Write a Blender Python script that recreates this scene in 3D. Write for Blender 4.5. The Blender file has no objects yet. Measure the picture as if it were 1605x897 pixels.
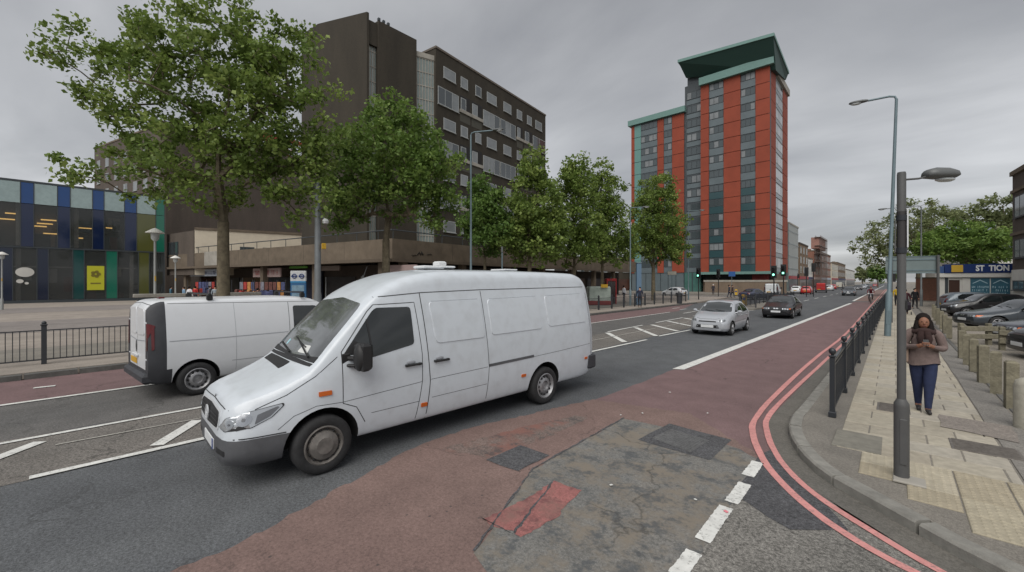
import bpy, bmesh, math, random
import numpy as np
from mathutils import Vector, Matrix
from mathutils.bvhtree import BVHTree

scene = bpy.context.scene
C = scene.collection
R = math.radians
# ---------------------------------------------------------------- camera, sky, sun, exposure
FPX, CXP, CYP, CAMH = 650.0, 802.5, 441.0, 2.3          # focal length and centre in photo pixels, eye height in m
YAW = math.atan((1400 - CXP) / FPX)                      # road runs along +Y; the camera looks to its left
cam_d = bpy.data.cameras.new('camera')
cam = bpy.data.objects.new('camera', cam_d); C.objects.link(cam)
cam.location = (0, 0, CAMH); cam.rotation_euler = (R(90), 0, YAW)
cam_d.sensor_width = 36.0; cam_d.lens = FPX / 1605 * 36.0
cam_d.shift_y = -(448.5 - CYP) / 1605
cam_d.clip_start = 0.1; cam_d.clip_end = 3000
scene.camera = cam

world = bpy.data.worlds.new('World'); scene.world = world; world.use_nodes = True
wn = world.node_tree.nodes; wl = world.node_tree.links
wn.clear()
SUN_EL, SUN_AZ = R(50), R(158)
def wnode(t, **kw):
    n = wn.new(t)
    for k, v in kw.items(): setattr(n, k, v)
    return n
sky = wnode('ShaderNodeTexSky', sky_type='NISHITA', sun_disc=False, sun_elevation=SUN_EL, sun_rotation=SUN_AZ)
bg_sky = wnode('ShaderNodeBackground'); bg_sky.inputs[1].default_value = 0.08
wl.new(sky.outputs[0], bg_sky.inputs[0])
tc = wnode('ShaderNodeTexCoord')
sep = wnode('ShaderNodeSeparateXYZ'); wl.new(tc.outputs['Generated'], sep.inputs[0])
zc = wnode('ShaderNodeMath', operation='MAXIMUM'); zc.inputs[1].default_value = 0.0; wl.new(sep.outputs[2], zc.inputs[0])
za = wnode('ShaderNodeMath', operation='ADD'); za.inputs[1].default_value = 0.16; wl.new(zc.outputs[0], za.inputs[0])
comb = wnode('ShaderNodeCombineXYZ')
for i in (0, 1):
    dv = wnode('ShaderNodeMath', operation='DIVIDE'); wl.new(sep.outputs[i], dv.inputs[0]); wl.new(za.outputs[0], dv.inputs[1])
    wl.new(dv.outputs[0], comb.inputs[i])
def wnoise(scale, det, rough, loc, sc):
    mp = wnode('ShaderNodeMapping'); mp.inputs['Location'].default_value = loc; mp.inputs['Scale'].default_value = sc
    mp.inputs['Rotation'].default_value = (0, 0, R(28))
    wl.new(comb.outputs[0], mp.inputs[0])
    n = wnode('ShaderNodeTexNoise'); n.inputs['Scale'].default_value = scale; n.inputs['Detail'].default_value = det
    n.inputs['Roughness'].default_value = rough; n.inputs['Distortion'].default_value = 0.35
    wl.new(mp.outputs[0], n.inputs['Vector']); return n
n1 = wnoise(0.62, 7, 0.5, (0.24, 11.4, 0), (1, 1.7, 1)); n2 = wnoise(0.22, 3, 0.45, (-8.2, 10.75, 0), (1, 1.3, 1))
mx = wnode('ShaderNodeMix', data_type='FLOAT'); mx.inputs[0].default_value = 0.5
wl.new(n1.outputs[0], mx.inputs[2]); wl.new(n2.outputs[0], mx.inputs[3])
ramp = wnode('ShaderNodeValToRGB'); wl.new(mx.outputs[0], ramp.inputs[0])
cr = ramp.color_ramp; cr.elements[0].position = 0.36; cr.elements[0].color = (0.215, 0.22, 0.232, 1)
cr.elements[1].position = 0.66; cr.elements[1].color = (0.60, 0.605, 0.615, 1)
e = cr.elements.new(0.5); e.color = (0.36, 0.365, 0.375, 1)
bg_cloud = wnode('ShaderNodeBackground'); bg_cloud.inputs[1].default_value = 0.72
wl.new(ramp.outputs[0], bg_cloud.inputs[0])
ms = wnode('ShaderNodeMixShader'); ms.inputs[0].default_value = 0.93
wl.new(bg_sky.outputs[0], ms.inputs[1]); wl.new(bg_cloud.outputs[0], ms.inputs[2])
wo = wnode('ShaderNodeOutputWorld'); wl.new(ms.outputs[0], wo.inputs[0])

sun_d = bpy.data.lights.new('sun', 'SUN'); sun_d.energy = 1.5; sun_d.angle = R(55); sun_d.color = (1.0, 0.97, 0.92)
sun = bpy.data.objects.new('sun', sun_d); C.objects.link(sun)
_sd = Vector((math.sin(SUN_AZ) * math.cos(SUN_EL), math.cos(SUN_AZ) * math.cos(SUN_EL), math.sin(SUN_EL)))
sun.location = _sd * 80
sun.rotation_euler = _sd.to_track_quat('Z', 'Y').to_euler()
scene.view_settings.view_transform = 'Standard'; scene.view_settings.look = 'None'
scene.view_settings.exposure = 0.9; scene.view_settings.gamma = 1.0; scene.view_settings.use_curve_mapping = False

# ---------------------------------------------------------------- pixel helpers (photo 1605 x 897)
SA, CA = math.sin(YAW), math.cos(YAW)
def gp(px, py, z=0.0):
    d = (CAMH - z) * FPX / (py - CYP); r = (px - CXP) / FPX * d
    return (-SA * d + CA * r, CA * d + SA * r)
def dp(px, d):
    r = (px - CXP) / FPX * d
    return (-SA * d + CA * r, CA * d + SA * r)
def onx(px, X):
    return dp(px, X / (-SA + CA * (px - CXP) / FPX))
def ony(px, Y):
    return dp(px, Y / (CA + SA * (px - CXP) / FPX))
def dep(x, y): return -SA * x + CA * y
def hz(py, d): return CAMH + (CYP - py) * d / FPX

# ---------------------------------------------------------------- materials
def S(r, g, b):
    f = lambda c: (c / 255 / 12.92) if c / 255 <= 0.04045 else ((c / 255 + 0.055) / 1.055) ** 2.4
    return (f(r), f(g), f(b))
MATS = {}
def mat(name, col, rough=0.7, metal=0.0, var=0.0, vscale=3.0, bump=0.0, bscale=60.0, spec=0.5, coat=0.0, emit=None,
        col2=None, streak=None, coord='pos', dirt=0.0, alpha=None, trans=0.0, ior=1.45):
    if name in MATS: return MATS[name]
    m = bpy.data.materials.new(name); m.use_nodes = True
    nt = m.node_tree; N = nt.nodes; L = nt.links
    p = N['Principled BSDF']
    p.inputs['Base Color'].default_value = (*col, 1); p.inputs['Roughness'].default_value = rough
    p.inputs['Metallic'].default_value = metal; p.inputs['Specular IOR Level'].default_value = spec
    p.inputs['Coat Weight'].default_value = coat; p.inputs['Coat Roughness'].default_value = 0.06
    p.inputs['IOR'].default_value = ior
    if trans: p.inputs['Transmission Weight'].default_value = trans
    if alpha is not None: p.inputs['Alpha'].default_value = alpha
    if emit: p.inputs['Emission Color'].default_value = (*emit[0], 1); p.inputs['Emission Strength'].default_value = emit[1]
    if var or bump or dirt:
        if coord == 'pos':
            g = N.new('ShaderNodeNewGeometry'); vec = g.outputs['Position']
        else:
            g = N.new('ShaderNodeTexCoord'); vec = g.outputs['Object']
        if streak:
            mp = N.new('ShaderNodeMapping'); mp.inputs['Scale'].default_value = streak; L.new(vec, mp.inputs[0]); vec = mp.outputs[0]
        cur = None
        if var:
            n = N.new('ShaderNodeTexNoise'); n.inputs['Scale'].default_value = vscale; n.inputs['Detail'].default_value = 9
            n.inputs['Roughness'].default_value = 0.65; L.new(vec, n.inputs['Vector'])
            rp = N.new('ShaderNodeValToRGB'); L.new(n.outputs[0], rp.inputs[0])
            c2 = col2 or tuple(min(1, c * (1 + var)) for c in col)
            c1 = col if col2 else tuple(c * (1 - var) for c in col)
            rp.color_ramp.elements[0].position = 0.36; rp.color_ramp.elements[0].color = (*c1, 1)
            rp.color_ramp.elements[1].position = 0.64; rp.color_ramp.elements[1].color = (*c2, 1)
            cur = rp.outputs[0]
            n3 = N.new('ShaderNodeTexNoise'); n3.inputs['Scale'].default_value = vscale * 0.11; n3.inputs['Detail'].default_value = 4
            L.new(vec, n3.inputs['Vector'])
            mr = N.new('ShaderNodeMapRange'); mr.inputs[1].default_value = 0.3; mr.inputs[2].default_value = 0.7
            mr.inputs[3].default_value = 1 - 0.6 * var; mr.inputs[4].default_value = 1 + 0.6 * var; L.new(n3.outputs[0], mr.inputs[0])
            mm = N.new('ShaderNodeMix'); mm.data_type = 'RGBA'; mm.blend_type = 'MULTIPLY'; mm.inputs[0].default_value = 1
            L.new(cur, mm.inputs[6]); L.new(mr.outputs[0], mm.inputs[7]); cur = mm.outputs[2]
        if dirt:                                             # grime gathers low on the body panels
            n = N.new('ShaderNodeTexNoise'); n.inputs['Scale'].default_value = 6; n.inputs['Detail'].default_value = 8
            L.new(vec, n.inputs['Vector'])
            mr = N.new('ShaderNodeMapRange'); mr.inputs[1].default_value = 0.45; mr.inputs[2].default_value = 0.8
            mr.inputs[3].default_value = 0; mr.inputs[4].default_value = dirt; L.new(n.outputs[0], mr.inputs[0])
            mm = N.new('ShaderNodeMix'); mm.data_type = 'RGBA'; L.new(mr.outputs[0], mm.inputs[0])
            if cur is not None: L.new(cur, mm.inputs[6])
            else: mm.inputs[6].default_value = (*col, 1)
            mm.inputs[7].default_value = (0.16, 0.14, 0.115, 1); cur = mm.outputs[2]
        if cur is not None: L.new(cur, p.inputs['Base Color'])
        if bump:
            n = N.new('ShaderNodeTexNoise'); n.inputs['Scale'].default_value = bscale; n.inputs['Detail'].default_value = 6
            L.new(vec, n.inputs['Vector'])
            b = N.new('ShaderNodeBump'); b.inputs['Strength'].default_value = bump; b.inputs['Distance'].default_value = 0.02
            L.new(n.outputs[0], b.inputs['Height']); L.new(b.outputs[0], p.inputs['Normal'])
    MATS[name] = m
    return m

# ---------------------------------------------------------------- mesh builder
class MB:
    def __init__(s): s.v = []; s.f = []; s.m = []; s.mi = 0
    def add(s, vs, fs):
        o = len(s.v); s.v += [tuple(x) for x in vs]; s.f += [tuple(i + o for i in f) for f in fs]; s.m += [s.mi] * len(fs); return s
    def box(s, c, d, rz=0.0, rx=0.0, ry=0.0, b=0.0):
        hx, hy, hzz = d[0] / 2, d[1] / 2, d[2] / 2
        if b > 0:
            b = min(b, hx * .9, hy * .9, hzz * .9); vs = []; fs = []
            for z, k in ((-hzz, b), (-hzz + b, 0), (hzz - b, 0), (hzz, b)):
                for (x, y) in ((-1, -1), (1, -1), (1, 1), (-1, 1)): vs.append((x * (hx - k), y * (hy - k), z))
            for j in range(3):
                for i in range(4): fs.append((j * 4 + i, j * 4 + (i + 1) % 4, j * 4 + 4 + (i + 1) % 4, j * 4 + 4 + i))
            fs += [(3, 2, 1, 0), (12, 13, 14, 15)]
        else:
            vs = [(x, y, z) for z in (-hzz, hzz) for (x, y) in ((-hx, -hy), (hx, -hy), (hx, hy), (-hx, hy))]
            fs = [(3, 2, 1, 0), (4, 5, 6, 7)] + [(i, (i + 1) % 4, 4 + (i + 1) % 4, 4 + i) for i in range(4)]
        if rx or ry or rz:
            Mx = Matrix.Rotation(rz, 3, 'Z') @ Matrix.Rotation(ry, 3, 'Y') @ Matrix.Rotation(rx, 3, 'X')
            vs = [Mx @ Vector(v) for v in vs]
        return s.add([(v[0] + c[0], v[1] + c[1], v[2] + c[2]) for v in vs], fs)
    def prism(s, poly, z0, z1):
        n = len(poly)
        a = sum(poly[i][0] * poly[(i + 1) % n][1] - poly[(i + 1) % n][0] * poly[i][1] for i in range(n))
        if a < 0: poly = poly[::-1]
        f0 = z0 if callable(z0) else (lambda x, y: z0)
        f1 = z1 if callable(z1) else (lambda x, y: z1)
        vs = [(x, y, f0(x, y)) for x, y in poly] + [(x, y, f1(x, y)) for x, y in poly]
        return s.add(vs, [tuple(range(n - 1, -1, -1)), tuple(range(n, 2 * n))] + [(i, (i + 1) % n, n + (i + 1) % n, n + i) for i in range(n)])
    def sheet(s, poly, z):
        n = len(poly)
        a = sum(poly[i][0] * poly[(i + 1) % n][1] - poly[(i + 1) % n][0] * poly[i][1] for i in range(n))
        if a < 0: poly = poly[::-1]
        return s.add([(x, y, z) for x, y in poly], [tuple(range(n))])
    def slab(s, p0, p1, p2, th):                              # parallelogram p0,p1,p2 given thickness along its normal
        p0, p1, p2 = Vector(p0), Vector(p1), Vector(p2); p3 = p0 + (p2 - p1)
        n = (p1 - p0).cross(p2 - p1).normalized() * th
        return s.add([p0, p1, p2, p3, p0 + n, p1 + n, p2 + n, p3 + n],
                     [(3, 2, 1, 0), (4, 5, 6, 7)] + [(i, (i + 1) % 4, 4 + (i + 1) % 4, 4 + i) for i in range(4)])
    def tube(s, pts, r, n=8, cap=True, flat=1.0):
        pts = [Vector(p) for p in pts]; k = len(pts)
        rs = list(r) if hasattr(r, '__len__') else [r] * k
        vs = []; fs = []; up = None
        for i in range(k):
            t = (pts[min(i + 1, k - 1)] - pts[max(i - 1, 0)])
            t = t.normalized() if t.length > 1e-9 else Vector((0, 0, 1))
            if up is None: up = Vector((1, 0, 0)) if abs(t.x) < .8 else Vector((0, 1, 0))
            u = (up - t * up.dot(t)).normalized(); w = t.cross(u); up = u
            for j in range(n):
                a = 2 * math.pi * j / n
                vs.append(pts[i] + (u * math.cos(a) + w * math.sin(a) * flat) * rs[i])
        for i in range(k - 1):
            for j in range(n): fs.append((i * n + j, i * n + (j + 1) % n, (i + 1) * n + (j + 1) % n, (i + 1) * n + j))
        if cap: fs += [tuple(range(n - 1, -1, -1)), tuple(range((k - 1) * n, k * n))]
        return s.add(vs, fs)
    def lathe(s, prof, n=16, c=(0, 0, 0), axis='Z', closed=False):
        vs = []; fs = []; k = len(prof)
        for (r, h) in prof:
            for j in range(n):
                a = 2 * math.pi * j / n; x, y = r * math.cos(a), r * math.sin(a)
                v = (x, y, h) if axis == 'Z' else ((x, h, y) if axis == 'Y' else (h, x, y))
                vs.append((v[0] + c[0], v[1] + c[1], v[2] + c[2]))
        for i in range(k if closed else k - 1):
            for j in range(n):
                q = (i * n + j, i * n + (j + 1) % n, ((i + 1) % k) * n + (j + 1) % n, ((i + 1) % k) * n + j)
                fs.append(q if axis != 'Y' else q[::-1])
        return s.add(vs, fs)
    def ball(s, c, r, n=8, sq=(1, 1, 1)):
        k = max(4, n // 2)
        pr = [(max(1e-4, math.sin(math.pi * i / k)) , -math.cos(math.pi * i / k)) for i in range(k + 1)]
        o = len(s.v); s.lathe(pr, n)
        for i in range(o, len(s.v)):
            v = s.v[i]; s.v[i] = (v[0] * r * sq[0] + c[0], v[1] * r * sq[1] + c[1], v[2] * r * sq[2] + c[2])
        return s
    def mesh(s, name, mats, smooth=40):
        me = bpy.data.meshes.new(name); me.from_pydata(s.v, [], s.f)
        for m in (mats if isinstance(mats, (list, tuple)) else [mats]): me.materials.append(m)
        if any(s.m): me.polygons.foreach_set('material_index', s.m)
        me.update()
        if smooth:
            me.polygons.foreach_set('use_smooth', [True] * len(me.polygons)); me.set_sharp_from_angle(angle=R(smooth))
        return me
    def build(s, name, mats, parent=None, loc=(0, 0, 0), rz=0.0, smooth=40):
        return link(name, s.mesh(name, mats, smooth), parent, loc, rz)

def link(name, me, parent=None, loc=(0, 0, 0), rz=0.0):
    o = bpy.data.objects.new(name, me); C.objects.link(o)
    o.location = loc; o.rotation_euler = (0, 0, rz); o.parent = parent
    return o
def empty(name, loc=(0, 0, 0), rz=0.0, parent=None):
    o = bpy.data.objects.new(name, None); C.objects.link(o); o.location = loc; o.rotation_euler = (0, 0, rz); o.parent = parent
    o.empty_display_size = 0.2
    return o
def tag(o, label=None, cat=None, group=None, kind=None):
    if label: o['label'] = label
    if cat: o['category'] = cat
    if group: o['group'] = group
    if kind: o['kind'] = kind
    return o
def struct(o): o['kind'] = 'structure'; return o
def copy_tree(o, parent=None):
    c = o.copy(); C.objects.link(c); c.parent = parent
    for ch in o.children: copy_tree(ch, c)
    return c
def text_mesh(body, size, mat_, name, parent, loc, rot, depth=0.008, sx=1.0, align='CENTER', bold=0.0):
    cu = bpy.data.curves.new(name, 'FONT'); cu.body = body; cu.size = size; cu.extrude = depth; cu.align_x = align; cu.align_y = 'CENTER'
    cu.resolution_u = 3; cu.offset = bold
    t = bpy.data.objects.new(name + '_tmp', cu); C.objects.link(t)
    dg = bpy.context.evaluated_depsgraph_get(); me = bpy.data.meshes.new_from_object(t.evaluated_get(dg))
    bpy.data.objects.remove(t); bpy.data.curves.remove(cu)
    me.materials.clear(); me.materials.append(mat_); me.name = name
    o = link(name, me, parent, loc); o.rotation_euler = rot; o.scale = (sx, 1, 1)
    return o
def faint_print(name, parent, loc, w, h, m, seed, rows=1, depth=.006):
    """lettering too blurred to read in the photograph: irregular upright and cross strokes in word-like runs"""
    rr = random.Random(seed); mb = MB(); rh = h / rows
    for r_ in range(rows):
        x = -w / 2; zc_ = h / 2 - rh * (r_ + .5)
        while x < w / 2 - rh * .3:
            lw = rh * rr.uniform(.28, .42)
            if rr.random() < .16: x += lw; continue
            k = rr.randrange(4)
            for ox in ((0, lw * .7) if k < 2 else (lw * .35,)): mb.box((x + ox + lw * .1, 0, zc_), (lw * .2, depth, rh * .62))
            if k != 3: mb.box((x + lw * .45, -.001, zc_ + rh * rr.choice((-.22, 0, .22))), (lw * .6, depth, rh * .13))
            x += lw * 1.25
    return mb.build(name, m, parent, loc, smooth=0)
def chaikin(p, it=1, closed=True):
    for _ in range(it):
        q = []; n = len(p)
        if not closed: q.append(p[0])
        for i in range(n if closed else n - 1):
            a, b = p[i], p[(i + 1) % n]
            q.append(tuple(.75 * x + .25 * y for x, y in zip(a, b))); q.append(tuple(.25 * x + .75 * y for x, y in zip(a, b)))
        if not closed: q.append(p[-1])
        p = q
    return p
# ================================================================ SETTING: ground, road, pavements
rnd = random.Random(7)
def jit(poly, step, amp, rr):                                # break straight polygon edges into a slightly ragged line
    out = []
    n = len(poly)
    for i in range(n):
        a, b = poly[i], poly[(i + 1) % n]; L = math.hypot(b[0] - a[0], b[1] - a[1]); k = max(1, int(L / step))
        for j in range(k):
            t = j / k; x = a[0] + (b[0] - a[0]) * t; y = a[1] + (b[1] - a[1]) * t
            out.append((x + rr.uniform(-amp, amp), y + rr.uniform(-amp, amp)) if j else (x, y))
    return out

def asphalt(name, col, col2, agg=0.5, speck=0.0, crack=0.0, blot=None, rough=0.85, pits=0.0):
    """tarmac: large tonal drift, fine aggregate, optional light chippings, crack network and worn blotches"""
    m = bpy.data.materials.new(name); m.use_nodes = True; nt = m.node_tree; N = nt.nodes; L = nt.links
    p = N['Principled BSDF']; p.inputs['Roughness'].default_value = rough; p.inputs['Specular IOR Level'].default_value = 0.35
    g = N.new('ShaderNodeNewGeometry'); P = g.outputs['Position']
    def noise(sc, det=6, rg=.6, stretch=None):
        v = P
        if stretch:
            mp = N.new('ShaderNodeMapping'); mp.inputs['Scale'].default_value = stretch; L.new(P, mp.inputs[0]); v = mp.outputs[0]
        n = N.new('ShaderNodeTexNoise'); n.inputs['Scale'].default_value = sc; n.inputs['Detail'].default_value = det
        n.inputs['Roughness'].default_value = rg; L.new(v, n.inputs['Vector']); return n.outputs[0]
    def mrange(x, a, b, c, d):
        q = N.new('ShaderNodeMapRange'); L.new(x, q.inputs[0])
        for i, vv in enumerate((a, b, c, d)): q.inputs[i + 1].default_value = vv
        return q.outputs[0]
    def mixc(fac, a, b, mode='MIX'):
        q = N.new('ShaderNodeMix'); q.data_type = 'RGBA'; q.blend_type = mode
        for idx, val in ((0, fac), (6, a), (7, b)):
            if isinstance(val, (int, float)): q.inputs[idx].default_value = val
            elif isinstance(val, tuple): q.inputs[idx].default_value = (*val, 1)
            else: L.new(val, q.inputs[idx])
        return q.outputs[2]
    c = mixc(mrange(noise(0.5, 5, .55, (1, .25, 1)), .35, .65, 0, 1), col, col2)
    c = mixc(1.0, c, mrange(noise(1.9, 6), .3, .7, .86, 1.12), 'MULTIPLY')
    c = mixc(1.0, c, mrange(noise(95, 2, .8), .3, .7, 1 - agg * .55, 1 + agg * .55), 'MULTIPLY')
    c = mixc(1.0, c, mrange(noise(34, 3, .75), .32, .68, 1 - agg * .6, 1 + agg * .6), 'MULTIPLY')
    if blot:
        f = mrange(noise(1.5, 9, .74), .45, .58, 0, .95)
        c = mixc(f, c, blot)
        f2 = mrange(noise(3.4, 8, .78), .50, .60, 0, .8); c = mixc(f2, c, (col[0] * .52, col[1] * .55, col[2] * .60))
    if speck:
        v = N.new('ShaderNodeTexVoronoi'); v.inputs['Scale'].default_value = 75; L.new(P, v.inputs['Vector'])
        f = mrange(v.outputs['Distance'], .05, .30, speck, 0)
        c = mixc(f, c, (0.36, 0.33, 0.29))
    if pits:                                                 # small chipped-out holes in the surfacing, with some bare stones
        v = N.new('ShaderNodeTexVoronoi'); v.inputs['Scale'].default_value = 7.5; L.new(P, v.inputs['Vector'])
        f3 = N.new('ShaderNodeMath'); f3.operation = 'MULTIPLY'; L.new(mrange(v.outputs['Distance'], .07, .14, pits, 0), f3.inputs[0]); L.new(mrange(noise(1.3, 3), .46, .56, 0, 1), f3.inputs[1])
        c = mixc(f3.outputs[0], c, (.05, .045, .042))
    if crack:
        nz = N.new('ShaderNodeTexNoise'); nz.inputs['Scale'].default_value = 3.0; nz.inputs['Detail'].default_value = 5; L.new(P, nz.inputs['Vector'])
        va = N.new('ShaderNodeVectorMath'); va.operation = 'SCALE'; va.inputs[3].default_value = .55; L.new(nz.outputs['Color'], va.inputs[0])
        vb = N.new('ShaderNodeVectorMath'); vb.operation = 'ADD'; L.new(P, vb.inputs[0]); L.new(va.outputs[0], vb.inputs[1])
        v = N.new('ShaderNodeTexVoronoi'); v.feature = 'DISTANCE_TO_EDGE'; v.inputs['Scale'].default_value = 0.42; L.new(vb.outputs[0], v.inputs['Vector'])
        f = mrange(v.outputs['Distance'], .0, .009, crack, 0)
        f3 = N.new('ShaderNodeMath'); f3.operation = 'MULTIPLY'; L.new(f, f3.inputs[0]); L.new(mrange(noise(.6, 2), .42, .56, 0, 1), f3.inputs[1])
        c = mixc(f3.outputs[0], c, (0.02, 0.019, 0.018))
    L.new(c, p.inputs['Base Color'])
    b = N.new('ShaderNodeBump'); b.inputs['Strength'].default_value = .35; b.inputs['Distance'].default_value = .01
    L.new(noise(120, 3, .7), b.inputs['Height']); L.new(b.outputs[0], p.inputs['Normal'])
    return m

M_asph = asphalt('tarmac', S(80, 82, 85), S(91, 93, 95), .7, .08, .35)
M_asph_old = asphalt('tarmac_old', S(100, 97, 93), S(113, 108, 103), .9, .25, .6)
M_asph_rough = asphalt('tarmac_coarse', S(106, 104, 100), S(118, 115, 110), 1.0, .42, .5)
M_red = asphalt('red_surface', S(108, 88, 88), S(116, 94, 94), .3, .06, .55, pits=.4)
M_redold = asphalt('red_surface_worn', S(112, 92, 87), S(120, 100, 94), .4, .1, .4, pits=.75)
M_redfresh = asphalt('red_surface_fresh', S(142, 92, 89), S(150, 99, 95), .4, .08, .4, blot=S(126, 94, 88))
M_worn = asphalt('worn_surface', S(104, 105, 104), S(114, 112, 108), .55, .14, .5, blot=S(121, 113, 102))
M_dark = asphalt('tarmac_patch', S(72, 72, 75), S(80, 80, 82), .9, .15, .0)
M_gutter = asphalt('gutter', S(92, 90, 86), S(108, 104, 97), .4, .05, .3)
M_ped = asphalt('footway_tarmac', S(112, 108, 102), S(126, 121, 113), .4, .05, .2)
M_carpark = asphalt('car_park_surface', S(116, 111, 103), S(136, 129, 119), .6, .15, .3)
M_plaza = asphalt('plaza_paving', S(138, 130, 122), S(150, 141, 132), .3, .0, .2)
M_plaza2 = asphalt('plaza_band', S(122, 116, 112), S(132, 125, 121), .3, .0, .2)
M_kerb = mat('kerb_granite', S(128, 126, 120), .8, var=.18, vscale=7, bump=.3, bscale=90)
M_kerbd = mat('kerb_dark', S(92, 91, 88), .8, var=.2, vscale=5, bump=.3, bscale=90)
def paint(name, c, wear):
    m = mat(name, c, .75, var=.10, vscale=9); nt = m.node_tree; N = nt.nodes; L = nt.links
    p = N['Principled BSDF']; src = p.inputs['Base Color'].links[0].from_socket
    g = N.new('ShaderNodeNewGeometry'); n = N.new('ShaderNodeTexNoise'); n.inputs['Scale'].default_value = 26; n.inputs['Detail'].default_value = 10
    n.inputs['Roughness'].default_value = .75; L.new(g.outputs['Position'], n.inputs['Vector'])
    r = N.new('ShaderNodeMapRange'); r.inputs[1].default_value = .53; r.inputs[2].default_value = .66; r.inputs[3].default_value = 0; r.inputs[4].default_value = wear
    L.new(n.outputs[0], r.inputs[0]); q = N.new('ShaderNodeMix'); q.data_type = 'RGBA'; L.new(r.outputs[0], q.inputs[0]); L.new(src, q.inputs[6])
    q.inputs[7].default_value = (.12, .115, .11, 1); L.new(q.outputs[2], p.inputs['Base Color'])
    return m
M_white = paint('white_road_paint', S(206, 206, 202), .8)
M_faint = paint('faded_road_paint', S(168, 165, 158), 1.0)
M_pink = paint('red_line_paint', S(196, 136, 132), .7)

ground = struct(MB().sheet([(-900, -500), (900, -500), (900, 1500), (-900, 1500)], -0.06).build('ground', M_carpark))
road = struct(MB().sheet([(-15.05, -60), (-1.0, -60), (-1.0, 700), (-15.05, 700)], 0).build('road', M_asph, smooth=0))
# camera-side part of the old surface between the median lines, and both bus lanes
def on_road(name, poly, z, m, step=0, amp=0):
    if step: poly = jit(poly, step, amp, rnd)
    return MB().sheet(poly, z).build(name, m, road, smooth=0)
on_road('median_strip', [(-9.2, -60), (-7.4, -60), (-7.35, 30), (-8.3, 36), (-9.5, 30)], .004, M_asph_old, .4, .03)
on_road('near_lane_seam', [(-12.05, -60), (-9.3, -60), (-9.5, 40), (-12.05, 40)], .003, asphalt('tarmac_left_lane', S(88, 87, 86), S(98, 96, 94), .6, .15, .5), .6, .02)
on_road('bus_lane', [(-15.0, -60), (-12.15, -60), (-12.15, 32), (-15.0, 44)], .004, M_red, .6, .02)
on_road('bus_lane', [(-4.25, 5.6), (-1.2, 5.6), (-1.2, 60), (-3.2, 60), (-4.1, 14), (-4.2, 10.8)], .004, M_red, .35, .025)
on_road('bus_lane', [(-3.3, 62), (-1.2, 62), (-1.2, 150), (-3.3, 150)], .004, M_redold, .6, .02)
on_road('worn_bus_lane', [(-4.1, -14), (-1.25, -14), (-1.25, 6.2), (-2.6, 7.4), (-4.3, 7.0), (-4.9, 4.2), (-4.85, 3.2), (-4.2, 1.0)], .006, M_redold, .09, .03)
P = lambda *pts: [gp(*q) for q in pts]
on_road('worn_patch', P((742, 868), (835, 737), (976, 657), (1030, 668), (1160, 705), (1192, 722), (1165, 765), (1120, 835), (1060, 925), (1000, 1060), (850, 1060)), .009, M_worn, .16, .025)
on_road('repair_patch', P((1000, 690.7), (1049, 665), (1147, 691), (1113, 723)), .012, M_dark, .2, .012)
on_road('repair_patch', P((762, 722), (816, 699), (861, 715), (812, 740)), .012, M_dark, .2, .015)
on_road('red_patch', P((758, 815), (800, 795), (835, 778), (869, 755), (885, 762), (912, 770), (870, 815), (816, 844), (806, 834), (775, 828)), .012, M_redfresh, .05, .018)
for q_ in (((742, 866), (835, 736)), ((835, 736), (978, 656)), ((806, 838), (866, 757)), ((752, 812), (806, 840))):
    on_road('tar_seam', [tuple(Vector(gp(*q_[0])) + Vector((.012, 0))), tuple(Vector(gp(*q_[1])) + Vector((.012, 0))), tuple(Vector(gp(*q_[1])) - Vector((.012, 0))), tuple(Vector(gp(*q_[0])) - Vector((.012, 0)))], .0145, M_dark, .07, .012)
on_road('grey_scar', P((690, 705), (830, 668), (900, 652), (925, 655), (850, 690), (760, 718)), .008, asphalt('scraped_surface', S(106, 97, 92), S(116, 100, 94), .7, .2, .4, blot=S(124, 88, 80)), .12, .03)
# iron cover in the bus lane, frame and ribbed lid
M_iron = mat('cast_iron', S(112, 112, 112), .6, .5, var=.2, vscale=20, bump=.4, bscale=140)
a, b, c_, d_ = [Vector((*q, .016)) for q in P((1022, 688), (1052, 674), (1112, 692), (1082, 711))]
cv = MB()
for k in range(15):
    t = (k + .5) / 15; p0 = a.lerp(d_, t); p1 = b.lerp(c_, t)
    cv.tube([p0.lerp(p1, .04), p0.lerp(p1, .96)], .009, 4)
cov = MB().sheet([tuple(v[:2]) for v in (a, b, c_, d_)], .0145).build('manhole_cover', M_iron, road)
cv.build('rib', M_iron, cov)

# ---- road markings (each painted line is a part of the road)
def stripe(p, q, w, m=None, z=.017, name='painted_line', step=.5, amp=.006):
    p, q = Vector(p), Vector(q); n = Vector((-(q - p).y, (q - p).x)).normalized() * w / 2
    return MB().sheet(jit([tuple(p - n), tuple(q - n), tuple(q + n), tuple(p + n)], step, amp, rnd), z).build(name, m or M_white, road, smooth=0)
stripe((-12.1, -30), (-12.1, 4.6), .12); stripe((-12.05, 4.9), (-12.15, 30.5), .12); stripe((-11.0, 30), (-11.1, 34), .12)
stripe((-9.25, -30), (-9.25, 14.5), .10); stripe((-9.49, 16.7), (-9.6, 20.5), .11); stripe((-9.64, 22.2), (-9.73, 26.4), .11); stripe((-9.7, 28.2), (-9.4, 33), .11)
stripe((-7.4, -.25), (-7.35, 8.0), .12); stripe((-7.3, 9.2), (-7.1, 15.5), .12); stripe((-7.19, 16.8), (-7.01, 20), .12); stripe((-7.1, 21.4), (-7.6, 26), .12)
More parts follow.
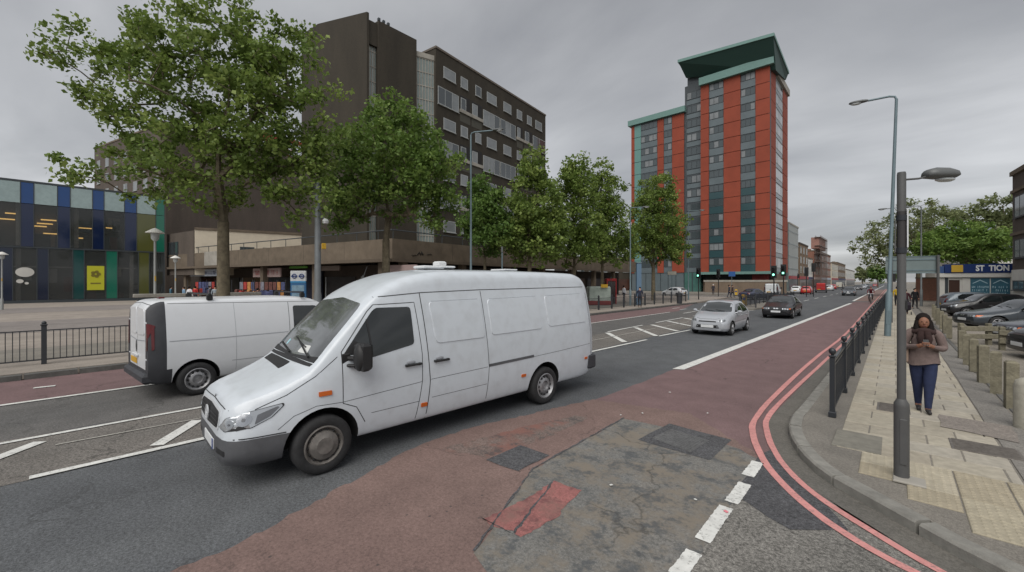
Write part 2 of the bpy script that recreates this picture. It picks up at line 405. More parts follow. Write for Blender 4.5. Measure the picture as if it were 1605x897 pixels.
for q in (((-8.95, -.2), (-8.35, -.72)), ((-8.43, 1.52), (-7.55, .9)), ((-9.34, 16.4), (-7.43, 14.35)), ((-9.37, 19.2), (-7.25, 16.8)),
          ((-9.34, 21), (-7.25, 19.1)), ((-9.5, 23.5), (-7.5, 21.7)), ((-9.58, 26.2), (-7.6, 24.4)), ((-9.5, 29.2), (-7.8, 27.6)), ((-9.2, 6.2), (-7.45, 4.6)), ((-9.3, 10.8), (-7.4, 9.0))):
    a, b = Vector(q[0]), Vector(q[1]); stripe(a, b, .22 if a.y > 1.6 else .17)
stripe((-8.62, -.05), (-8.25, 6.0), .035, M_faint); stripe((-8.55, 13), (-8.5, 19.5), .06, M_faint); stripe((-8.5, 20.5), (-8.5, 24), .06, M_faint)
stripe((-13.55, -.4), (-13.5, -.08), .12)
MB().sheet(jit([(-4.24, 10.78), (-3.98, 10.9), (-3.12, 55.5), (-3.36, 55.5)], 1.2, .006, rnd), .017).build('painted_line', M_white, road, smooth=0)
for k in range(6): stripe((-3.4, 62 + k * 38), (-3.4, 94 + k * 38), .25)
for k in range(9): stripe((-7.6, 58 + k * 9), (-7.6, 62 + k * 9), .14)
for k in range(8): stripe((-11.4 - k * .03, 36 + k * 9), (-11.4, 39.5 + k * 9), .12)
stripe((-12.6, 33.6), (-12.6, 35), .14); stripe((-13.6, 34.6), (-13.6, 36.2), .14); stripe((-10.2, 34.2), (-8.9, 37.2), .16); stripe((-9.0, 34.6), (-8.1, 37.0), .16)
for q in ((1190, 726, 1172, 748), (1170, 760, 1146, 790), (1140, 797, 1101, 850), (1090, 868, 1060, 905)):
    stripe(gp(q[0] - 2, q[1]), gp(q[2], q[3]), .13, step=.025, amp=.005)
# double red line along the kerb and round the corner
def curve_line(px, w, z):
    pts = [Vector(gp(*q)) for q in px]; pts = [Vector((-1.55 if w > .085 else -1.28, 160)), Vector((-1.55 if w > .085 else -1.28, 40))] + pts
    pts = [Vector(q) for q in chaikin([tuple(v) for v in pts], 2, False)]
    l, r = [], []
    for i, v in enumerate(pts):
        t = (pts[min(i + 1, len(pts) - 1)] - pts[max(0, i - 1)]).normalized(); n = Vector((-t.y, t.x)) * w / 2
        l.append((v.x + n.x + rnd.uniform(-.005, .005), v.y + n.y, z)); r.append((v.x - n.x + rnd.uniform(-.005, .005), v.y - n.y, z))
    k = len(l); o = MB(); o.add(l + r, [(i + 1, i, k + i, k + i + 1) for i in range(k - 1)])
    return o.build('red_line', M_pink, road, smooth=0)
curve_line([(1328, 524), (1277, 562), (1216, 618), (1180, 660), (1178, 680), (1196, 727), (1252, 787), (1328, 843), (1425, 897), (1560, 960), (1800, 1040)], .088, .017)
curve_line([(1333, 528), (1298, 562), (1237, 618), (1205, 651), (1198, 670), (1216, 718), (1267, 772), (1354, 828), (1466, 896), (1600, 960), (1850, 1040)], .08, .017)

# ---- side road mouth, gutter and right pavement
KE = [(-1.16, 160), (-1.16, 30), (-1.13, 14), (-1.2, 9.2)] + [gp(*q) for q in ((1232, 672), (1247, 712), (1288, 753), (1349, 788), (1435, 838), (1537, 897))] + [(1.35, 4.42), (2.6, 4.0), (6, 3.6), (40, 2.5)]
KE = chaikin(KE[:3], 0, False) + chaikin(KE[3:], 1, False)
side = struct(MB().sheet([(-1.26, -30), (40, -30), (40, 2.4), (6, 3.5), (2.5, 3.9), (.8, 4.4), (-.3, 5.2), (-1.0, 6.1), (-1.24, 6.0)], .008).build('side_road', M_asph_rough, smooth=0))
MB().sheet(jit([(-1.3, 6.25), (-1.26, 4.9), (-.7, 4.55), (-.3, 4.9), (-.65, 5.6), (-1.2, 6.6)], .2, .02, rnd), .012).build('repair_patch', M_dark, side, smooth=0)
def offs(pts, w):
    out = []
    for i in range(len(pts)):
        a = Vector(pts[max(0, i - 1)]); b = Vector(pts[min(len(pts) - 1, i + 1)]); t = (b - a).normalized()
        out.append((pts[i][0] - t.y * w, pts[i][1] + t.x * w))
    return out
g1 = offs(KE, -.30)
o = MB(); n = len(KE); o.add([(x, y, .013) for x, y in KE] + [(x, y, .013) for x, y in g1], [(i, i + 1, n + i + 1, n + i) for i in range(n - 1)])
o.build('gutter', M_gutter, road, smooth=0)
PZ = .12
# kerb: one stone after the other along the edge line
kerb = struct(empty('kerb', (-1.15, 8, 0)))
def resample(pts, step):
    out = [Vector(pts[0])]; acc = 0
    for i in range(len(pts) - 1):
        a, b = Vector(pts[i]), Vector(pts[i + 1]); L = (b - a).length; t = step - acc
        while t <= L: out.append(a.lerp(b, t / L)); t += step
        acc = L - (t - step)
    return out
def kerb_run(par, pts, step, w, m, zt=PZ, far=None):
    kp = resample(pts, step / 3); base = par.matrix_basis.translation; i = 0
    while i + 3 < len(kp):
        seg = [tuple(v) for v in kp[i:i + 4]]
        seg[0] = tuple(Vector(seg[0]).lerp(Vector(seg[1]), .06)); seg[3] = tuple(Vector(seg[3]).lerp(Vector(seg[2]), .06))
        inn = offs(seg, w); dz = rnd.uniform(-.006, .004); b = .022
        top = offs(seg, b)
        mb = MB(); rows = []
        for (pl, z) in ((seg, -.05), (seg, zt - b + dz), (top, zt + dz), (inn, zt + dz), (inn, -.05)):
            rows.append([(x - base.x, y - base.y, z) for x, y in pl])
        vs = [v for r_ in rows for v in r_]; fs = []
        for j in range(4):
            for k in range(3): fs.append((j * 4 + k, j * 4 + k + 1, j * 4 + 5 + k, j * 4 + 4 + k))
        fs += [(0, 4, 8, 12, 16), (19, 15, 11, 7, 3)]
        mb.add(vs, [f[::-1] for f in fs]); mb.build('kerbstone', m, par, smooth=25); i += 3
near = [p for p in KE if p[1] < 31]
kerb_run(kerb, [(-1.16, 30)] + [p for p in KE if p[1] < 29], .9, .16, M_kerb)
MB().box((-1.08 + 1.15, 95 - 8, .03), (.16, 130, .18)).build('kerb_run', M_kerb, kerb)
# pavement body under everything on the right
pv = [(x, y) for x, y in offs(KE, .15)] + [(40, 400), (-1.0, 400)]
pavement = struct(MB().prism(pv, -.04, PZ - .006).build('pavement', M_ped, smooth=0))
# beige flags in running bond
FL = [mat('beige_flag_%d' % i, c, .85, var=.13, vscale=9, bump=.25, bscale=120) for i, c in enumerate((S(160, 153, 138), S(156, 148, 133), S(164, 157, 143), S(152, 145, 131), S(158, 152, 140)))]
GREY = mat('grey_flag', S(126, 121, 113), .85, var=.14, vscale=8, bump=.25, bscale=110)
def flag_mesh(w, l, m): return MB().box((0, 0, -.03), (w - .013, l - .013, .06), b=.007).mesh('flag', m, 30)
fcache = {}
def kerb_x(y):                                               # inner edge of the kerb at this y
    best = -.9
    for (a, b) in zip(KE[:-1], KE[1:]):
        if min(a[1], b[1]) <= y <= max(a[1], b[1]) and abs(a[1] - b[1]) > 1e-6:
            t = (y - a[1]) / (b[1] - a[1]); best = a[0] + (b[0] - a[0]) * t
    return best
y = 6.95; row = 0
skip = [(-.36, .12, 8.3, 9.3)]
covers = [(-.22, .22, 9.35, 9.95), (.55, 1.2, 7.85, 8.35), (-.62, -.1, 6.95, 7.75)]
def hit(x0, x1, y0, y1): return any(x0 < c[1] - .04 and x1 > c[0] + .04 and y0 < c[3] - .04 and y1 > c[2] + .04 for c in covers)
while y < 33:
    hgt = .45; x = -.56 + (0 if row % 2 else -.3)
    while x < 1.02:
        x0, x1 = max(x, -.56), min(x + .6, 1.04)
        if x1 - x0 > .08 and x0 > kerb_x(y) + .18:
            w = round(x1 - x0, 2); i = rnd.randrange(5)
            if (w, i) not in fcache: fcache[(w, i)] = flag_mesh(w, hgt, FL[i])
            f = link('flag', fcache[(w, i)], pavement, ((x0 + x1) / 2, y + hgt / 2, PZ + .002 + rnd.uniform(-.003, .003)))
            f.rotation_euler = (rnd.uniform(-.004, .004), rnd.uniform(-.004, .004), 0)
        x += .6
    y += hgt; row += 1
MB().box((.24, 33 + 40, PZ - .02), (1.6, 80, .06)).build('far_flags', FL[0], pavement)
# blister (tactile) paving at the crossing point
def blister(m):
    mb = MB().box((0, 0, -.03), (.387, .387, .06), b=.006)
    for i in range(6):
        for j in range(6):
            cx, cy = -.165 + i * .066, -.165 + j * .066
            for r0, z in ((.024, .0), (.016, .006)):
                pass
            o_ = len(mb.v); r0, r1 = .021, .013
            vs = [(cx + r0 * math.cos(k * math.pi / 3), cy + r0 * math.sin(k * math.pi / 3), 0) for k in range(6)] + [(cx + r1 * math.cos(k * math.pi / 3), cy + r1 * math.sin(k * math.pi / 3), .006) for k in range(6)]
            mb.add(vs, [(k, (k + 1) % 6, 6 + (k + 1) % 6, 6 + k) for k in range(6)] + [(6, 7, 8, 9, 10, 11)])
    return mb.mesh('tactile_slab', m, 30)
TM = [blister(mat('tactile_%d' % i, c, .85, var=.12, vscale=8, bump=.15)) for i, c in enumerate((S(158, 150, 131), S(151, 142, 123), S(164, 156, 138)))]
ty = 6.75
for j in range(8):
    for i in range(6):
        x, yy = -.30 + i * .4 + .2, ty - j * .4
        if x - .2 > 1.75 or yy - .22 < 0: continue
        if x - .22 < kerb_x(yy - .2) + .2 or x - .22 < kerb_x(yy + .2) + .2: continue
        # stay behind the kerb on the corner
        ok = min((Vector((x, yy)) - Vector(k)).length for k in resample(KE, .1)) > .38
        inside = yy > 4.6 + (-.35 if x > .9 else 0)
        if ok and inside: link('tactile_slab', rnd.choice(TM), pavement, (x, yy, PZ + .004 + rnd.uniform(-.002, .002)))
# covers and odd slabs let into the pavement
def cover(x0, x1, y0, y1, m, ribs=0, nm='inspection_cover'):
    o = MB().box((0, 0, -.02), (x1 - x0 - .02, y1 - y0 - .02, .05), b=.004).build(nm, m, pavement, ((x0 + x1) / 2, (y0 + y1) / 2, PZ + .004))
    if ribs:
        rb = MB()
        for k in range(ribs):
            yy = -(y1 - y0) / 2 + (k + .5) * (y1 - y0) / ribs
            rb.box((0, yy, .008), (x1 - x0 - .08, .012, .008))
        rb.build('rib', m, o)
M_cov = mat('steel_cover', S(112, 107, 102), .6, .3, var=.2, vscale=18, bump=.3)
cover(-.22, .22, 9.35, 9.95, M_cov, 12); cover(.55, 1.2, 7.85, 8.35, M_cov, 11)
cover(-.62, -.1, 6.95, 7.75, mat('concrete_cover', S(120, 117, 108), .85, var=.14, vscale=9, bump=.3))
MB().sheet(jit([(.52, 8.9), (1.25, 8.7), (1.3, 9.6), (.55, 9.7)], .2, .02, rnd), PZ + .011).build('tarmac_patch', asphalt('footway_patch', S(122, 116, 110), S(132, 124, 117), .5, .05, .2), pavement, smooth=0)
MB().sheet(jit([(1.05, 5.6), (1.42, 5.4), (1.5, 160), (1.05, 160)], 1.0, .015, rnd), PZ + .004).build('tarmac_strip', asphalt('footway_strip', S(114, 111, 107), S(126, 122, 116), .5, .08, .25), pavement, smooth=0)
MB().box((1.5, 60, PZ - .02), (.09, 108, .06), b=.01).build('edging', M_kerbd, pavement)
MB().sheet([(1.56, 5.5), (30, 5.5), (30, 60), (1.56, 160)], PZ + .002).build('car_park_surface', M_carpark, pavement, smooth=0)

# ---- left pavement and plaza
plaza = struct(MB().prism([(-15.25, -60), (-15.25, 46), (-16.5, 62), (-90, 62), (-120, 20), (-120, -60)], -.04, PZ - .004).build('plaza', M_plaza, smooth=0))
for (poly, m) in (([(-17.6, -60), (-17.6, 40), (-20.6, 40), (-20.6, -60)], M_ped), ([(-27, -60), (-27, 15), (-35, 13), (-35, -60)], M_plaza2),
                  ([(-44, -60), (-44, 10), (-52, 9), (-52, -60)], M_plaza2)):
    MB().sheet(poly, PZ + .003).build('paving_band', m, plaza, smooth=0)
lkerb = struct(empty('kerb', (-15.1, 0, 0)))
kerb_run(lkerb, [(-15.06, -6), (-15.06, 45)], .9, -.2, M_kerbd, .125)
struct(MB().prism([(-15.1, 75), (-15.3, 700), (-60, 700), (-120, 200), (-120, 75)], -.04, PZ).build('far_pavement', M_ped, smooth=0))
# cross street between plaza and tower
struct(MB().sheet([(-15.0, 47), (-15.0, 74), (-200, 74), (-200, 63.0), (-16.6, 63.0)], .016).build('cross_street', M_asph_old, smooth=0))
# ================================================================ VEHICLES
M_tyre = mat('tyre_rubber', (.022, .022, .023), .85, var=.2, vscale=14, bump=.2)
M_rim = mat('steel_rim', S(150, 150, 152), .45, .6, var=.15, vscale=12)
M_rimdirty = mat('dirty_rim', S(112, 108, 104), .6, .4, var=.25, vscale=8)
M_blk = mat('black_plastic', (.02, .02, .021), .55)
M_trim = mat('grey_bumper_plastic', S(84, 85, 88), .6, var=.12, vscale=5)
M_trimd = mat('dark_bumper_plastic', S(58, 59, 63), .6, var=.12, vscale=5)
M_arch = mat('wheel_well', (.012, .012, .012), .9)
M_glass = mat('car_glass', (.012, .015, .016), .04, spec=.7, coat=.3)
M_glassl = mat('windscreen_glass', (.10, .107, .11), .05, spec=.9, coat=.6, var=.35, vscale=2.2, coord='obj')  # paler mottled base colour paints reflections into the windscreen
M_glassc = mat('car_windscreen_glass', (.03, .034, .036), .05, spec=.9, coat=.5)
M_seam = mat('panel_gap_and_crease', (.035, .036, .038), .8)
M_seamw = mat('panel_crease_shade', S(150, 153, 158), .6)  # grey ribbon colour stands in for shading along pressed creases
M_lamp = mat('headlamp_glass', S(176, 180, 184), .14, .55, spec=.8, coat=.8)
M_lampd = mat('headlamp_recess', S(104, 106, 110), .42, .5)
M_amber = mat('amber_lens', S(190, 92, 30), .2, coat=.5)
M_redl = mat('red_lens', S(84, 14, 16), .2, coat=.5)
M_redlit = mat('red_lens_lit', S(170, 20, 20), .3, coat=.5)
M_chrome = mat('chrome', S(190, 192, 195), .18, .95)
M_plate_w = mat('white_plate', S(205, 207, 208), .5)
M_plate_y = mat('yellow_plate', S(196, 152, 48), .5)
M_plate_b = mat('plate_band', S(38, 62, 130), .5)
M_white_van = mat('white_van_paint', S(196, 202, 208), .32, spec=.5, coat=.35, dirt=.16)
M_white_van2 = mat('white_van_paint_clean', S(210, 212, 215), .36, spec=.5, coat=.3, dirt=.05)
def carpaint(name, c, metal=.0): return mat(name, c, .35, metal, spec=.5, coat=.5, dirt=.06)

def mono(xs, ys, q):                                         # monotone cubic through stations
    xs = np.array(xs, float); ys = np.array(ys, float); h = np.diff(xs); dl = np.diff(ys) / h
    m = np.zeros(len(xs)); m[0], m[-1] = dl[0], dl[-1]
    for i in range(1, len(xs) - 1):
        m[i] = 0 if dl[i - 1] * dl[i] <= 0 else 2 * dl[i - 1] * dl[i] / (dl[i - 1] + dl[i])
    i = np.clip(np.searchsorted(xs, q, 'right') - 1, 0, len(h) - 1); t = (q - xs[i]) / h[i]
    return ((1 + 2 * t) * (1 - t) ** 2 * ys[i] + t * (1 - t) ** 2 * h[i] * m[i] + t * t * (3 - 2 * t) * ys[i + 1] + t * t * (t - 1) * h[i] * m[i + 1])

def loft(stations, sub=4):
    """stations: (x, [(y,z) half section, bottom centre .. top centre]); front first"""
    st = sorted(stations, key=lambda s: s[0]); xs = [s[0] for s in st]; K = len(st[0][1])
    q = []
    for i in range(len(xs) - 1):
        n = max(1, min(sub, int(round((xs[i + 1] - xs[i]) / .09))))
        q += [xs[i] + (xs[i + 1] - xs[i]) * k / n for k in range(n)]
    q.append(xs[-1]); q = np.array(q)
    Y = np.array([mono(xs, [s[1][k][0] for s in st], q) for k in range(K)]); Z = np.array([mono(xs, [s[1][k][1] for s in st], q) for k in range(K)])
    rings = []
    for j, x in enumerate(q):
        half = chaikin([(float(Y[k, j]), float(Z[k, j])) for k in range(K)], 2, False)
        rings.append([(float(x), y, z) for y, z in half] + [(float(x), -y, z) for y, z in half[-2:0:-1]])
    mb = MB(); n = len(rings[0])
    for r_ in rings: mb.v += r_
    for j in range(len(rings) - 1):
        for i in range(n): mb.f.append((j * n + i, j * n + (i + 1) % n, (j + 1) * n + (i + 1) % n, (j + 1) * n + i))
    mb.f += [tuple(range(n - 1, -1, -1)), tuple((len(rings) - 1) * n + i for i in range(n))]
    mb.m = [0] * len(mb.f)
    return mb

def apply_bool(me, cutters):
    o = bpy.data.objects.new('tmp', me); C.objects.link(o); tmp = [o]
    for cm in cutters:
        co = bpy.data.objects.new('tmpc', cm); C.objects.link(co); tmp.append(co)
        md = o.modifiers.new('b', 'BOOLEAN'); md.object = co; md.operation = 'DIFFERENCE'; md.solver = 'EXACT'
        try: md.material_mode = 'INDEX'
        except Exception: pass
    dg = bpy.context.evaluated_depsgraph_get(); dg.update()
    out = bpy.data.meshes.new_from_object(o.evaluated_get(dg))
    for t in tmp: bpy.data.objects.remove(t)
    return out

def split_mesh(me, planes, pred):
    """cut along planes and return (rest, part) where pred(face centre) is true"""
    bm = bmesh.new(); bm.from_mesh(me)
    for co, no in planes:
        bmesh.ops.bisect_plane(bm, geom=bm.verts[:] + bm.edges[:] + bm.faces[:], dist=1e-5, plane_co=co, plane_no=no)
    bm2 = bm.copy()
    bmesh.ops.delete(bm, geom=[f for f in bm.faces if pred(f.calc_center_median())], context='FACES')
    bmesh.ops.delete(bm2, geom=[f for f in bm2.faces if not pred(f.calc_center_median())], context='FACES')
    a = bpy.data.meshes.new('rest'); bm.to_mesh(a); b = bpy.data.meshes.new('part'); bm2.to_mesh(b); bm.free(); bm2.free()
    for m in me.materials: a.materials.append(m); b.materials.append(m)
    return a, b
def shade(me, ang=35):
    me.polygons.foreach_set('use_smooth', [True] * len(me.polygons)); me.set_sharp_from_angle(angle=R(ang)); return me

class Skin:
    """throws flat outlines on to a body: windows, lamps, panel gaps follow the real curved surface"""
    def __init__(s, me):
        s.b = BVHTree.FromPolygons([v.co[:] for v in me.vertices], [p.vertices[:] for p in me.polygons])
    def hit(s, u, v, mode):
        if mode == 'L': o, d = Vector((u, 4, v)), Vector((0, -1, 0))
        elif mode == 'R': o, d = Vector((u, -4, v)), Vector((0, 1, 0))
        elif mode == 'F': o, d = Vector((8, u, v)), Vector((-1, 0, 0))
        elif mode in 'XY':                                   # from 45 degrees ahead, right (X) or left (Y)
            sg = -1 if mode == 'X' else 1; q = math.sqrt(.5); d = Vector((-q, -sg * q, 0)); o = Vector((-q * u, sg * q * u, v)) - d * 6
        elif mode == 'B': o, d = Vector((-8, u, v)), Vector((1, 0, 0))
        else: o, d = Vector((u, v, 6)), Vector((0, 0, -1))
        loc, no, _, _ = s.b.ray_cast(o, d)
        if loc is None:
            loc, no, _, _ = s.b.find_nearest(o + d * (4 if mode in 'LR' else 5 if mode in 'FBXY' else 4))
            return loc, -d
        if no.dot(d) > 0: no = -no
        return loc, no
    def patch(s, mb, poly, mode, eps=.004, rnd_=1, edge=None, rings=(1, .8, .55, .3)):
        n = len(poly); dense = []
        for i in range(n):
            a, b = poly[i], poly[(i + 1) % n]; k = max(1, int(math.hypot(b[0] - a[0], b[1] - a[1]) / .12))
            c = .035 if rnd_ else 0
            dense += [(a[0] + (b[0] - a[0]) * t / k, a[1] + (b[1] - a[1]) * t / k) for t in range(k)]
        if rnd_:                                             # round the corners
            dd = []
            for i in range(n):
                p0, p, p2 = Vector(poly[i - 1]), Vector(poly[i]), Vector(poly[(i + 1) % n])
                r_ = min(rnd_ if rnd_ != 1 else .05, (p0 - p).length * .45, (p2 - p).length * .45)
                a = p + (p0 - p).normalized() * r_; b = p + (p2 - p).normalized() * r_
                for t in (0, .33, .67, 1): dd.append(tuple(a.lerp(p, t).lerp(p.lerp(b, t), t)))
                q = p2 + (p - p2).normalized() * min(r_, (p2 - p).length * .45); L = (q - b).length
                for k in range(1, int(L / .12)): dd.append(tuple(b.lerp(q, k / int(L / .12))))
            dense = dd
        cx = sum(p[0] for p in dense) / len(dense); cy = sum(p[1] for p in dense) / len(dense)
        vs = []; fs = []; m = len(dense)
        rg = ((1, -.002), (.985, edge)) + tuple((t, edge) for t in rings[1:]) if edge else tuple((t, eps) for t in rings)
        if not edge: rg = ((1.0, -.004),) + rg
        for t, e_ in rg:
            for (x, y) in dense:
                l, nn = s.hit(cx + (x - cx) * t, cy + (y - cy) * t, mode); vs.append(l + nn * e_)
        l, nn = s.hit(cx, cy, mode); vs.append(l + nn * rg[-1][1]); flip = mode in 'LB'
        for r_ in range(len(rg) - 1):
            for i in range(m):
                q = (r_ * m + i, r_ * m + (i + 1) % m, (r_ + 1) * m + (i + 1) % m, (r_ + 1) * m + i); fs.append(q[::-1] if flip else q)
        for i in range(m):
            q = ((len(rg) - 1) * m + i, (len(rg) - 1) * m + (i + 1) % m, len(vs) - 1); fs.append(q[::-1] if flip else q)
        mb.add(vs, fs); return mb
    def line(s, mb, pts, mode, w=.010, eps=.0018):
        d = []
        for a, b in zip(pts[:-1], pts[1:]):
            k = max(1, int(math.hypot(b[0] - a[0], b[1] - a[1]) / .07)); d += [(a[0] + (b[0] - a[0]) * t / k, a[1] + (b[1] - a[1]) * t / k) for t in range(k)]
        d.append(pts[-1]); l, r_ = [], []
        for i, p in enumerate(d):
            a, b = Vector(d[max(0, i - 1)]), Vector(d[min(len(d) - 1, i + 1)]); t = (b - a).normalized(); n = Vector((-t.y, t.x)) * w / 2
            for arr, sg in ((l, 1), (r_, -1)):
                lo, no = s.hit(p[0] + n.x * sg, p[1] + n.y * sg, mode); arr.append(lo + no * eps)
        k = len(d); mb.add(l + r_, [(i, i + 1, k + i + 1, k + i) for i in range(k - 1)]); return mb

def wheel_mesh(r, w, style):
    """tyre and rim; axis along y, outer face at -y"""
    h = w / 2; ri = r * .66
    ty = MB().lathe([(ri, -h * .9), (ri + .02, -h), (r - .05, -h * 1.02), (r - .012, -h * .86), (r, -h * .62), (r, h * .62), (r - .012, h * .86), (r - .05, h), (ri, h * .9)], 36, axis='Y').mesh('tyre', M_tyre, 50)
    rm = MB()
    if style == 'van_front':
        rm.lathe([(ri + .004, -h * .92), (ri - .012, -h * .98), (ri - .03, -h * .8), (ri * .80, -h * .55), (ri * .72, -h * .95), (ri * .45, -h * 1.12), (ri * .42, -h * 1.18), (.02, -h * 1.22), (.001, -h * 1.22)], 36, axis='Y')
        ho = MB()
        for k in range(14):
            a = 2 * math.pi * k / 14; ho.ball((ri * .80 * math.cos(a), -h * .74, ri * .80 * math.sin(a)), .018, 6, (1, .8, 1))
    elif style == 'van':
        rm.lathe([(ri + .004, -h * .92), (ri - .012, -h * .98), (ri - .03, -h * .75), (ri * .75, -h * .45), (ri * .62, -h * .75), (ri * .40, -h * .85), (ri * .36, -h * .5), (ri * .2, -h * .55), (.001, -h * .6)], 36, axis='Y')
        ho = MB()
        for k in range(12):
            a = 2 * math.pi * k / 12; ho.ball((ri * .70 * math.cos(a), -h * .66, ri * .70 * math.sin(a)), .024, 6, (1, .8, 1))
    else:
        rm.lathe([(ri + .004, -h * .92), (ri - .012, -h * .98), (ri - .03, -h * .7), (ri * .8, -h * .2)], 30, axis='Y')
        rm.lathe([(ri * .24, -h * .2), (ri * .24, -h * .82), (.001, -h * .9)], 14, axis='Y')
        n = 5 if style == 'alloy' else 8
        for k in range(n):
            a = 2 * math.pi * k / n; p0 = Vector((ri * .2 * math.cos(a), -h * .72, ri * .2 * math.sin(a))); p1 = Vector((ri * .93 * math.cos(a), -h * .74, ri * .93 * math.sin(a)))
            rm.tube([p0, p1], [.045, .036], 6)
        ho = MB().lathe([(ri * .97, -h * .15), (.001, -h * .15)], 20, axis='Y')
    return ty, rm.mesh('rim', M_rimdirty if style == 'van_front' else M_rim, 40), ho.mesh('rim_opening', M_blk, 40)

def put_wheels(root, xf, xr, tr, r, w, sf, sr):
    for x, st in ((xf, sf), (xr, sr)):
        ty, rm, ho = wheel_mesh(r, w, st)
        for sg in (-1, 1):
            t = empty('wheel', (x, sg * (tr / 2), r), 0 if sg < 0 else math.pi, root)
            link('tyre', ty, t); rr = link('rim', rm, t); link('rim_opening', ho, t)['kind'] = 'stuff'

def sec(zb, wb, zr, wr, zt, w, belt, tum=0.0, crown=.7, wt=.6):
    """half section: floor, sill, flank, belt, pillar, roof edge, crown"""
    lo = zb; b = min(belt, zr - .02)
    return [(0, zb), (wb - .06, zb), (wb, zb + .05), (w, lo + (b - lo) * .35), (w, lo + (b - lo) * .72), (w - .012, b),
            (w - .012 - (w - .012 - wr) * .42, b + (zr - b) * .52), (wr, zr), (wr - .05, zr + (zt - zr) * crown), (wr * wt, zt - (zt - zr) * .06), (0, zt)]

# ---------------------------------------------------------------- long high-roof panel van (white, coming towards the left)
def make_big_van():
    root = empty('panel_van')
    D = []
    def s(x, *a, **k): D.append((x, sec(*a, **k)))
    #     x      zb   wb   zr    wr    zt    w     belt
    s(2.995, .36, .46, .60, .46, .64, .50, .50)
    s(2.975, .30, .64, .76, .60, .82, .69, .54)
    s(2.945, .28, .71, .84, .655, .905, .765, .58)
    s(2.88, .27, .77, .885, .715, .965, .83, .62)
    s(2.78, .26, .82, .92, .77, 1.015, .87, .67)
    s(2.60, .26, .86, .96, .82, 1.075, .905, .72)
    s(2.35, .28, .90, 1.06, .88, 1.17, .945, .80)
    s(2.15, .30, .92, 1.19, .90, 1.26, .965, .90)
    s(2.05, .30, .92, 1.30, .905, 1.36, .968, 1.0, crown=.5, wt=.75)
    s(1.92, .30, .92, 1.43, .885, 1.52, .968, 1.12, crown=.5, wt=.78)
    s(1.65, .30, .92, 1.70, .85, 1.80, .968, 1.25, crown=.5, wt=.8)
    s(1.36, .30, .92, 1.98, .81, 2.09, .968, 1.33, crown=.5, wt=.8)
    s(1.20, .30, .92, 2.06, .81, 2.20, .968, 1.35, crown=.62, wt=.72)
    s(0.95, .30, .92, 2.10, .82, 2.33, .968, 1.35, crown=.72, wt=.66)
    s(0.55, .30, .92, 2.13, .83, 2.45, .968, 1.35, crown=.80, wt=.62)
    s(0.0, .30, .92, 2.15, .835, 2.50, .968, 1.35, crown=.84, wt=.6)
    s(-1.5, .30, .92, 2.17, .84, 2.51, .968, 1.35, crown=.84, wt=.6)
    s(-3.10, .30, .92, 2.19, .84, 2.49, .968, 1.35, crown=.84, wt=.6)
    s(-3.36, .31, .91, 2.16, .83, 2.44, .96, 1.35, crown=.8, wt=.6)
    s(-3.52, .36, .90, 2.05, .82, 2.30, .945, 1.33, crown=.7, wt=.6)
    s(-3.60, .42, .86, 1.95, .78, 2.12, .91, 1.30, crown=.6, wt=.6)
    mb = loft(D, 4); body0 = mb.mesh('body', [M_white_van, M_arch], 35)
    sk = Skin(body0)
    cut = []
    for x in (2.012, -2.012):
        for sg in (-1, 1):
            cm = MB(); cm.lathe([(.001, -.3), (.435, -.3), (.435, .3), (.001, .3)], 36, axis='Y', c=(x, sg * .90, .355)); m = cm.mesh('c', [M_white_van, M_arch], 0)
            m.polygons.foreach_set('material_index', [1] * len(m.polygons)); cut.append(m)
    me = apply_bool(body0, cut)
    rest, bump = split_mesh(me, [((0, 0, .585), (0, 0, 1)), ((2.24, 0, 0), (1, 0, 0))], lambda c: c.x > 2.24 and c.z < .585)
    bump.materials[0] = M_trim
    link('body', shade(rest, 30), root)
    fb = link('front_bumper', shade(bump, 30), root)
    # windows
    def mirrored(name, poly, m, eps=.004, edge=None, r_=.05, par=root):
        for md in 'RL': sk.patch(MB(), poly, md, eps, r_, edge).build(name, m, par, smooth=30)
    mirrored('side_window', [(1.76, 1.40), (1.36, 1.90), (1.30, 1.945), (.80, 1.94), (.78, 1.42), (1.42, 1.31)], M_glass)
    for md, sg in (('R', -1), ('L', 1)):
        dv = sk.line(MB(), [(1.40, 1.33), (1.44, 1.80)], md, .022, .009); dv.build('window_bar', M_blk, root)
        sk.patch(MB(), [(1.76, 1.40), (1.42, 1.32), (1.42, 1.40), (1.62, 1.55)], md, .0075, .01).build('mirror_mount', M_blk, root)
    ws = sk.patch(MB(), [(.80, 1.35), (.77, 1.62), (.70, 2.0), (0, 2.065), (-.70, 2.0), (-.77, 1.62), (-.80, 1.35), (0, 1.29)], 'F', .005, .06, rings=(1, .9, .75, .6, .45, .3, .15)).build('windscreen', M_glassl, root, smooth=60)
    wb = MB(); sk.patch(wb, [(.80, 1.31), (-.80, 1.31), (-.80, 1.37), (0, 1.315), (.80, 1.37)], 'F', .008, 0); wb.build('scuttle', M_blk, root)
    sk.patch(MB(), [(.80, 1.30), (0, 1.31), (-.80, 1.30), (-.78, 1.27), (0, 1.265), (.78, 1.27)], 'F', .007, 0).build('scuttle', M_blk, root)
    for (a, b) in (((.62, 1.34), (.02, 1.46)), ((-.05, 1.33), (-.62, 1.40))):
        l0, n0 = sk.hit(*a, 'F'); l1, n1 = sk.hit(*b, 'F')
        w = MB().tube([l0 + n0 * .03, l1 + n1 * .02], .012, 6); l2, n2 = sk.hit(b[0] + .28, b[1] - .03, 'F'); l3, n3 = sk.hit(b[0] - .30, b[1] + .05, 'F')
        w.tube([l2 + n2 * .014, l1 + n1 * .016, l3 + n3 * .014], .009, 5); w.build('wiper', M_blk, root)
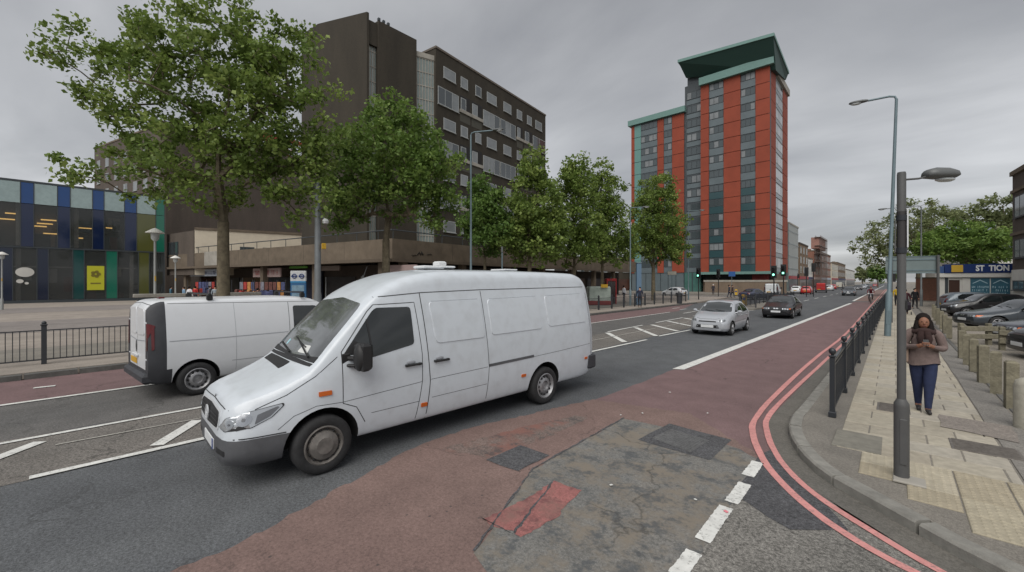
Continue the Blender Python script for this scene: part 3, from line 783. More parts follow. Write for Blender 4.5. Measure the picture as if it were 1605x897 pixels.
    sk.patch(MB(), chaikin([(-.47, 1.40), (-.41, 1.40), (-.41, 1.47), (-.47, 1.47)], 1), 'F', .007, 0).build('tax_disc', mat('paper_disc', S(150, 190, 200), .6), ws)
    sk.patch(MB(), [(.45, 1.37), (.12, 1.36), (.16, 1.45), (.40, 1.46)], 'F', .0065, .02).build('dashboard_paper', mat('paper', S(205, 206, 204), .7), ws)
    # bonnet vent, bonnet and door gaps
    sk.patch(MB(), [(2.16, .20), (2.14, -.72), (2.24, -.70), (2.30, .20)], 'T', .004, .03).build('bonnet_vent', M_blk, root)
    sm = MB()
    for md in 'RL':
        sk.line(sm, [(2.50, .64), (2.34, .76), (2.10, .83), (1.79, .815), (.70, .875), (.66, .88)], md, .006)
        sk.line(sm, [(1.79, 1.42), (1.79, .80), (1.62, .72), (1.50, .5)], md, .010)
        sk.line(sm, [(1.79, 1.42), (1.42, 1.90), (1.33, 1.985), (.73, 2.0), (.66, 1.27), (.66, .9), (.75, .36)], md, .010)
        sk.line(sm, [(.63, 2.13), (.53, .87), (.58, .33)], md, .013)
        sk.line(sm, [(-.51, 2.14), (-.60, .9), (-.56, .33)], md, .010)
        sk.line(sm, [(1.30, 2.085), (.6, 2.135), (-.5, 2.16), (-3.36, 2.18)], md, .012)
        sk.line(sm, [(.52, .885), (-.57, .905)], md, .006); sk.line(sm, [(-1.68, .93), (-2.4, .95), (-3.45, .985)], md, .006)
        sk.line(sm, [(1.42, .60), (.70, .605)], md, .006); sk.line(sm, [(.5, .62), (-.56, .63)], md, .006)
        sk.line(sm, [(-3.43, 2.05), (-3.50, 1.2), (-3.50, .45)], md, .010)
        sk.line(sm, [(2.70, .885), (2.40, 1.0), (2.10, 1.17), (1.84, 1.37)], md, .008); sk.line(sm, [(2.90, .60), (2.6, .60), (2.42, .60)], md, .012, .005)
    sk.line(sm, [(-.66, .885), (-.5, .90), (0, .915), (.5, .90), (.66, .885)], 'F', .007)
    sm.build('panel_gap_and_crease', M_seam, root, smooth=0)  # shut gaps, plus body folds whose shade is painted as dark lines
    for md in 'RL': sk.line(MB(), [(-.60, .925), (-1.68, .945)], md, .045, .006).build('sliding_door_rail', M_trim, root)
    for poly in ([(.50, 2.0), (-.48, 2.01), (-.53, 1.39), (.42, 1.39)], [(-.63, 2.0), (-1.88, 2.02), (-1.93, 1.42), (-.67, 1.41)], [(-2.06, 2.02), (-3.26, 2.04), (-3.34, 1.45), (-2.12, 1.44)]):
        for md in 'RL': sk.patch(MB(), poly, md, .003, .07, edge=.011, rings=(1, .94, .6, .3)).build('pressed_panel', M_white_van, root, smooth=50)
        for md in 'RL': sk.line(MB(), [(poly[0][0] - .05, poly[0][1] + .004), (poly[1][0] + .05, poly[1][1] + .004)], md, .006, .004).build('panel_gap_and_crease', M_seamw, root, smooth=0)  # thin grey ribbon paints shade on the pressed panel's upper edge
    # lamps, grille, badge, plate
    for md in 'XY':
        pl_ = [(-1.72, .70), (-1.60, .815), (-1.36, .875), (-1.09, .925), (-1.08, .90), (-1.17, .79), (-1.33, .705), (-1.60, .672)]
        h = sk.patch(MB(), pl_, md, .006, .015, rings=(1, .9, .7, .4)).build('headlight', M_blk, root)
        cu0, cz0 = -1.40, .785
        sk.patch(MB(), [(cu0 + (a_ - cu0) * .955, cz0 + (b_ - cz0) * .93) for a_, b_ in pl_], md, .011, .015, rings=(1, .9, .7, .4)).build('lamp_lens', M_lamp, h)
        sk.patch(MB(), [(-1.30, .83), (-1.14, .895), (-1.12, .885), (-1.19, .80), (-1.31, .735)], md, .0145, .01).build('lamp_corner', M_lampd, h)
        for cu, cz_, r_ in ((-1.545, .748, .052), (-1.41, .79, .072)):
            sk.patch(MB(), [(cu + r_ * math.cos(k * math.pi / 6), cz_ + r_ * .9 * math.sin(k * math.pi / 6)) for k in range(12)], md, .0150, 0).build('lamp_bowl', M_chrome, h)
            sk.patch(MB(), [(cu + .28 * r_ * math.cos(k * math.pi / 4), cz_ + r_ * .26 * math.sin(k * math.pi / 4)) for k in range(8)], md, .019, 0).build('lamp_bulb', M_lampd, h)
    gr = sk.patch(MB(), [(.52, .655), (.56, .80), (.50, .87), (0, .895), (-.50, .87), (-.56, .80), (-.52, .655), (0, .625)], 'F', .006, .03).build('grille', mat('grille_surround', S(196, 199, 203), .4, coat=.3), root)
    gi = sk.patch(MB(), [(.48, .675), (.515, .79), (.47, .84), (0, .865), (-.47, .84), (-.515, .79), (-.48, .675), (0, .648)], 'F', .011, .03).build('grille_mesh', M_blk, root)
    gs = MB()
    for z in (.70, .745, .79):
        sk.line(gs, [(.45, z), (.2, z - .006), (0, z - .01), (-.2, z - .006), (-.45, z)], 'F', .014, .016)
    gs.build('grille_bar', mat('grille_bar', S(52, 53, 56), .4), gr)
    l, n = sk.hit(0, .75, 'F'); l = l + n * .028
    em = MB()
    ringp = [(l.x, l.y + .078 * math.cos(a), l.z + .078 * math.sin(a)) for a in np.linspace(0, 2 * math.pi, 25)]
    em.tube(ringp, .0095, 6, cap=False)
    for a in (90, 210, 330): em.tube([l, (l.x, l.y + .075 * math.cos(R(a)), l.z + .075 * math.sin(R(a)))], [.013, .004], 5)
    em.build('badge', mat('bright_badge', S(206, 208, 210), .3, .4), root)
    l, n = sk.hit(0, .925, 'F'); MB().ball(l, .032, 10, (.3, 1, .8)).build('bonnet_emblem', M_chrome, root)
    lo, n = sk.hit(.14, .46, 'F')
    MB().box((lo.x + .012, 0.12, .47), (.014, .52, .115), b=.004).build('number_plate', M_plate_w, root)
    MB().box((lo.x + .020, 0.355, .47), (.006, .045, .113)).build('number_plate_band', M_plate_b, root)
    for sg in (1, -1): sk.patch(MB(), [(sg * .45, .40), (sg * .72, .41), (sg * .72, .47), (sg * .45, .46)], 'F', .004, .02).build('bumper_opening', M_blk, fb)
    for (x, z, w, h) in ((2.00, .96, .15, .055), (.625, .54, .10, .055), (-1.42, .63, .11, .05), (-3.30, .70, .10, .045)):
        for md in 'RL': sk.patch(MB(), [(x - w / 2, z - h / 2), (x + w / 2, z - h / 2), (x + w / 2, z + h / 2), (x - w / 2, z + h / 2)], md, .014, .01).build('indicator', M_amber, root)
    # handles, mirrors, aerial, roof vents
    for sg in (-1, 1):
        for (x0, x1) in ((.95, .68), (.48, .20)):
            y = sg * .966; h = MB(); h.box(((x0 + x1) / 2, y + sg * .028, 1.14), (.26, .026, .035), b=.01); h.box((x0 - .03, y + sg * .01, 1.14), (.03, .04, .03)); h.box((x1 + .03, y + sg * .01, 1.14), (.03, .04, .03))
            h.build('door_handle', M_blk, root)
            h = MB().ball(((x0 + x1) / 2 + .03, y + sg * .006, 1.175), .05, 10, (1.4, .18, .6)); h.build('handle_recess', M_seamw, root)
        m = MB(); y = sg * 1.07
        m.box((1.60, y + sg * .03, 1.36), (.12, .20, .34), b=.03, rz=sg * .15); m.ball((1.645, y + sg * .03, 1.36), .15, 12, (.42, .72, 1.15))
        m.tube([(1.72, sg * .90, 1.34), (1.66, y - sg * .05, 1.34)], .03, 8); m.tube([(1.75, sg * .90, 1.25), (1.66, y - sg * .05, 1.25)], .022, 8)
        m.box((1.74, sg * .925, 1.30), (.10, .03, .20), b=.012)
        mr = m.build('door_mirror', M_blk, root)
        MB().box((1.525, y + sg * .03, 1.37), (.006, .16, .28), rz=sg * .15).build('mirror_glass', M_glass, mr)
    a = MB().tube([(.80, -.62, 2.36), (.72, -.64, 2.55)], [.008, .003], 6); a.lathe([(.035, 2.33), (.022, 2.37), (.008, 2.40)], 8, (.80, -.62, 0)); a.build('aerial', M_blk, root)
    v = MB().box((-.05, .05, 2.535), (.40, .34, .05), b=.015); v.box((-.32, .05, 2.545), (.30, .36, .035), b=.015); v.box((-.30, .0, 2.60), (.14, .20, .09), b=.02); v.build('roof_vent', M_plate_w, root)
    MB().box((-.30, -.105, 2.60), (.05, .012, .05)).build('roof_vent_hole', M_blk, root)
    v = MB().box((-1.85, .0, 2.525), (.34, .42, .03), b=.01); v.build('roof_hatch', M_plate_w, root)
    b = MB()
    b.box((-3.60, 0, .53), (.14, 1.84, .22), b=.05)
    for sg in (1, -1): b.box((-3.52, sg * .93, .60), (.24, .08, .30), b=.03)
    b.build('rear_bumper', M_trimd, root)
    for sg in (1, -1):
        sk.patch(MB(), [(sg * .76, .95), (sg * .88, .95), (sg * .88, 1.35), (sg * .76, 1.35)], 'B', .006, .02).build('tail_light', M_redl, root)
    put_wheels(root, 2.012, -2.012, 1.72, .345, .225, 'van_front', 'van')
    return root

# ---------------------------------------------------------------- low panel van (white, grey corner pods) seen from behind
def make_low_van(paint_m):
    root = empty('panel_van'); D = []
    def s(x, *a, **k): D.append((x, sec(*a, **k)))
    s(2.42, .36, .42, .60, .42, .66, .46, .50)
    s(2.38, .28, .66, .78, .62, .84, .70, .6)
    s(2.25, .26, .80, .92, .74, 1.0, .84, .7)
    s(1.95, .28, .87, 1.02, .82, 1.12, .92, .8)
    s(1.70, .28, .88, 1.14, .85, 1.22, .935, .9, crown=.5, wt=.75)
    s(1.25, .28, .88, 1.50, .80, 1.60, .945, 1.08, crown=.5, wt=.78)
    s(0.92, .28, .88, 1.74, .76, 1.84, .95, 1.12, crown=.5, wt=.8)
    s(0.60, .28, .88, 1.82, .76, 1.92, .95, 1.12, crown=.6, wt=.75)
    s(0.0, .28, .88, 1.85, .77, 1.95, .95, 1.12, crown=.6, wt=.72)
    s(-1.7, .28, .88, 1.86, .78, 1.95, .95, 1.12, crown=.6, wt=.72)
    s(-2.14, .30, .88, 1.85, .78, 1.93, .95, 1.12, crown=.6, wt=.72)
    s(-2.28, .32, .86, 1.80, .76, 1.88, .93, 1.10, crown=.6, wt=.72)
    s(-2.36, .36, .84, 1.72, .74, 1.78, .905, 1.08, crown=.6, wt=.72)
    body0 = loft(D, 4).mesh('body', [paint_m, M_arch], 35); sk = Skin(body0); cut = []
    for x in (1.50, -1.60):
        for sg in (-1, 1):
            m = MB().lathe([(.001, -.3), (.40, -.3), (.40, .3), (.001, .3)], 32, axis='Y', c=(x, sg * .90, .335)).mesh('c', [paint_m, M_arch], 0)
            m.polygons.foreach_set('material_index', [1] * len(m.polygons)); cut.append(m)
    me = apply_bool(body0, cut)
    # grey rear corner pods and bumper
    pr = lambda c: (c.x < -2.09 and abs(c.y) > .70 and c.z < 1.90 and c.z > .6) or (c.x < -2.005 and c.z < .6)
    rest, pod = split_mesh(me, [((-2.09, 0, 0), (1, 0, 0)), ((-2.005, 0, 0), (1, 0, 0)), ((0, .70, 0), (0, 1, 0)), ((0, -.70, 0), (0, 1, 0)), ((0, 0, .6), (0, 0, 1)), ((0, 0, 1.90), (0, 0, 1))], pr)
    pod.materials[0] = M_trimd
    link('body', shade(rest, 30), root); pd = link('rear_corner_trim', shade(pod, 30), root)
    def mirrored(name, poly, m, eps=.004, edge=None, r_=.05):
        for md in 'RL': sk.patch(MB(), poly, md, eps, r_, edge).build(name, m, root, smooth=30)
    mirrored('side_window', [(1.32, 1.18), (.98, 1.60), (.85, 1.70), (.30, 1.72), (.28, 1.14)], M_glass)
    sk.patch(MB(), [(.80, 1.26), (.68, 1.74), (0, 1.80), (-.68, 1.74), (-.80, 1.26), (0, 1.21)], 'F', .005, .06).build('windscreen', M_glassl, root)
    sm = MB(); sw = MB()
    for md in 'RL':
        sk.line(sm, [(.20, 1.82), (.18, .9), (.20, .36)], md, .010); sk.line(sw, [(-.93, 1.84), (-.92, 1.15), (-.92, .40)], md, .007)
        sk.line(sm, [(1.40, 1.12), (1.36, .6), (1.2, .4)], md, .010)
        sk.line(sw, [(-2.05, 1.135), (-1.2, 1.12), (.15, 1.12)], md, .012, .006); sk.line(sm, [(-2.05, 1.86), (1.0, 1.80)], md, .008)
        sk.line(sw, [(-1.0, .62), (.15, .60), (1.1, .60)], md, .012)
    sk.line(sm, [(0, 1.85), (0, 1.0), (0, .5)], 'B', .010)
    for yy in (.69, -.69): sk.line(sm, [(yy, 1.84), (yy, .55)], 'B', .010)
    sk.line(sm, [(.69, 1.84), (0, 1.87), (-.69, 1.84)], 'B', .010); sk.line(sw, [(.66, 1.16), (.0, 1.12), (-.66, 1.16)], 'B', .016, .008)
    sm.build('panel_gap_and_crease', M_seam, root, smooth=0); sw.build('panel_crease_shade', M_seamw, root, smooth=0)
    for sg in (1, -1):
        sk.patch(MB(), [(sg * .06, 1.24), (sg * .62, 1.26), (sg * .60, 1.76), (sg * .06, 1.79)], 'B', .003, .06, edge=.012).build('door_panel', paint_m, root, smooth=50)
        sk.patch(MB(), [(sg * .80, 1.50), (sg * .79, .98), (sg * .865, .98), (sg * .865, 1.45)], 'B', .010, .03).build('tail_light', M_redl, root)
        for md in ('L' if sg > 0 else 'R'):
            sk.patch(MB(), [(-2.31, 1.48), (-2.31, .98), (-2.27, 1.0), (-2.26, 1.4)], md, .008, .03).build('tail_light', M_redl, root)
        for z in (1.50, .80): MB().box((-2.335, sg * .74, z), (.06, .10, .05), b=.015).build('door_hinge', paint_m, root)
        m = MB().box((1.12, sg * 1.05, 1.26), (.11, .20, .28), b=.04); m.tube([(1.14, sg * .88, 1.16), (1.12, sg * 1.0, 1.18)], .03, 6); m.build('door_mirror', M_blk, root)
        MB().box((.42, sg * .962, 1.0), (.18, .03, .035), b=.01).build('door_handle', M_blk, root)
        sk.patch(MB(), [(sg * .50, .74), (sg * .74, .90), (sg * .84, .92), (sg * .80, .74)], 'F', .006, .03).build('headlight', M_lamp, root)
        l, n = sk.hit(sg * .35, .68, 'B')
    b = MB().box((-2.36, 0, .44), (.16, 1.72, .20), b=.05); b.build('rear_bumper', M_trimd, root)
    l, n = sk.hit(.28, .74, 'B'); pl = MB().box((l.x - .008, .30, .70), (.012, .50, .11), b=.003).build('number_plate', M_plate_y, root)
    MB().box((l.x - .02, .12, .82), (.03, .44, .05), b=.01).build('plate_lamp_bar', paint_m, root)
    l, n = sk.hit(.06, 1.0, 'B'); MB().ball((l.x, .10, 1.0), .09, 12, (.12, .55, 1.5)).build('lock_badge', M_blk, root)
    MB().box((-2.0, 0, 1.955), (.10, .16, .035), b=.01).build('brake_light', M_redl, root)
    for x in (-1.35, .55):
        r_ = MB(); r_.tube([(x, -.80, 2.03), (x, .80, 2.03)], .022, 6)
        for sg in (1, -1): r_.box((x, sg * .74, 1.96), (.10, .07, .12), b=.02)
        r_.build('roof_bar', M_blk, root)
    put_wheels(root, 1.50, -1.60, 1.70, .33, .215, 'van', 'van')
    return root

# ---------------------------------------------------------------- cars
def make_car(kind, paint_m):
    root = empty('parked_car'); D = []
    def s(x, *a, **k): D.append((x, sec(*a, **k)))
    if kind == 'hatch':
        xf, xr, tr, r, wst = 1.22, -1.22, 1.43, .29, 'alloy'
        s(1.94, .34, .30, .50, .36, .54, .40, .45); s(1.90, .22, .55, .60, .52, .66, .60, .50); s(1.78, .18, .68, .68, .60, .76, .72, .55)
        s(1.45, .17, .74, .78, .68, .87, .79, .62); s(1.05, .17, .76, .86, .73, .95, .815, .70, crown=.5, wt=.75)
        s(.78, .17, .76, .96, .71, 1.02, .82, .80, crown=.5, wt=.78); s(.42, .17, .76, 1.20, .64, 1.27, .825, .86, crown=.5, wt=.8)
        s(.10, .17, .76, 1.34, .59, 1.41, .825, .88, crown=.55, wt=.8); s(-.35, .17, .76, 1.37, .58, 1.435, .825, .89, crown=.55, wt=.8)
        s(-1.1, .18, .76, 1.34, .56, 1.40, .82, .92, crown=.55, wt=.8); s(-1.50, .20, .74, 1.20, .56, 1.27, .80, .93, crown=.5, wt=.8)
        s(-1.74, .24, .70, .98, .60, 1.04, .76, .84, crown=.5, wt=.8); s(-1.86, .30, .60, .78, .56, .82, .68, .62); s(-1.90, .36, .5, .66, .48, .7, .58, .5)
        side = [[(.70, .93), (.32, 1.17), (.10, 1.28), (-.30, 1.31), (-.32, .93)], [(-.40, .93), (-.38, 1.31), (-.95, 1.29), (-1.18, 1.16), (-1.20, .96)]]
        wsp = [(.66, .97), (.55, 1.32), (0, 1.37), (-.55, 1.32), (-.66, .97), (0, .96)]; rw = [(.52, 1.02), (.46, 1.25), (0, 1.29), (-.46, 1.25), (-.52, 1.02)]
        gap = [[(.80, .90), (.84, .55), (.76, .28)], [(-.34, .92), (-.34, .26)], [(-1.22, .95), (-1.0, .60), (-.86, .30)], [(1.3, .58), (.84, .57), (-.9, .60)]]
        hl = [(.40, .585), (.50, .70), (.66, .745), (.70, .64), (.60, .585)]; gri = [(.36, .575), (-.36, .575), (-.34, .625), (.34, .625)]; low = [(.46, .33), (-.46, .33), (-.42, .46), (.42, .46)]
        mir = (.62, .93); pl = .40; tl = [(.60, .70), (.72, .72), (.72, .96), (.58, 1.0)]
    else:
        xf, xr, tr, r, wst = 1.40, -1.30, 1.44, .305, 'alloy'
        s(2.20, .36, .40, .50, .46, .53, .52, .46); s(2.17, .24, .62, .60, .60, .64, .68, .5); s(2.08, .19, .70, .66, .66, .70, .76, .55)
        s(1.60, .18, .74, .74, .72, .80, .83, .62); s(1.10, .18, .76, .83, .74, .89, .845, .70, crown=.5, wt=.78)
        s(.72, .18, .77, .93, .73, .98, .85, .82, crown=.5, wt=.8); s(.34, .18, .77, 1.16, .65, 1.22, .85, .87, crown=.5, wt=.8)
        s(.02, .18, .77, 1.29, .60, 1.355, .85, .88, crown=.55, wt=.8); s(-.45, .18, .77, 1.32, .59, 1.385, .85, .89, crown=.55, wt=.8)
        s(-.95, .18, .77, 1.26, .59, 1.32, .85, .90, crown=.55, wt=.8); s(-1.40, .19, .77, 1.04, .66, 1.09, .845, .90, crown=.5, wt=.8)
        s(-1.60, .20, .76, .95, .70, 1.0, .84, .86, crown=.5, wt=.8); s(-2.05, .24, .73, .88, .68, .94, .80, .78); s(-2.18, .30, .66, .78, .62, .84, .74, .65); s(-2.22, .36, .6, .68, .56, .72, .66, .55)
        side = [[(.66, .93), (.28, 1.13), (.06, 1.235), (-.32, 1.265), (-.33, .93)], [(-.40, .93), (-.39, 1.265), (-.85, 1.225), (-1.18, 1.04), (-1.16, .94)]]
        wsp = [(.66, .95), (.56, 1.28), (0, 1.325), (-.56, 1.28), (-.66, .95), (0, .94)]; rw = [(.62, 1.02), (.54, 1.24), (0, 1.28), (-.54, 1.24), (-.62, 1.02)]
        gap = [[(.76, .90), (.80, .55), (.74, .28)], [(-.36, .92), (-.36, .26)], [(-1.2, .93), (-1.06, .62), (-.92, .30)], [(2.0, .52), (.84, .54), (-2.0, .56)]]
        hl = [(.34, .565), (.34, .655), (.64, .655), (.68, .60), (.66, .565)]; gri = [(.26, .565), (-.26, .565), (-.24, .66), (.24, .66)]; low = [(.52, .30), (-.52, .30), (-.50, .38), (.50, .38)]
        mir = (.58, .93); pl = .44; tl = [(.42, .72), (.70, .72), (.70, .88), (.42, .88)]
    body0 = loft(D, 4).mesh('body', [paint_m, M_arch], 35); sk = Skin(body0); cut = []
    for x in (xf, xr):
        for sg in (-1, 1):
            m = MB().lathe([(.001, -.25), (r + .055, -.25), (r + .055, .25), (.001, .25)], 28, axis='Y', c=(x, sg * .82, r + .01)).mesh('c', [paint_m, M_arch], 0)
            m.polygons.foreach_set('material_index', [1] * len(m.polygons)); cut.append(m)
    me = apply_bool(body0, cut)
    link('body', shade(me, 30), root)
    for p in side:
        for md in 'RL': sk.patch(MB(), p, md, .004, .03).build('side_window', M_glass, root, smooth=30)
    sk.patch(MB(), wsp, 'F', .005, .05, rings=(1, .85, .65, .4, .2)).build('windscreen', M_glassc, root)
    sk.patch(MB(), rw, 'B', .005, .05).build('rear_window', M_glass, root)
    g = MB()
    for ln in gap:
        for md in 'RL': sk.line(g, ln, md, .010)
    sk.line(g, [(.62, .76), (.3, .70 if kind == 'hatch' else .68), (-.3, .70 if kind == 'hatch' else .68), (-.62, .76)], 'F', .010); g.build('panel_gap_and_crease', M_seam, root, smooth=0)
    for sg in (1, -1):
        h = sk.patch(MB(), [(sg * y, z) for y, z in hl], 'F', .006, .02).build('headlight', M_lamp, root)
        cx_ = sg * (.50 if kind != 'hatch' else .56)
        for k_, c_ in enumerate((cx_ - sg * .07, cx_ + sg * .06)):
            sk.patch(MB(), [(c_ + .042 * math.cos(k * math.pi / 5), .615 + (.03 if kind == 'hatch' else 0) + .042 * math.sin(k * math.pi / 5)) for k in range(10)], 'F', .010, 0).build('lamp_bowl', M_lampd, h)
        if kind != 'hatch': sk.patch(MB(), [(sg * .68, .57), (sg * .75, .58), (sg * .75, .65), (sg * .67, .655)], 'F', .006, .01).build('indicator', M_amber, root)
        sk.patch(MB(), [(sg * y, z) for y, z in tl], 'B', .006, .02).build('tail_light', M_redl, root)
        m = MB().ball((mir[0], sg * .93, mir[1] + .05), .11, 10, (.75, .95, .62)); m.tube([(mir[0] + .02, sg * .76, mir[1]), (mir[0], sg * .9, mir[1] + .03)], .028, 6); m.build('door_mirror', paint_m if kind == 'hatch' else M_blk, root)
        for x in (-.12, -.95): MB().box((x, sg * .835, .80), (.16, .03, .03), b=.01).build('door_handle', paint_m, root)
    sk.patch(MB(), gri, 'F', .006, .02).build('grille', M_blk, root)
    if kind != 'hatch':
        for sg in (1, -1): sk.patch(MB(), [(sg * .02, .58), (sg * .12, .58), (sg * .12, .65), (sg * .02, .65)], 'F', .011, .02).build('grille_kidney', M_chrome, root)
    sk.patch(MB(), low, 'F', .005, .03).build('bumper_opening', M_blk, root)
    l, n = sk.hit(0, pl, 'F'); MB().box((l.x + .008, 0, pl), (.014, .50, .11), b=.003).build('number_plate', M_plate_w, root)
    l, n = sk.hit(0, .60, 'B'); MB().box((l.x - .008, 0, .60), (.014, .50, .11), b=.003).build('number_plate', M_plate_y, root)
    for a, b in (((.40, .985), (.0, 1.03)), ((-.05, .975), (-.42, 1.01))):
        l0, n0 = sk.hit(*a, 'F'); l1, n1 = sk.hit(*b, 'F'); MB().tube([l0 + n0 * .02, l1 + n1 * .015], .008, 5).build('wiper', M_blk, root)
    put_wheels(root, xf, xr, tr, r, .19, wst, wst)
    return root

def repaint(root, m):
    for ch in root.children:
        for i, sl in enumerate(ch.material_slots):
            if sl.material and sl.material.name.startswith('paint_'): sl.link = 'OBJECT'; sl.material = m
def place(root, x, y, rz, label, cat='car', name=None, group=None, z=0.0):
    root.location = (x, y, z); root.rotation_euler = (0, 0, rz)
    if name: root.name = name
    if 'group' in root: del root['group']
    return tag(root, label, cat, group)
FACE = -math.pi / 2                                          # nose towards -Y (coming along the road to the camera)

big = make_big_van()
# rear-right corner and wheels stand where the photograph has them
yawv = math.atan2(.20, 4.07)
mid = Vector(((-4.99 - 4.79) / 2, (2.10 + 6.17) / 2)); nrm = Vector((math.cos(yawv), -math.sin(yawv)))
cpos = mid - nrm * .965
place(big, cpos.x, cpos.y, FACE - yawv, 'white long wheelbase high roof van with grey front bumper and three-pointed badge', 'van')
low = make_low_van(M_white_van2)
place(low, -11.37, 3.40, -FACE + R(4), 'white low roof van with dark grey rear corners and yellow plate', 'van', 'panel_van')
P_silver = carpaint('paint_silver', S(178, 181, 186), .35); P_black = carpaint('paint_black', (.010, .010, .012))
P_blue = carpaint('paint_blue', S(46, 52, 72)); P_grey = carpaint('paint_grey_blue', S(92, 102, 110), .3); P_dgrey = carpaint('paint_dark_grey', S(58, 64, 70), .3)
P_red = carpaint('paint_red', S(168, 36, 34)); P_wh = carpaint('paint_white', S(200, 203, 205))
hatch = make_car('hatch', P_silver); sedan = make_car('sedan', P_black)
# ---- moving and waiting cars on the road
place(hatch, -5.80, 20.45, FACE, 'small silver hatchback driving between the long white van and black saloon', 'car', 'moving_car')
place(sedan, -5.32, 31.9, FACE, 'black saloon with twin round headlamps following the silver hatchback', 'car', 'moving_car')
def car(src, px, py, rz, m, label, name='moving_car', xy=None, group=None):
    c = copy_tree(src); repaint(c, m); x, y = xy or gp(px, py)
    return place(c, x, y, rz, label, 'car', name, group)
# ================================================================ BUILDINGS
rb = random.Random(11)
def brickmat(name, c, c2, mortar, scale=1.0, rough=.9):
    m = bpy.data.materials.new(name); m.use_nodes = True; nt = m.node_tree; N = nt.nodes; L = nt.links; p = N['Principled BSDF']; p.inputs['Roughness'].default_value = rough
    g = N.new('ShaderNodeNewGeometry'); sp = N.new('ShaderNodeSeparateXYZ'); L.new(g.outputs['Position'], sp.inputs[0])
    ad = N.new('ShaderNodeMath'); ad.operation = 'ADD'; L.new(sp.outputs[0], ad.inputs[0]); L.new(sp.outputs[1], ad.inputs[1])
    cb = N.new('ShaderNodeCombineXYZ'); L.new(ad.outputs[0], cb.inputs[0]); L.new(sp.outputs[2], cb.inputs[1])
    b = N.new('ShaderNodeTexBrick'); b.inputs['Scale'].default_value = 4.0 * scale; b.inputs['Mortar Size'].default_value = .03
    b.inputs['Color1'].default_value = (*c, 1); b.inputs['Color2'].default_value = (*c2, 1); b.inputs['Mortar'].default_value = (*mortar, 1); L.new(cb.outputs[0], b.inputs[0])
    mpv = N.new('ShaderNodeMapping'); mpv.inputs['Scale'].default_value = (1, 1, .22); L.new(g.outputs['Position'], mpv.inputs[0])      # rain streaks run down the wall
    n = N.new('ShaderNodeTexNoise'); n.inputs['Scale'].default_value = .7; n.inputs['Detail'].default_value = 9; n.inputs['Roughness'].default_value = .65; L.new(mpv.outputs[0], n.inputs[0])
    mr = N.new('ShaderNodeMapRange'); mr.inputs[1].default_value = .3; mr.inputs[2].default_value = .7; mr.inputs[3].default_value = .75; mr.inputs[4].default_value = 1.2; L.new(n.outputs[0], mr.inputs[0])
    mm = N.new('ShaderNodeMix'); mm.data_type = 'RGBA'; mm.blend_type = 'MULTIPLY'; mm.inputs[0].default_value = 1; L.new(b.outputs[0], mm.inputs[6]); L.new(mr.outputs[0], mm.inputs[7])
    L.new(mm.outputs[2], p.inputs['Base Color']); return m
B_dark = brickmat('dark_brown_brick', S(56, 50, 41), S(48, 43, 35), S(60, 55, 46))
B_brown = brickmat('brown_brick', S(84, 75, 68), S(76, 67, 60), S(92, 84, 77))
B_red = brickmat('red_brick', S(136, 84, 66), S(118, 72, 58), S(138, 118, 104))
B_yel = brickmat('stock_brick', S(122, 98, 74), S(104, 84, 64), S(124, 110, 94))
B_conc = mat('board_concrete', S(104, 93, 80), .9, var=.16, vscale=1.2, bump=.2, bscale=12)
B_concl = mat('pale_concrete', S(150, 146, 138), .9, var=.14, vscale=1.5)
B_cream = mat('cream_render', S(196, 186, 168), .9, var=.07, vscale=.8)
B_white = mat('white_render', S(202, 200, 194), .9, var=.08, vscale=.8)
B_frame = mat('white_window_frame', S(158, 161, 161), .6)
B_dframe = mat('dark_window_frame', S(60, 66, 70), .5)
B_glass = mat('window_glass', (.05, .06, .065), .06, spec=.8, coat=.4)
B_net = mat('net_curtain', S(118, 122, 124), .35, var=.15, vscale=1.0, coat=.5)
B_roof = mat('roof_felt', S(84, 84, 84), .9, var=.15)
B_orange = mat('terracotta_panel', S(136, 62, 42), .75, var=.08, vscale=.6)
B_slate = mat('grey_spandrel', S(92, 102, 106), .35, var=.08, vscale=.5, coat=.3)
B_teal = mat('dark_teal_spandrel', S(46, 72, 76), .3, coat=.4)
B_green = mat('patina_green_metal', S(104, 136, 130), .5, .1, var=.06)
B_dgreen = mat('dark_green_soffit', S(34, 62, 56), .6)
B_tglass = mat('tinted_window', (.06, .075, .08), .05, spec=.9, coat=.5)
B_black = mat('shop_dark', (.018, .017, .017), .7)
class Face:
    """a vertical wall plane from a to b (ground points); u runs along it, n points out (right of a->b)"""
    def __init__(s, a, b):
        s.a = Vector((a[0], a[1], 0)); t = Vector((b[0] - a[0], b[1] - a[1], 0)); s.L = t.length; s.t = t.normalized(); s.n = Vector((s.t.y, -s.t.x, 0)); s.ang = math.atan2(s.t.y, s.t.x)
    def p(s, u, z, o=0.0): return s.a + s.t * u + s.n * o + Vector((0, 0, z))
    def ucol(s, px):                                         # where the picture column px meets this wall
        k = (px - CXP) / FPX; dx, dy = -SA + CA * k, CA + SA * k
        det = dx * (-s.t.y) - dy * (-s.t.x); d = (s.a.x * (-s.t.y) - s.a.y * (-s.t.x)) / det
        return ((d * dx - s.a.x) * s.t.x + (d * dy - s.a.y) * s.t.y), d
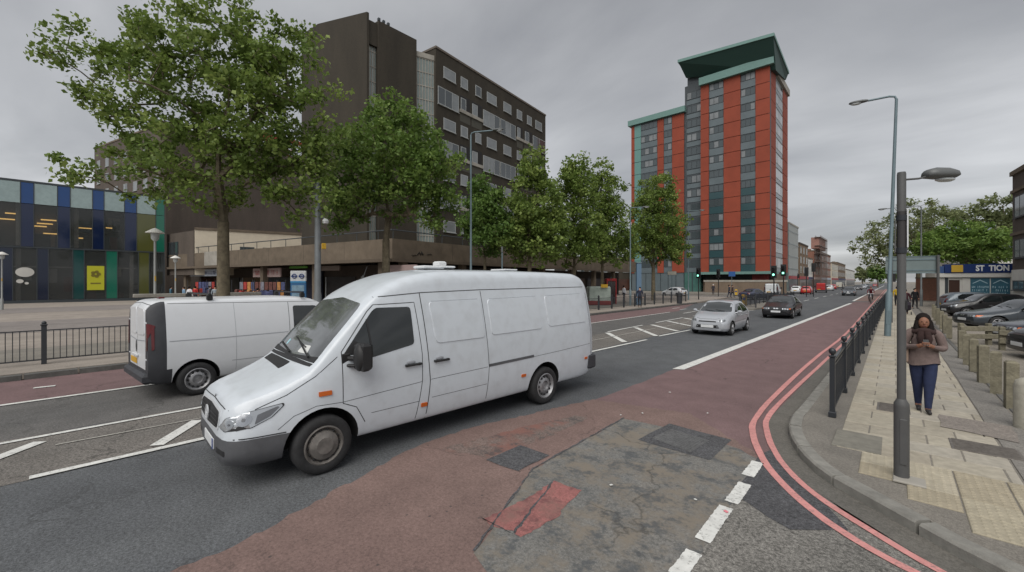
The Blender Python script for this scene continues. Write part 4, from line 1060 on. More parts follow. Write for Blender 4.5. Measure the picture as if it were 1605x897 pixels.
class Rel:                                                   # parts are stored relative to the thing's empty
    def __init__(s, root): s.root = root; s.o = root.location.copy(); s.cache = {}
    def box(s, fc, u0, u1, z0, z1, o0, o1, m, name, b=0, parent=None):
        """box on a wall: u,z extents and out-of-wall range"""
        key = (round(u1 - u0, 3), round(z1 - z0, 3), round(o1 - o0, 3), m.name, b)
        if key not in s.cache: s.cache[key] = MB().box((0, 0, 0), (u1 - u0, o1 - o0, z1 - z0), b=b).mesh(name, m, 0)
        c = fc.p((u0 + u1) / 2, (z0 + z1) / 2, (o0 + o1) / 2) - s.o
        if parent is not None: c = parent.matrix_basis.inverted() @ c; return link(name, s.cache[key], parent, c, 0)
        return link(name, s.cache[key], s.root, c, fc.ang)
    def window(s, fc, u0, u1, z0, z1, lights=1, frame=None, glass=None, o=.0, fw=.07, net=0.0, sill=True):
        frame = frame or B_frame; glass = glass or B_glass; w, h = u1 - u0, z1 - z0
        key = ('w', round(w, 2), round(h, 2), lights, frame.name)
        if key not in s.cache:
            mb = MB()
            for x in (-w / 2 + fw / 2, w / 2 - fw / 2): mb.box((x, 0, 0), (fw, .09, h))
            for z in (-h / 2 + fw / 2, h / 2 - fw / 2): mb.box((0, .004, z), (w - 2 * fw, .09, fw))
            for k in range(1, lights): mb.box((-w / 2 + w * k / lights, .002, 0), (fw * .8, .08, h - 2 * fw))
            if sill: mb.box((0, -.05, -h / 2 - .04), (w + .08, .16, .06))
            s.cache[key] = mb.mesh('window', frame, 0)
        wn_ = link('window', s.cache[key], s.root, fc.p((u0 + u1) / 2, (z0 + z1) / 2, o) - s.o, fc.ang)
        for k in range(lights):
            ww = w / lights - fw; g = B_net if rb.random() < net else glass; kk = ('g', round(ww, 2), round(h, 2), g.name)
            if kk not in s.cache: s.cache[kk] = MB().box((0, 0, 0), (ww, .02, h - fw)).mesh('pane', g, 0)
            link('pane', s.cache[kk], wn_, (-w / 2 + w * (k + .5) / lights, -.02, 0))
        return wn_
def wall_poly(root, name, poly, z0, z1, m):
    return MB().prism([(x - root.location.x, y - root.location.y) for x, y in poly], z0, z1).build(name, m, root, smooth=0)
def tube_part(root, name, paths, r, m, n=6):
    mb = MB()
    for p in paths: mb.tube([Vector(q) - root.location for q in p], r, n)
    return mb.build(name, m, root)

# ---------------------------------------------------------------- dark slab block of flats above the podium
t = Vector((-2.61, 21.78)).normalized(); nx = Vector((t.y, -t.x))            # along the long face, and out towards the road
A0 = Vector(dp(683, 43)); A1 = Vector(dp(855, 60.8)); C0 = Vector(dp(575, 38)); CL = Vector(dp(498, 39.8)); HT = 26.5
flats = tag(empty('block_of_flats', (C0.x, C0.y, 0)), 'dark brown brick slab block of flats with white windows above the concrete podium', 'building')
rel = Rel(flats)
A0e = A0 - t * .05
wall_poly(flats, 'wall', [tuple(A0), tuple(A1), tuple(A1 - nx * 9), tuple(A0 - nx * 9)], 3.0, HT, B_dark)
CB = A0 - t * 4.4 - nx * .9                                                     # end of the lift core
CBp = Vector(dp(653, 42.0))
core = [tuple(C0 + (CBp - C0) * .22), tuple(CBp), tuple(CBp - nx * 10), tuple(C0 + (CBp - C0) * .22 - nx * 10)]
wall_poly(flats, 'lift_core', core, 3.0, HT + .25, B_dark)
wall_poly(flats, 'lift_core', [tuple(C0), tuple(C0 + (CBp - C0) * .04), tuple(CL - nx * 3), tuple(CL)], 3.0, HT + .5, B_dark)
fs_ = Face(C0, CBp)
sl = empty('stair_glazing', tuple(fs_.p(fs_.L * .13, 0, -.5) - rel.o), fs_.ang, flats)
wd = fs_.L * .18
MB().box((0, 0, 14), (wd, .1, 20.5)).build('pane', mat('stair_glass', S(122, 132, 130), .25, coat=.4, var=.1, vscale=.5), sl)
g = MB()
for k in range(5): g.box((-wd / 2 + wd * k / 4, -.08, 14), (.06, .06, 20.5))
for k in range(15): g.box((0, -.08, 4.2 + k * 1.4), (wd, .05, .07))
g.build('frame', B_concl, sl)
MB().box((0, -.02, 25.4), (wd, .6, 2.2)).build('header', B_dark, sl)
fg = Face(CBp, A0)
sl = empty('stair_glazing', tuple(fg.p(fg.L * .5, 0, -.35) - rel.o), fg.ang, flats)
wd = fg.L + .4
MB().box((0, 0, 14.3), (wd, .1, 22)).build('pane', MATS['stair_glass'], sl)
g = MB()
for k in range(9): g.box((-wd / 2 + wd * k / 8, -.08, 14.3), (.06, .06, 22))
for k in range(16): g.box((0, -.08, 4.2 + k * 1.4), (wd, .05, .08))
g.build('frame', B_concl, sl)
MB().box((0, 0, 25.5), (wd, .3, .5)).build('header', B_concl, sl)
fm = Face(A0, A1)
cop = MB()
rel.box(fm, -.05, fm.L + .05, HT, HT + .22, -9.05, .08, mat('coping', S(100, 92, 84), .8), 'parapet_coping')
SH = 2.72
cols_small = [(695, 714), (722, 733), (745, 754), (763, 778), (789, 801), (810, 818), (826, 833), (839, 849)]
cols_big = [(686, 719, 3), (757, 783, 3), (784, 808, 3), (835, 856, 2)]
balc = [(721, 737), (739, 755), (810, 819), (822, 834)]
for st in range(8):
    z0 = HT - 1.0 - (st + 1) * SH + .55
    if z0 < 5: break
    if st % 2 == 0:
        for a, b in cols_small:
            u0, u1 = fm.ucol(a)[0], fm.ucol(b)[0]; rel.window(fm, u0, u1, z0 + .55, z0 + 1.75, 1, o=.0, net=.6, fw=.09)
    else:
        for a, b, n_ in cols_big:
            u0, u1 = fm.ucol(a)[0], min(fm.L - .05, fm.ucol(b)[0]); rel.window(fm, u0 + .02, u1 - .03, z0 + .25, z0 + 2.1, n_, o=.01, net=.6)
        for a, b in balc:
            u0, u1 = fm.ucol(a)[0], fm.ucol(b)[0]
            rel.box(fm, u0, u1, z0 + .75, z0 + 2.35, -.02, .012, B_black, 'balcony_shade_panel'); rel.window(fm, u0 + .1, u0 + (u1 - u0) * .55, z0 + .8, z0 + 2.1, 1, o=.03, net=.2, sill=False)  # flat black sheet painted as the shade of a sunken balcony
            rel.box(fm, u0 - .1, u1 + .1, z0 + .42, z0 + .78, .0, .16, B_concl, 'balcony_front'); rel.box(fm, u0, u1, z0 - .55, z0 + .38, -.01, .02, mat('balcony_panel', S(76, 74, 66), .7), 'balcony_panel')
# rooftop masts
mt = MB()
for k in range(4): mt.box((1.2 + .1 * k, -.6 * k + 3.0, HT + .9), (.25, .35, .25)); mt.tube([(1.2 + .1 * k, -.6 * k + 3.0, HT + .2), (1.2 + .1 * k, -.6 * k + 3.0, HT + 1)], .03, 5)
fr = MB()
p0 = C0.lerp(CBp, .30) - nx * .6 - Vector(rel.o[:2])
for k in range(3):
    q = p0 + (CBp - C0).normalized() * k * .5
    o_ = MB().tube([(q.x, q.y, HT + .2), (q.x, q.y, HT + .95)], .03, 5); o_.box((q.x, q.y, HT + .75), (.22, .22, .3), b=.03); o_.build('roof_camera', B_dframe, flats)

# ---------------------------------------------------------------- shopping podium with deck, shops below
K = Vector(dp(615, 30)); KL = Vector(dp(264, 49.5)); KR = K + Vector((-1.05, 11.8)).normalized() * 48
pod = tag(empty('shop_podium', (K.x, K.y, 0)), 'brown concrete podium deck over a row of shops with railing on top', 'building'); rel = Rel(pod)
f1 = Face(KL, K); f2 = Face(K, KR)
inn = Vector((-20, 30))
for fc in (f1, f2):
    rel.box(fc, .02, fc.L, 3.95, 5.4, -.35, 0, B_conc, 'fascia'); rel.box(fc, 0, fc.L, 3.72, 3.95, -.6, .25 if fc is f1 else .1, mat('fascia_soffit', S(98, 87, 75), .9, var=.1), 'canopy_edge')
    n = int(fc.L / 6)
    for k in range(1, n + 1): rel.box(fc, k * fc.L / (n + 1), k * fc.L / (n + 1) + .03, 3.97, 5.4, -.1, .006, mat('joint', S(84, 76, 68), .9), 'fascia_joint')
    pr = [[fc.p(.1, 6.05, -.12), fc.p(fc.L - .1, 6.05, -.12)]]
    tube_part(pod, 'handrail', pr, .045, B_dframe)
    for k in range(int(fc.L / 2.4) + 1): tube_part(pod, 'rail_post', [[fc.p(.15 + k * 2.4, 5.4, -.12), fc.p(.15 + k * 2.4, 6.05, -.12)]], .03, B_dframe, 5)
wall_poly(pod, 'deck', [tuple(K + Vector((-.35, .5))), tuple(KR), tuple(KR + Vector((-40, 0))), tuple(KL + Vector((0, 40))), tuple(KL)], 4.6, 5.3, B_conc)
rel.box(f1, f1.L * .24, f1.L * .335, 3.98, 5.45, .0, .02, B_concl, 'fascia_panel')
u = f2.ucol(645)[0]; gm = MB()
for q in (((0, 0, 0), (.25, 0, .05), (.5, 0, .02)), ((.55, 0, .05), (.75, 0, .30), (.85, 0, .02), (.98, 0, .34), (1.1, 0, .05)), ((.6, 0, .2), (1.2, 0, .16)), ((1.5, 0, .12), (1.8, 0, .2), (2.0, 0, .16))): gm.tube(q, .045, 5, flat=.3)
gm.build('graffiti', B_black, pod, f2.p(u, 4.25, .02) - rel.o, f2.ang)
# shop wall set back under the deck
back = B_black
rel.box(f1, 0, f1.L - 3.0, .1, 3.7, -3.4, -3.2, brickmat('shop_back', S(70, 58, 50), S(58, 50, 44), S(60, 54, 48)), 'shop_wall')
rel.box(f2, 3.0, f2.L, .1, 3.7, -3.4, -3.2, brickmat('shop_back_dark', S(60, 52, 46), S(50, 44, 40), S(54, 48, 44)), 'shop_wall')
for k in range(7): rel.box(f2, 1.2 + k * 6.4, 1.7 + k * 6.4, .1, 3.72, -.9, -.4, B_conc, 'column')
for k in range(5): rel.box(f1, 3 + k * 8.2, 3.5 + k * 8.2, .1, 3.72, -.9, -.4, B_conc, 'column')
shopm = [mat('shopfront_%d' % i, c, .4, coat=.3, var=.3, vscale=1.5) for i, c in enumerate((S(66, 42, 34), S(48, 46, 46), S(74, 54, 40), S(40, 44, 56)))]
for k in range(8):
    u = .6 + k * 5.0; rel.box(f1, u, u + 4.2, .2, 2.7, -3.18, -3.1, shopm[k % 4], 'shopfront')
    rel.box(f1, u, u + .12, .2, 2.7, -3.09, -3.04, B_frame, 'shopfront_frame')
for k in range(8): u = 4 + k * 5.4; rel.box(f2, u, u + 4.6, .2, 2.7, -3.18, -3.1, shopm[(k + 1) % 4], 'shopfront')
# fascia signs hanging under the canopy edge
def sign_on(fc, px0, px1, zt, zb, m, txt=None, tm=None, o=-.8, nm='shop_sign'):
    u0, u1 = fc.ucol(px0)[0], fc.ucol(px1)[0]; sgn = rel.box(fc, u0, u1, zb, zt, o - .12, o, m, nm)
    if txt:
        faint_print('sign_lettering', sgn, (0, -.068, 0), (u1 - u0) * .84, (zt - zb) * .8, tm, txt)['kind'] = 'stuff'
    return sgn
M_sblue = mat('sign_pale', S(168, 176, 188), .5); M_sblue2 = mat('sign_navy', S(44, 46, 84), .5); M_sred = mat('sign_red', S(150, 44, 50), .5); M_spink = mat('sign_pinkish', S(172, 150, 146), .5)
sign_on(f1, 283, 341, 3.62, 2.86, M_sblue, 31, M_sblue2)
sign_on(f1, 383, 426, 3.55, 2.7, M_spink, 32, M_sred)
sign_on(f1, 440, 467, 3.66, 3.46, mat('sign_green', S(84, 140, 50), .5)); sign_on(f1, 484, 518, 3.6, 3.2, mat('sign_dim', S(110, 98, 90), .6)); sign_on(f1, 596, 640, 3.5, 3.0, M_spink)
rel.box(f1, f1.ucol(432)[0], f1.ucol(458)[0], .15, 3.4, -3.0, -2.6, mat('navy_shutter', S(30, 34, 52), .6, var=.1), 'shop_shutter')

# ---------------------------------------------------------------- glass library
LX = -63.4; LF = Face((LX, -40), (LX, 8.3))
lib = tag(empty('glass_library', (LX, 8.3, 0)), 'two storey library faced in alternating blue, green and clear glass panels', 'building'); rel = Rel(lib)
wall_poly(lib, 'core_wall', [(LX - 1.7, -40), (LX - 1.7, 8.0), (LX - 20, 8.0), (LX - 20, -40)], .1, 11.9, mat('library_interior', S(86, 80, 74), .8, var=.25, vscale=.35))
wall_poly(lib, 'roof', [(LX + .02, -40), (LX + .02, 8.32), (LX - 20, 8.32), (LX - 20, -40)], 12.12, 12.32, B_dframe)
wall_poly(lib, 'floor_slab', [(LX - .25, -40), (LX - .25, 8.2), (LX - 1.6, 8.2), (LX - 1.6, -40)], 5.55, 5.85, B_dframe)
rel.box(LF, 0, LF.L, 5.62, 5.74, -.1, .05, B_dframe, 'transom'); rel.box(LF, 0, LF.L, .1, .4, -.2, .04, B_dframe, 'plinth')
GL = {'clear': mat('clear_facade_glass', (.06, .066, .066), .05, spec=.8, alpha=.38), 'blue': mat('blue_glass', S(18, 32, 66), .08, coat=.4), 'bright': mat('bright_blue_glass', S(24, 66, 122), .12, coat=.4),
      'pale': mat('pale_fritted_glass', S(150, 168, 168), .25, coat=.3, var=.08), 'teal': mat('teal_glass', S(18, 66, 66), .1, coat=.4), 'green': mat('green_glass', S(26, 104, 84), .1, coat=.4), 'olive': mat('olive_glass', S(84, 86, 44), .1, coat=.4), 'navy': mat('navy_glass', S(16, 28, 52), .08, coat=.4)}
def glass(px0, px1, z0, z1, kind):
    u0, u1 = LF.ucol(px0)[0], LF.ucol(px1)[0]; rel.box(LF, u0 + .03, u1 - .03, z0, z1, -.06, 0, GL[kind], 'glass_panel')
    rel.box(LF, u1 - .03, u1 + .03, z0, z1, -.08, .03, B_dframe, 'mullion')
top = [(-60, -36, 'blue'), (-36, 32, 'clear'), (32, 53, 'blue'), (53, 90, 'clear'), (90, 110, 'blue'), (110, 145, 'clear'), (145, 163, 'blue'), (163, 195, 'clear'), (195, 214, 'blue'), (214, 244, 'olive'), (244, 258, 'green')]
for a, b, k in top:
    glass(a, b, 5.76, 10.0, k); glass(a, b, 10.05, 12.1, 'bright' if k == 'blue' else ('pale' if k != 'green' else 'green'))
bot = [(-60, -20, 'clear'), (-20, 20, 'navy'), (20, 58, 'clear'), (58, 76, 'navy'), (76, 114, 'clear'), (114, 132, 'teal'), (132, 166, 'clear'), (166, 184, 'green'), (184, 217, 'clear'), (217, 234, 'olive'), (234, 258, 'clear')]
for a, b, k in bot: glass(a, b, .42, 5.6, k)
fe = Face((LX, 8.3), (LX - 20, 8.3)); rel.box(fe, .05, 19, .1, 12.1, -.3, -.02, B_dframe, 'end_wall')
# ceiling lights and columns that show through the glass, posters on it
M_lit = mat('lit_lamp', S(255, 220, 140), .5, emit=(S(255, 205, 120), .7))
for px, z in ((20, 9.0), (76, 8.6), (60, 7.9), (80, 7.2), (70, 8.2), (133, 8.0), (178, 8.2), (8, 8.4), (130, 6.9)):
    u = LF.ucol(px)[0]; rel.box(LF, u - .55, u + .55, z, z + .1, -1.3, -1.1, M_lit, 'ceiling_light')
rl_ = random.Random(4)
intm = [mat('library_item_%d' % i, c, .7) for i, c in enumerate((S(120, 96, 70), S(60, 58, 56), S(150, 146, 138), S(92, 50, 44), S(70, 86, 92), S(40, 40, 42), S(132, 120, 96)))]
for fl_ in (.45, 5.9):
    for k in range(46):
        u = rl_.uniform(20, LF.L - .8); w = rl_.uniform(.3, 1.3); h0 = fl_ + (rl_.uniform(0, 2.6) if rl_.random() < .5 else 0); rel.box(LF, u, u + w, h0, h0 + rl_.uniform(.4, 1.6), -1.5, -1.5 + rl_.uniform(.1, .5), intm[rl_.randrange(7)], 'interior_fitting')
for px in (28, 120, 207): u = LF.ucol(px)[0]; rel.box(LF, u - .16, u + .16, .2, 12, -.8, -.5, B_concl, 'interior_column')
for px, w in ((38, 1.1), (96, 1.0), (150, 1.1), (198, .8)): u = LF.ucol(px)[0]; rel.box(LF, u - w, u + w, 3.7, 3.82, -.7, -.5, B_concl, 'blind_rail')
u = LF.ucol(150)[0]; po = rel.box(LF, u - .66, u + .66, 1.35, 4.3 - .35, .01, .03, mat('lime_poster', S(186, 186, 44), .6), 'poster')
mb = MB()
for k in range(5): mb.lathe([(.001, 0), (.17, 0), (.17, -.012), (.001, -.012)], 12, (.24 * math.cos(k * 1.26), -.018, .42 + .24 * math.sin(k * 1.26)), 'Y')
mb.build('poster_emblem', mat('poster_ink', S(120, 110, 40), .6), po); MB().box((0, -.014, -.58), (.8, .004, .16)).build('poster_caption', MATS['poster_ink'], po)
u = LF.ucol(39)[0]; mb = MB()
for (x, z, rx_, rz_) in ((0, 3.2, .62, .48), (-.32, 2.3, .24, .2), (.12, 2.1, .14, .12)):
    pts = [(x + rx_ * math.cos(a), 0, z + rz_ * math.sin(a)) for a in np.linspace(0, 2 * math.pi, 20, endpoint=False)]
    q = len(mb.v); mb.add(pts + [(p[0], -.02, p[2]) for p in pts], [tuple(range(39, 19, -1))] + [(i, (i + 1) % 20, 20 + (i + 1) % 20, 20 + i) for i in range(20)])
mb.build('speech_bubble_decal', B_white, lib, LF.p(u, 0, .02) - rel.o, LF.ang)
u = LF.ucol(246)[0]; rel.box(LF, u - .5, u + .5, 2.0, 3.4, .012, .03, mat('dark_decal', S(40, 42, 34), .5), 'door_decal')

# ---------------------------------------------------------------- blocks behind
p = dp(259, 70); q0 = dp(148, 84); q1 = dp(478, 92)
bk = tag(empty('block_of_flats', (p[0], p[1], 0)), 'brown flat-roofed block of flats rising behind the glass library', 'building'); rel = Rel(bk)
z1 = hz(193, 70)
wall_poly(bk, 'wall', [p, q1, (q1[0] - 20, q1[1] - 6), q0], 0, z1, B_brown)
fl = Face(q0, p)
for st in range(8):
    for k in range(7):
        u = fl.L * (k + .35) / 7.3
        if z1 - 4.3 - st * 3 > 8: rel.window(fl, u, u + 1.5, z1 - 4.3 - st * 3, z1 - 2.6 - st * 3, 1 if k % 3 else 2, net=.7, o=.02)
rel.box(fl, 0, fl.L, z1, z1 + .3, -.5, .1, B_conc, 'parapet_coping')
p = dp(305, 46); q0 = dp(262, 50); q1 = dp(486, 52)
lo = tag(empty('low_building', (p[0], p[1], 0)), 'low cream rendered building with brown brick end above the deck', 'building'); rel = Rel(lo)
wall_poly(lo, 'wall', [p, q1, (q1[0] - 10, q1[1] + 8), (p[0] - 10, p[1] + 8)], 3, hz(360, 46), B_cream)
wall_poly(lo, 'brick_wing', [(p[0] - .05, p[1] - .05), q0, (q0[0] - 8, q0[1] + 3), (p[0] - 8, p[1] + 3)], 3, hz(360, 46) - .1, B_brown)
fq = Face(q0, p)
for k in range(3): rel.window(fq, .3 + k * 1.1, 1.1 + k * 1.1, 5.2, 6.9, 1, frame=B_dframe, o=.06)
fq = Face(p, q1)
for px in (376, 386, 412): u = fq.ucol(px)[0]; rel.window(fq, u, u + .8, 5.4, 6.3, 1, frame=B_dframe, o=.03)
rel.box(fq, 0, fq.L, hz(360, 46), hz(360, 46) + .25, -.3, .1, B_conc, 'parapet_coping')
# concrete frame under construction and its crane
p = dp(385, 120); q1 = dp(472, 130)
fr_ = tag(empty('construction_frame', (p[0], p[1], 0)), 'unfinished concrete frame building with open floors beyond the podium', 'building'); rel = Rel(fr_); fq = Face(p, q1)
for k in range(8): rel.box(fq, 0, fq.L, 3.0 + k * 3.2, 3.35 + k * 3.2, -14, 0, B_concl, 'floor_slab')
for k in range(6): rel.box(fq, .2 + k * (fq.L - .8) / 5, .6 + k * (fq.L - .8) / 5, 0, 25.3, -.8, -.3, B_concl, 'column')
for k in range(7): tube_part(fr_, 'guard_rail', [[fq.p(0, 4.4 + k * 3.2, .05), fq.p(fq.L, 4.4 + k * 3.2, .05)]], .07, mat('orange_guard', S(150, 90, 60), .7), 4)
cx_, cy_ = dp(454, 150)
cr_ = tag(empty('tower_crane', (cx_, cy_, 0)), 'red and white lattice tower crane behind the big plane tree', 'crane')
mb = MB()
for sx in (-.8, .8):
    for sy in (-.8, .8): mb.tube([(sx, sy, 0), (sx, sy, 52)], .12, 4)
for k in range(26):
    z = k * 2; mb.tube([(-.8, -.8, z), (.8, -.8, z + 2)], .06, 4); mb.tube([(.8, .8, z), (-.8, .8, z + 2)], .06, 4); mb.tube([(-.8, .8, z), (-.8, -.8, z + 2)], .06, 4)
mb.build('mast', mat('crane_red', S(160, 62, 48), .6), cr_)
mb = MB().box((8, 0, 53), (40, 1.2, 1.2)); mb.box((-8, 0, 52), (5, 1.6, 2.4)); mb.build('jib', MATS['crane_red'], cr_, rz=R(100))

# ---------------------------------------------------------------- orange and grey tower
TX, TY = dp(1207, 77); HB, HTW, HW = 4.1, hz(100, 77), 38.6
tw = tag(empty('tower_block', (TX, TY, 0)), 'tall terracotta and grey clad tower with slanting green roof', 'building'); rel = Rel(tw)
f = Face((TX - 33, TY), (TX, TY)); ff = lambda px: f.ucol(px)[0]; uC = f.L
uo = ff(1098); uw = ff(1071); ul = ff(988)
wall_poly(tw, 'core_wall', [(TX - 33 + uo, TY + .25), (TX - .25, TY + .25), (TX - .25, TY + 17.6), (TX - 33 + uo, TY + 17.6)], HB, HTW - .2, B_slate)
wall_poly(tw, 'core_wall', [(TX - 33 + uw, TY + .9), (TX - 33 + uo + .1, TY + .9), (TX - 33 + uo + .1, TY + 17), (TX - 33 + uw, TY + 17)], HB, HTW + 1.0, mat('dark_cladding', S(70, 76, 80), .5, var=.08))
wall_poly(tw, 'wing_wall', [(TX - 33 + ul, TY + .6), (TX - 33 + uw - .02, TY + .6), (TX - 33 + uw - .02, TY + 14), (TX - 33 + ul, TY + 14)], .2, HW - .3, B_slate)
n_st = 13; sh = (HTW - .3 - HB) / n_st
pan = [(1098, 1111), (1134, 1160.5), (1184, 1207)]; stp = [(1111, 1134), (1160.5, 1184)]
for k in range(n_st):
    z0 = HB + k * sh
    for a, b in pan: rel.box(f, ff(a) + .02, ff(b) - .02, z0 + .05, z0 + sh - .05, -.2, .0, B_orange, 'terracotta_panel')
    for j, (a, b) in enumerate(stp):
        u0, u1 = ff(a), ff(b)
        rel.box(f, u0 + .02, u1 - .02, z0 + .05, z0 + sh * .48, -.22, -.12, B_teal if k < 6 else B_slate, 'spandrel')
        rel.window(f, u0 + .04, u1 - .04, z0 + sh * .5, z0 + sh * .96, 3, frame=B_dframe, glass=B_tglass, o=-.16, fw=.10, net=.38 if k not in (6,) else .05, sill=False)
    u0, u1 = ff(1074), ff(1098); rel.window(f, u0, u1, z0 + sh * .40, z0 + sh * .94, 3, frame=B_dframe, glass=B_tglass, o=-.85, fw=.13, net=.30, sill=False)
    rel.box(f, u0, u1, z0 + .1, z0 + sh * .36, -.9, -.82, B_slate, 'spandrel')
zz = HTW - .3
rel.box(f, ff(1097), uC + .7, zz, zz + 1.5, -.4, .7, B_green, 'parapet')
# wing
wst = 12; shw = (HW - .5 - HB) / wst
for k in range(wst):
    z0 = HB + k * shw
    for a, b in ((988, 993), (1029, 1039), (1052, 1071)): rel.box(f, ff(a) + .02, ff(b) - .02, z0 + .05, z0 + shw - .05, -.6, -.45, B_orange, 'terracotta_panel')
    rel.box(f, ff(993), ff(1003), z0 + .05, z0 + shw - .05, -.6, -.48, mat('green_tint_glass', S(98, 138, 132), .2, coat=.4), 'green_panel')
    for a, b, l_ in ((1003, 1029, 4), (1039, 1052, 2)):
        rel.window(f, ff(a) + .03, ff(b) - .03, z0 + shw * .46, z0 + shw * .95, l_, frame=B_dframe, glass=B_tglass, o=-.5, fw=.1, net=.35, sill=False); rel.box(f, ff(a) + .03, ff(b) - .03, z0 + .05, z0 + shw * .44, -.6, -.5, B_slate, 'spandrel')
rel.box(f, ul - .6, uw + .3, HW - .4, HW + .8, -14, .1, B_green, 'wing_roof_edge')
# side face towards the road
fs2 = Face((TX, TY), (TX, TY + 17.8))
for k in range(n_st):
    z0 = HB + k * sh
    for a, b in ((.9, 5.2), (12.6, 17.5)): rel.box(fs2, a, b, z0 + .05, z0 + sh - .05, -.2, 0, B_orange, 'terracotta_panel')
    rel.window(fs2, 5.4, 12.4, z0 + sh * .3, z0 + sh * .95, 3, frame=B_frame, glass=B_tglass, o=-.12, fw=.12, net=.5, sill=False); rel.box(fs2, 5.4, 12.4, z0 + .05, z0 + sh * .28, -.22, -.1, B_slate, 'spandrel')
rel.box(fs2, 0.05, .8, HB, HTW - .4, -.3, .02, B_dframe, 'corner_strip'); rel.box(fs2, 5.6, 17.9, zz, zz + 1.3, -.4, .35, B_concl, 'parapet')
rel.box(fs2, 1.5, 5.6, zz, HTW + 4.6, -4, -.1, B_orange, 'roof_wall'); rel.box(fs2, 9, 17.5, zz + 1.2, HTW + 4.0, -8, -1.2, B_dgreen, 'roof_recess')
rel.box(f, ff(1075), ff(1100), HTW + .6, HTW + 2.6, -3, -.95, MATS['dark_cladding'], 'roof_wall'); rel.box(f, ff(1098), ff(1104), HTW + .7, HTW + 2.9, -2.5, -1.6, B_green, 'roof_post')
rel.box(f, ff(1100), uC - .6, HTW + .9, HTW + 3.4, -6, -1.8, B_dgreen, 'roof_recess')
# slanting roof: a wedge that rises towards the street corner and oversails
def pz(px, py, Y): x, y = ony(px, Y); return (x, y, hz(py, dep(x, y)))
def px_(px, py, X): x, y = onx(px, X); return (x, y, hz(py, dep(x, y)))
L0 = Vector(pz(1062, 94, TY - 2.6)); R0 = Vector(pz(1213.5, 51, TY - 2.6)); R1 = Vector(px_(1237, 112, R0.x)); L1 = L0 + (R1 - R0)
th = .55
b0 = Vector(pz(1075, 122, TY + .2)); b1 = Vector(pz(1216, 110, TY + .6)); b2 = Vector((R1.x - .6, R1.y, R1.z - 1.6)); b3 = b0 + (b2 - b1)
vs = [L0, R0, R1, L1, L0 - Vector((0, 0, th)), R0 - Vector((0, 0, th)), R1 - Vector((0, 0, th)), L1 - Vector((0, 0, th))]
MB().add([v - rel.o for v in vs], [(0, 1, 2, 3), (4, 5, 1, 0), (5, 6, 2, 1), (6, 7, 3, 2), (7, 4, 0, 3), (7, 6, 5, 4)]).build('roof_edge', B_green, tw, smooth=0)
e0 = Vector((0, 0, -.56)); vs = [L0 + e0 + Vector((.15, .15, 0)), R0 + e0 + Vector((-.15, .15, 0)), R1 + e0 + Vector((-.15, -.15, 0)), L1 + e0 + Vector((.15, -.15, 0)), b0, b1, b2, b3]
MB().add([v - rel.o for v in vs], [(0, 1, 5, 4), (1, 2, 6, 5), (2, 3, 7, 6), (3, 0, 4, 7), (4, 5, 6, 7)]).build('soffit', B_dgreen, tw, smooth=0)
# ground floor with canopy
rel.box(f, ff(1098), uC, .1, HB - .4, -12, -1.6, brickmat('base_brick', S(112, 92, 76), S(98, 82, 68), S(108, 98, 88)), 'ground_floor_wall')
rel.box(f, ff(1096), uC + .9, HB - .45, HB + .05, -3, 1.4, B_green, 'canopy'); rel.box(f, ff(1098), uC + .4, HB - 1.5, HB - .5, -2.2, -1.5, mat('clerestory_glass', (.03, .035, .035), .2), 'clerestory')  # clerestory is a strip of dark glass below the canopy
rel.box(f, ul, ff(1096), .1, HB, -10, -.7, mat('base_green_glass', S(70, 104, 98), .2, coat=.4, var=.2, vscale=.3), 'ground_floor_glazing')
for k in range(9): u = ul + k * (ff(1096) - ul) / 9; rel.box(f, u, u + .15, .1, HB, -.7, -.6, B_dframe, 'glazing_bar')
rel.box(fs2, .2, 17, .1, HB, -3, -.4, mat('shopfront_red', S(130, 44, 40), .5, var=.3, vscale=.8), 'shopfront')
MB().box((0, 0, 0), (14, .35, .35)).build('wall', B_concl, tag(empty('boundary_wall', (*ony(1165, TY - 3.0), 2.75)), 'low brick wall with pale coping along the tower base', 'wall'))
w_ = [o for o in C.objects if o.name.startswith('boundary_wall')][0]; w_.location.z = 0
for ch in w_.children: ch.location.z = 2.35
MB().box((0, 0, 1.1), (13.6, .25, 2.2)).build('brickwork', brickmat('low_wall_brick', S(118, 100, 82), S(106, 90, 76), S(112, 102, 92)), w_)

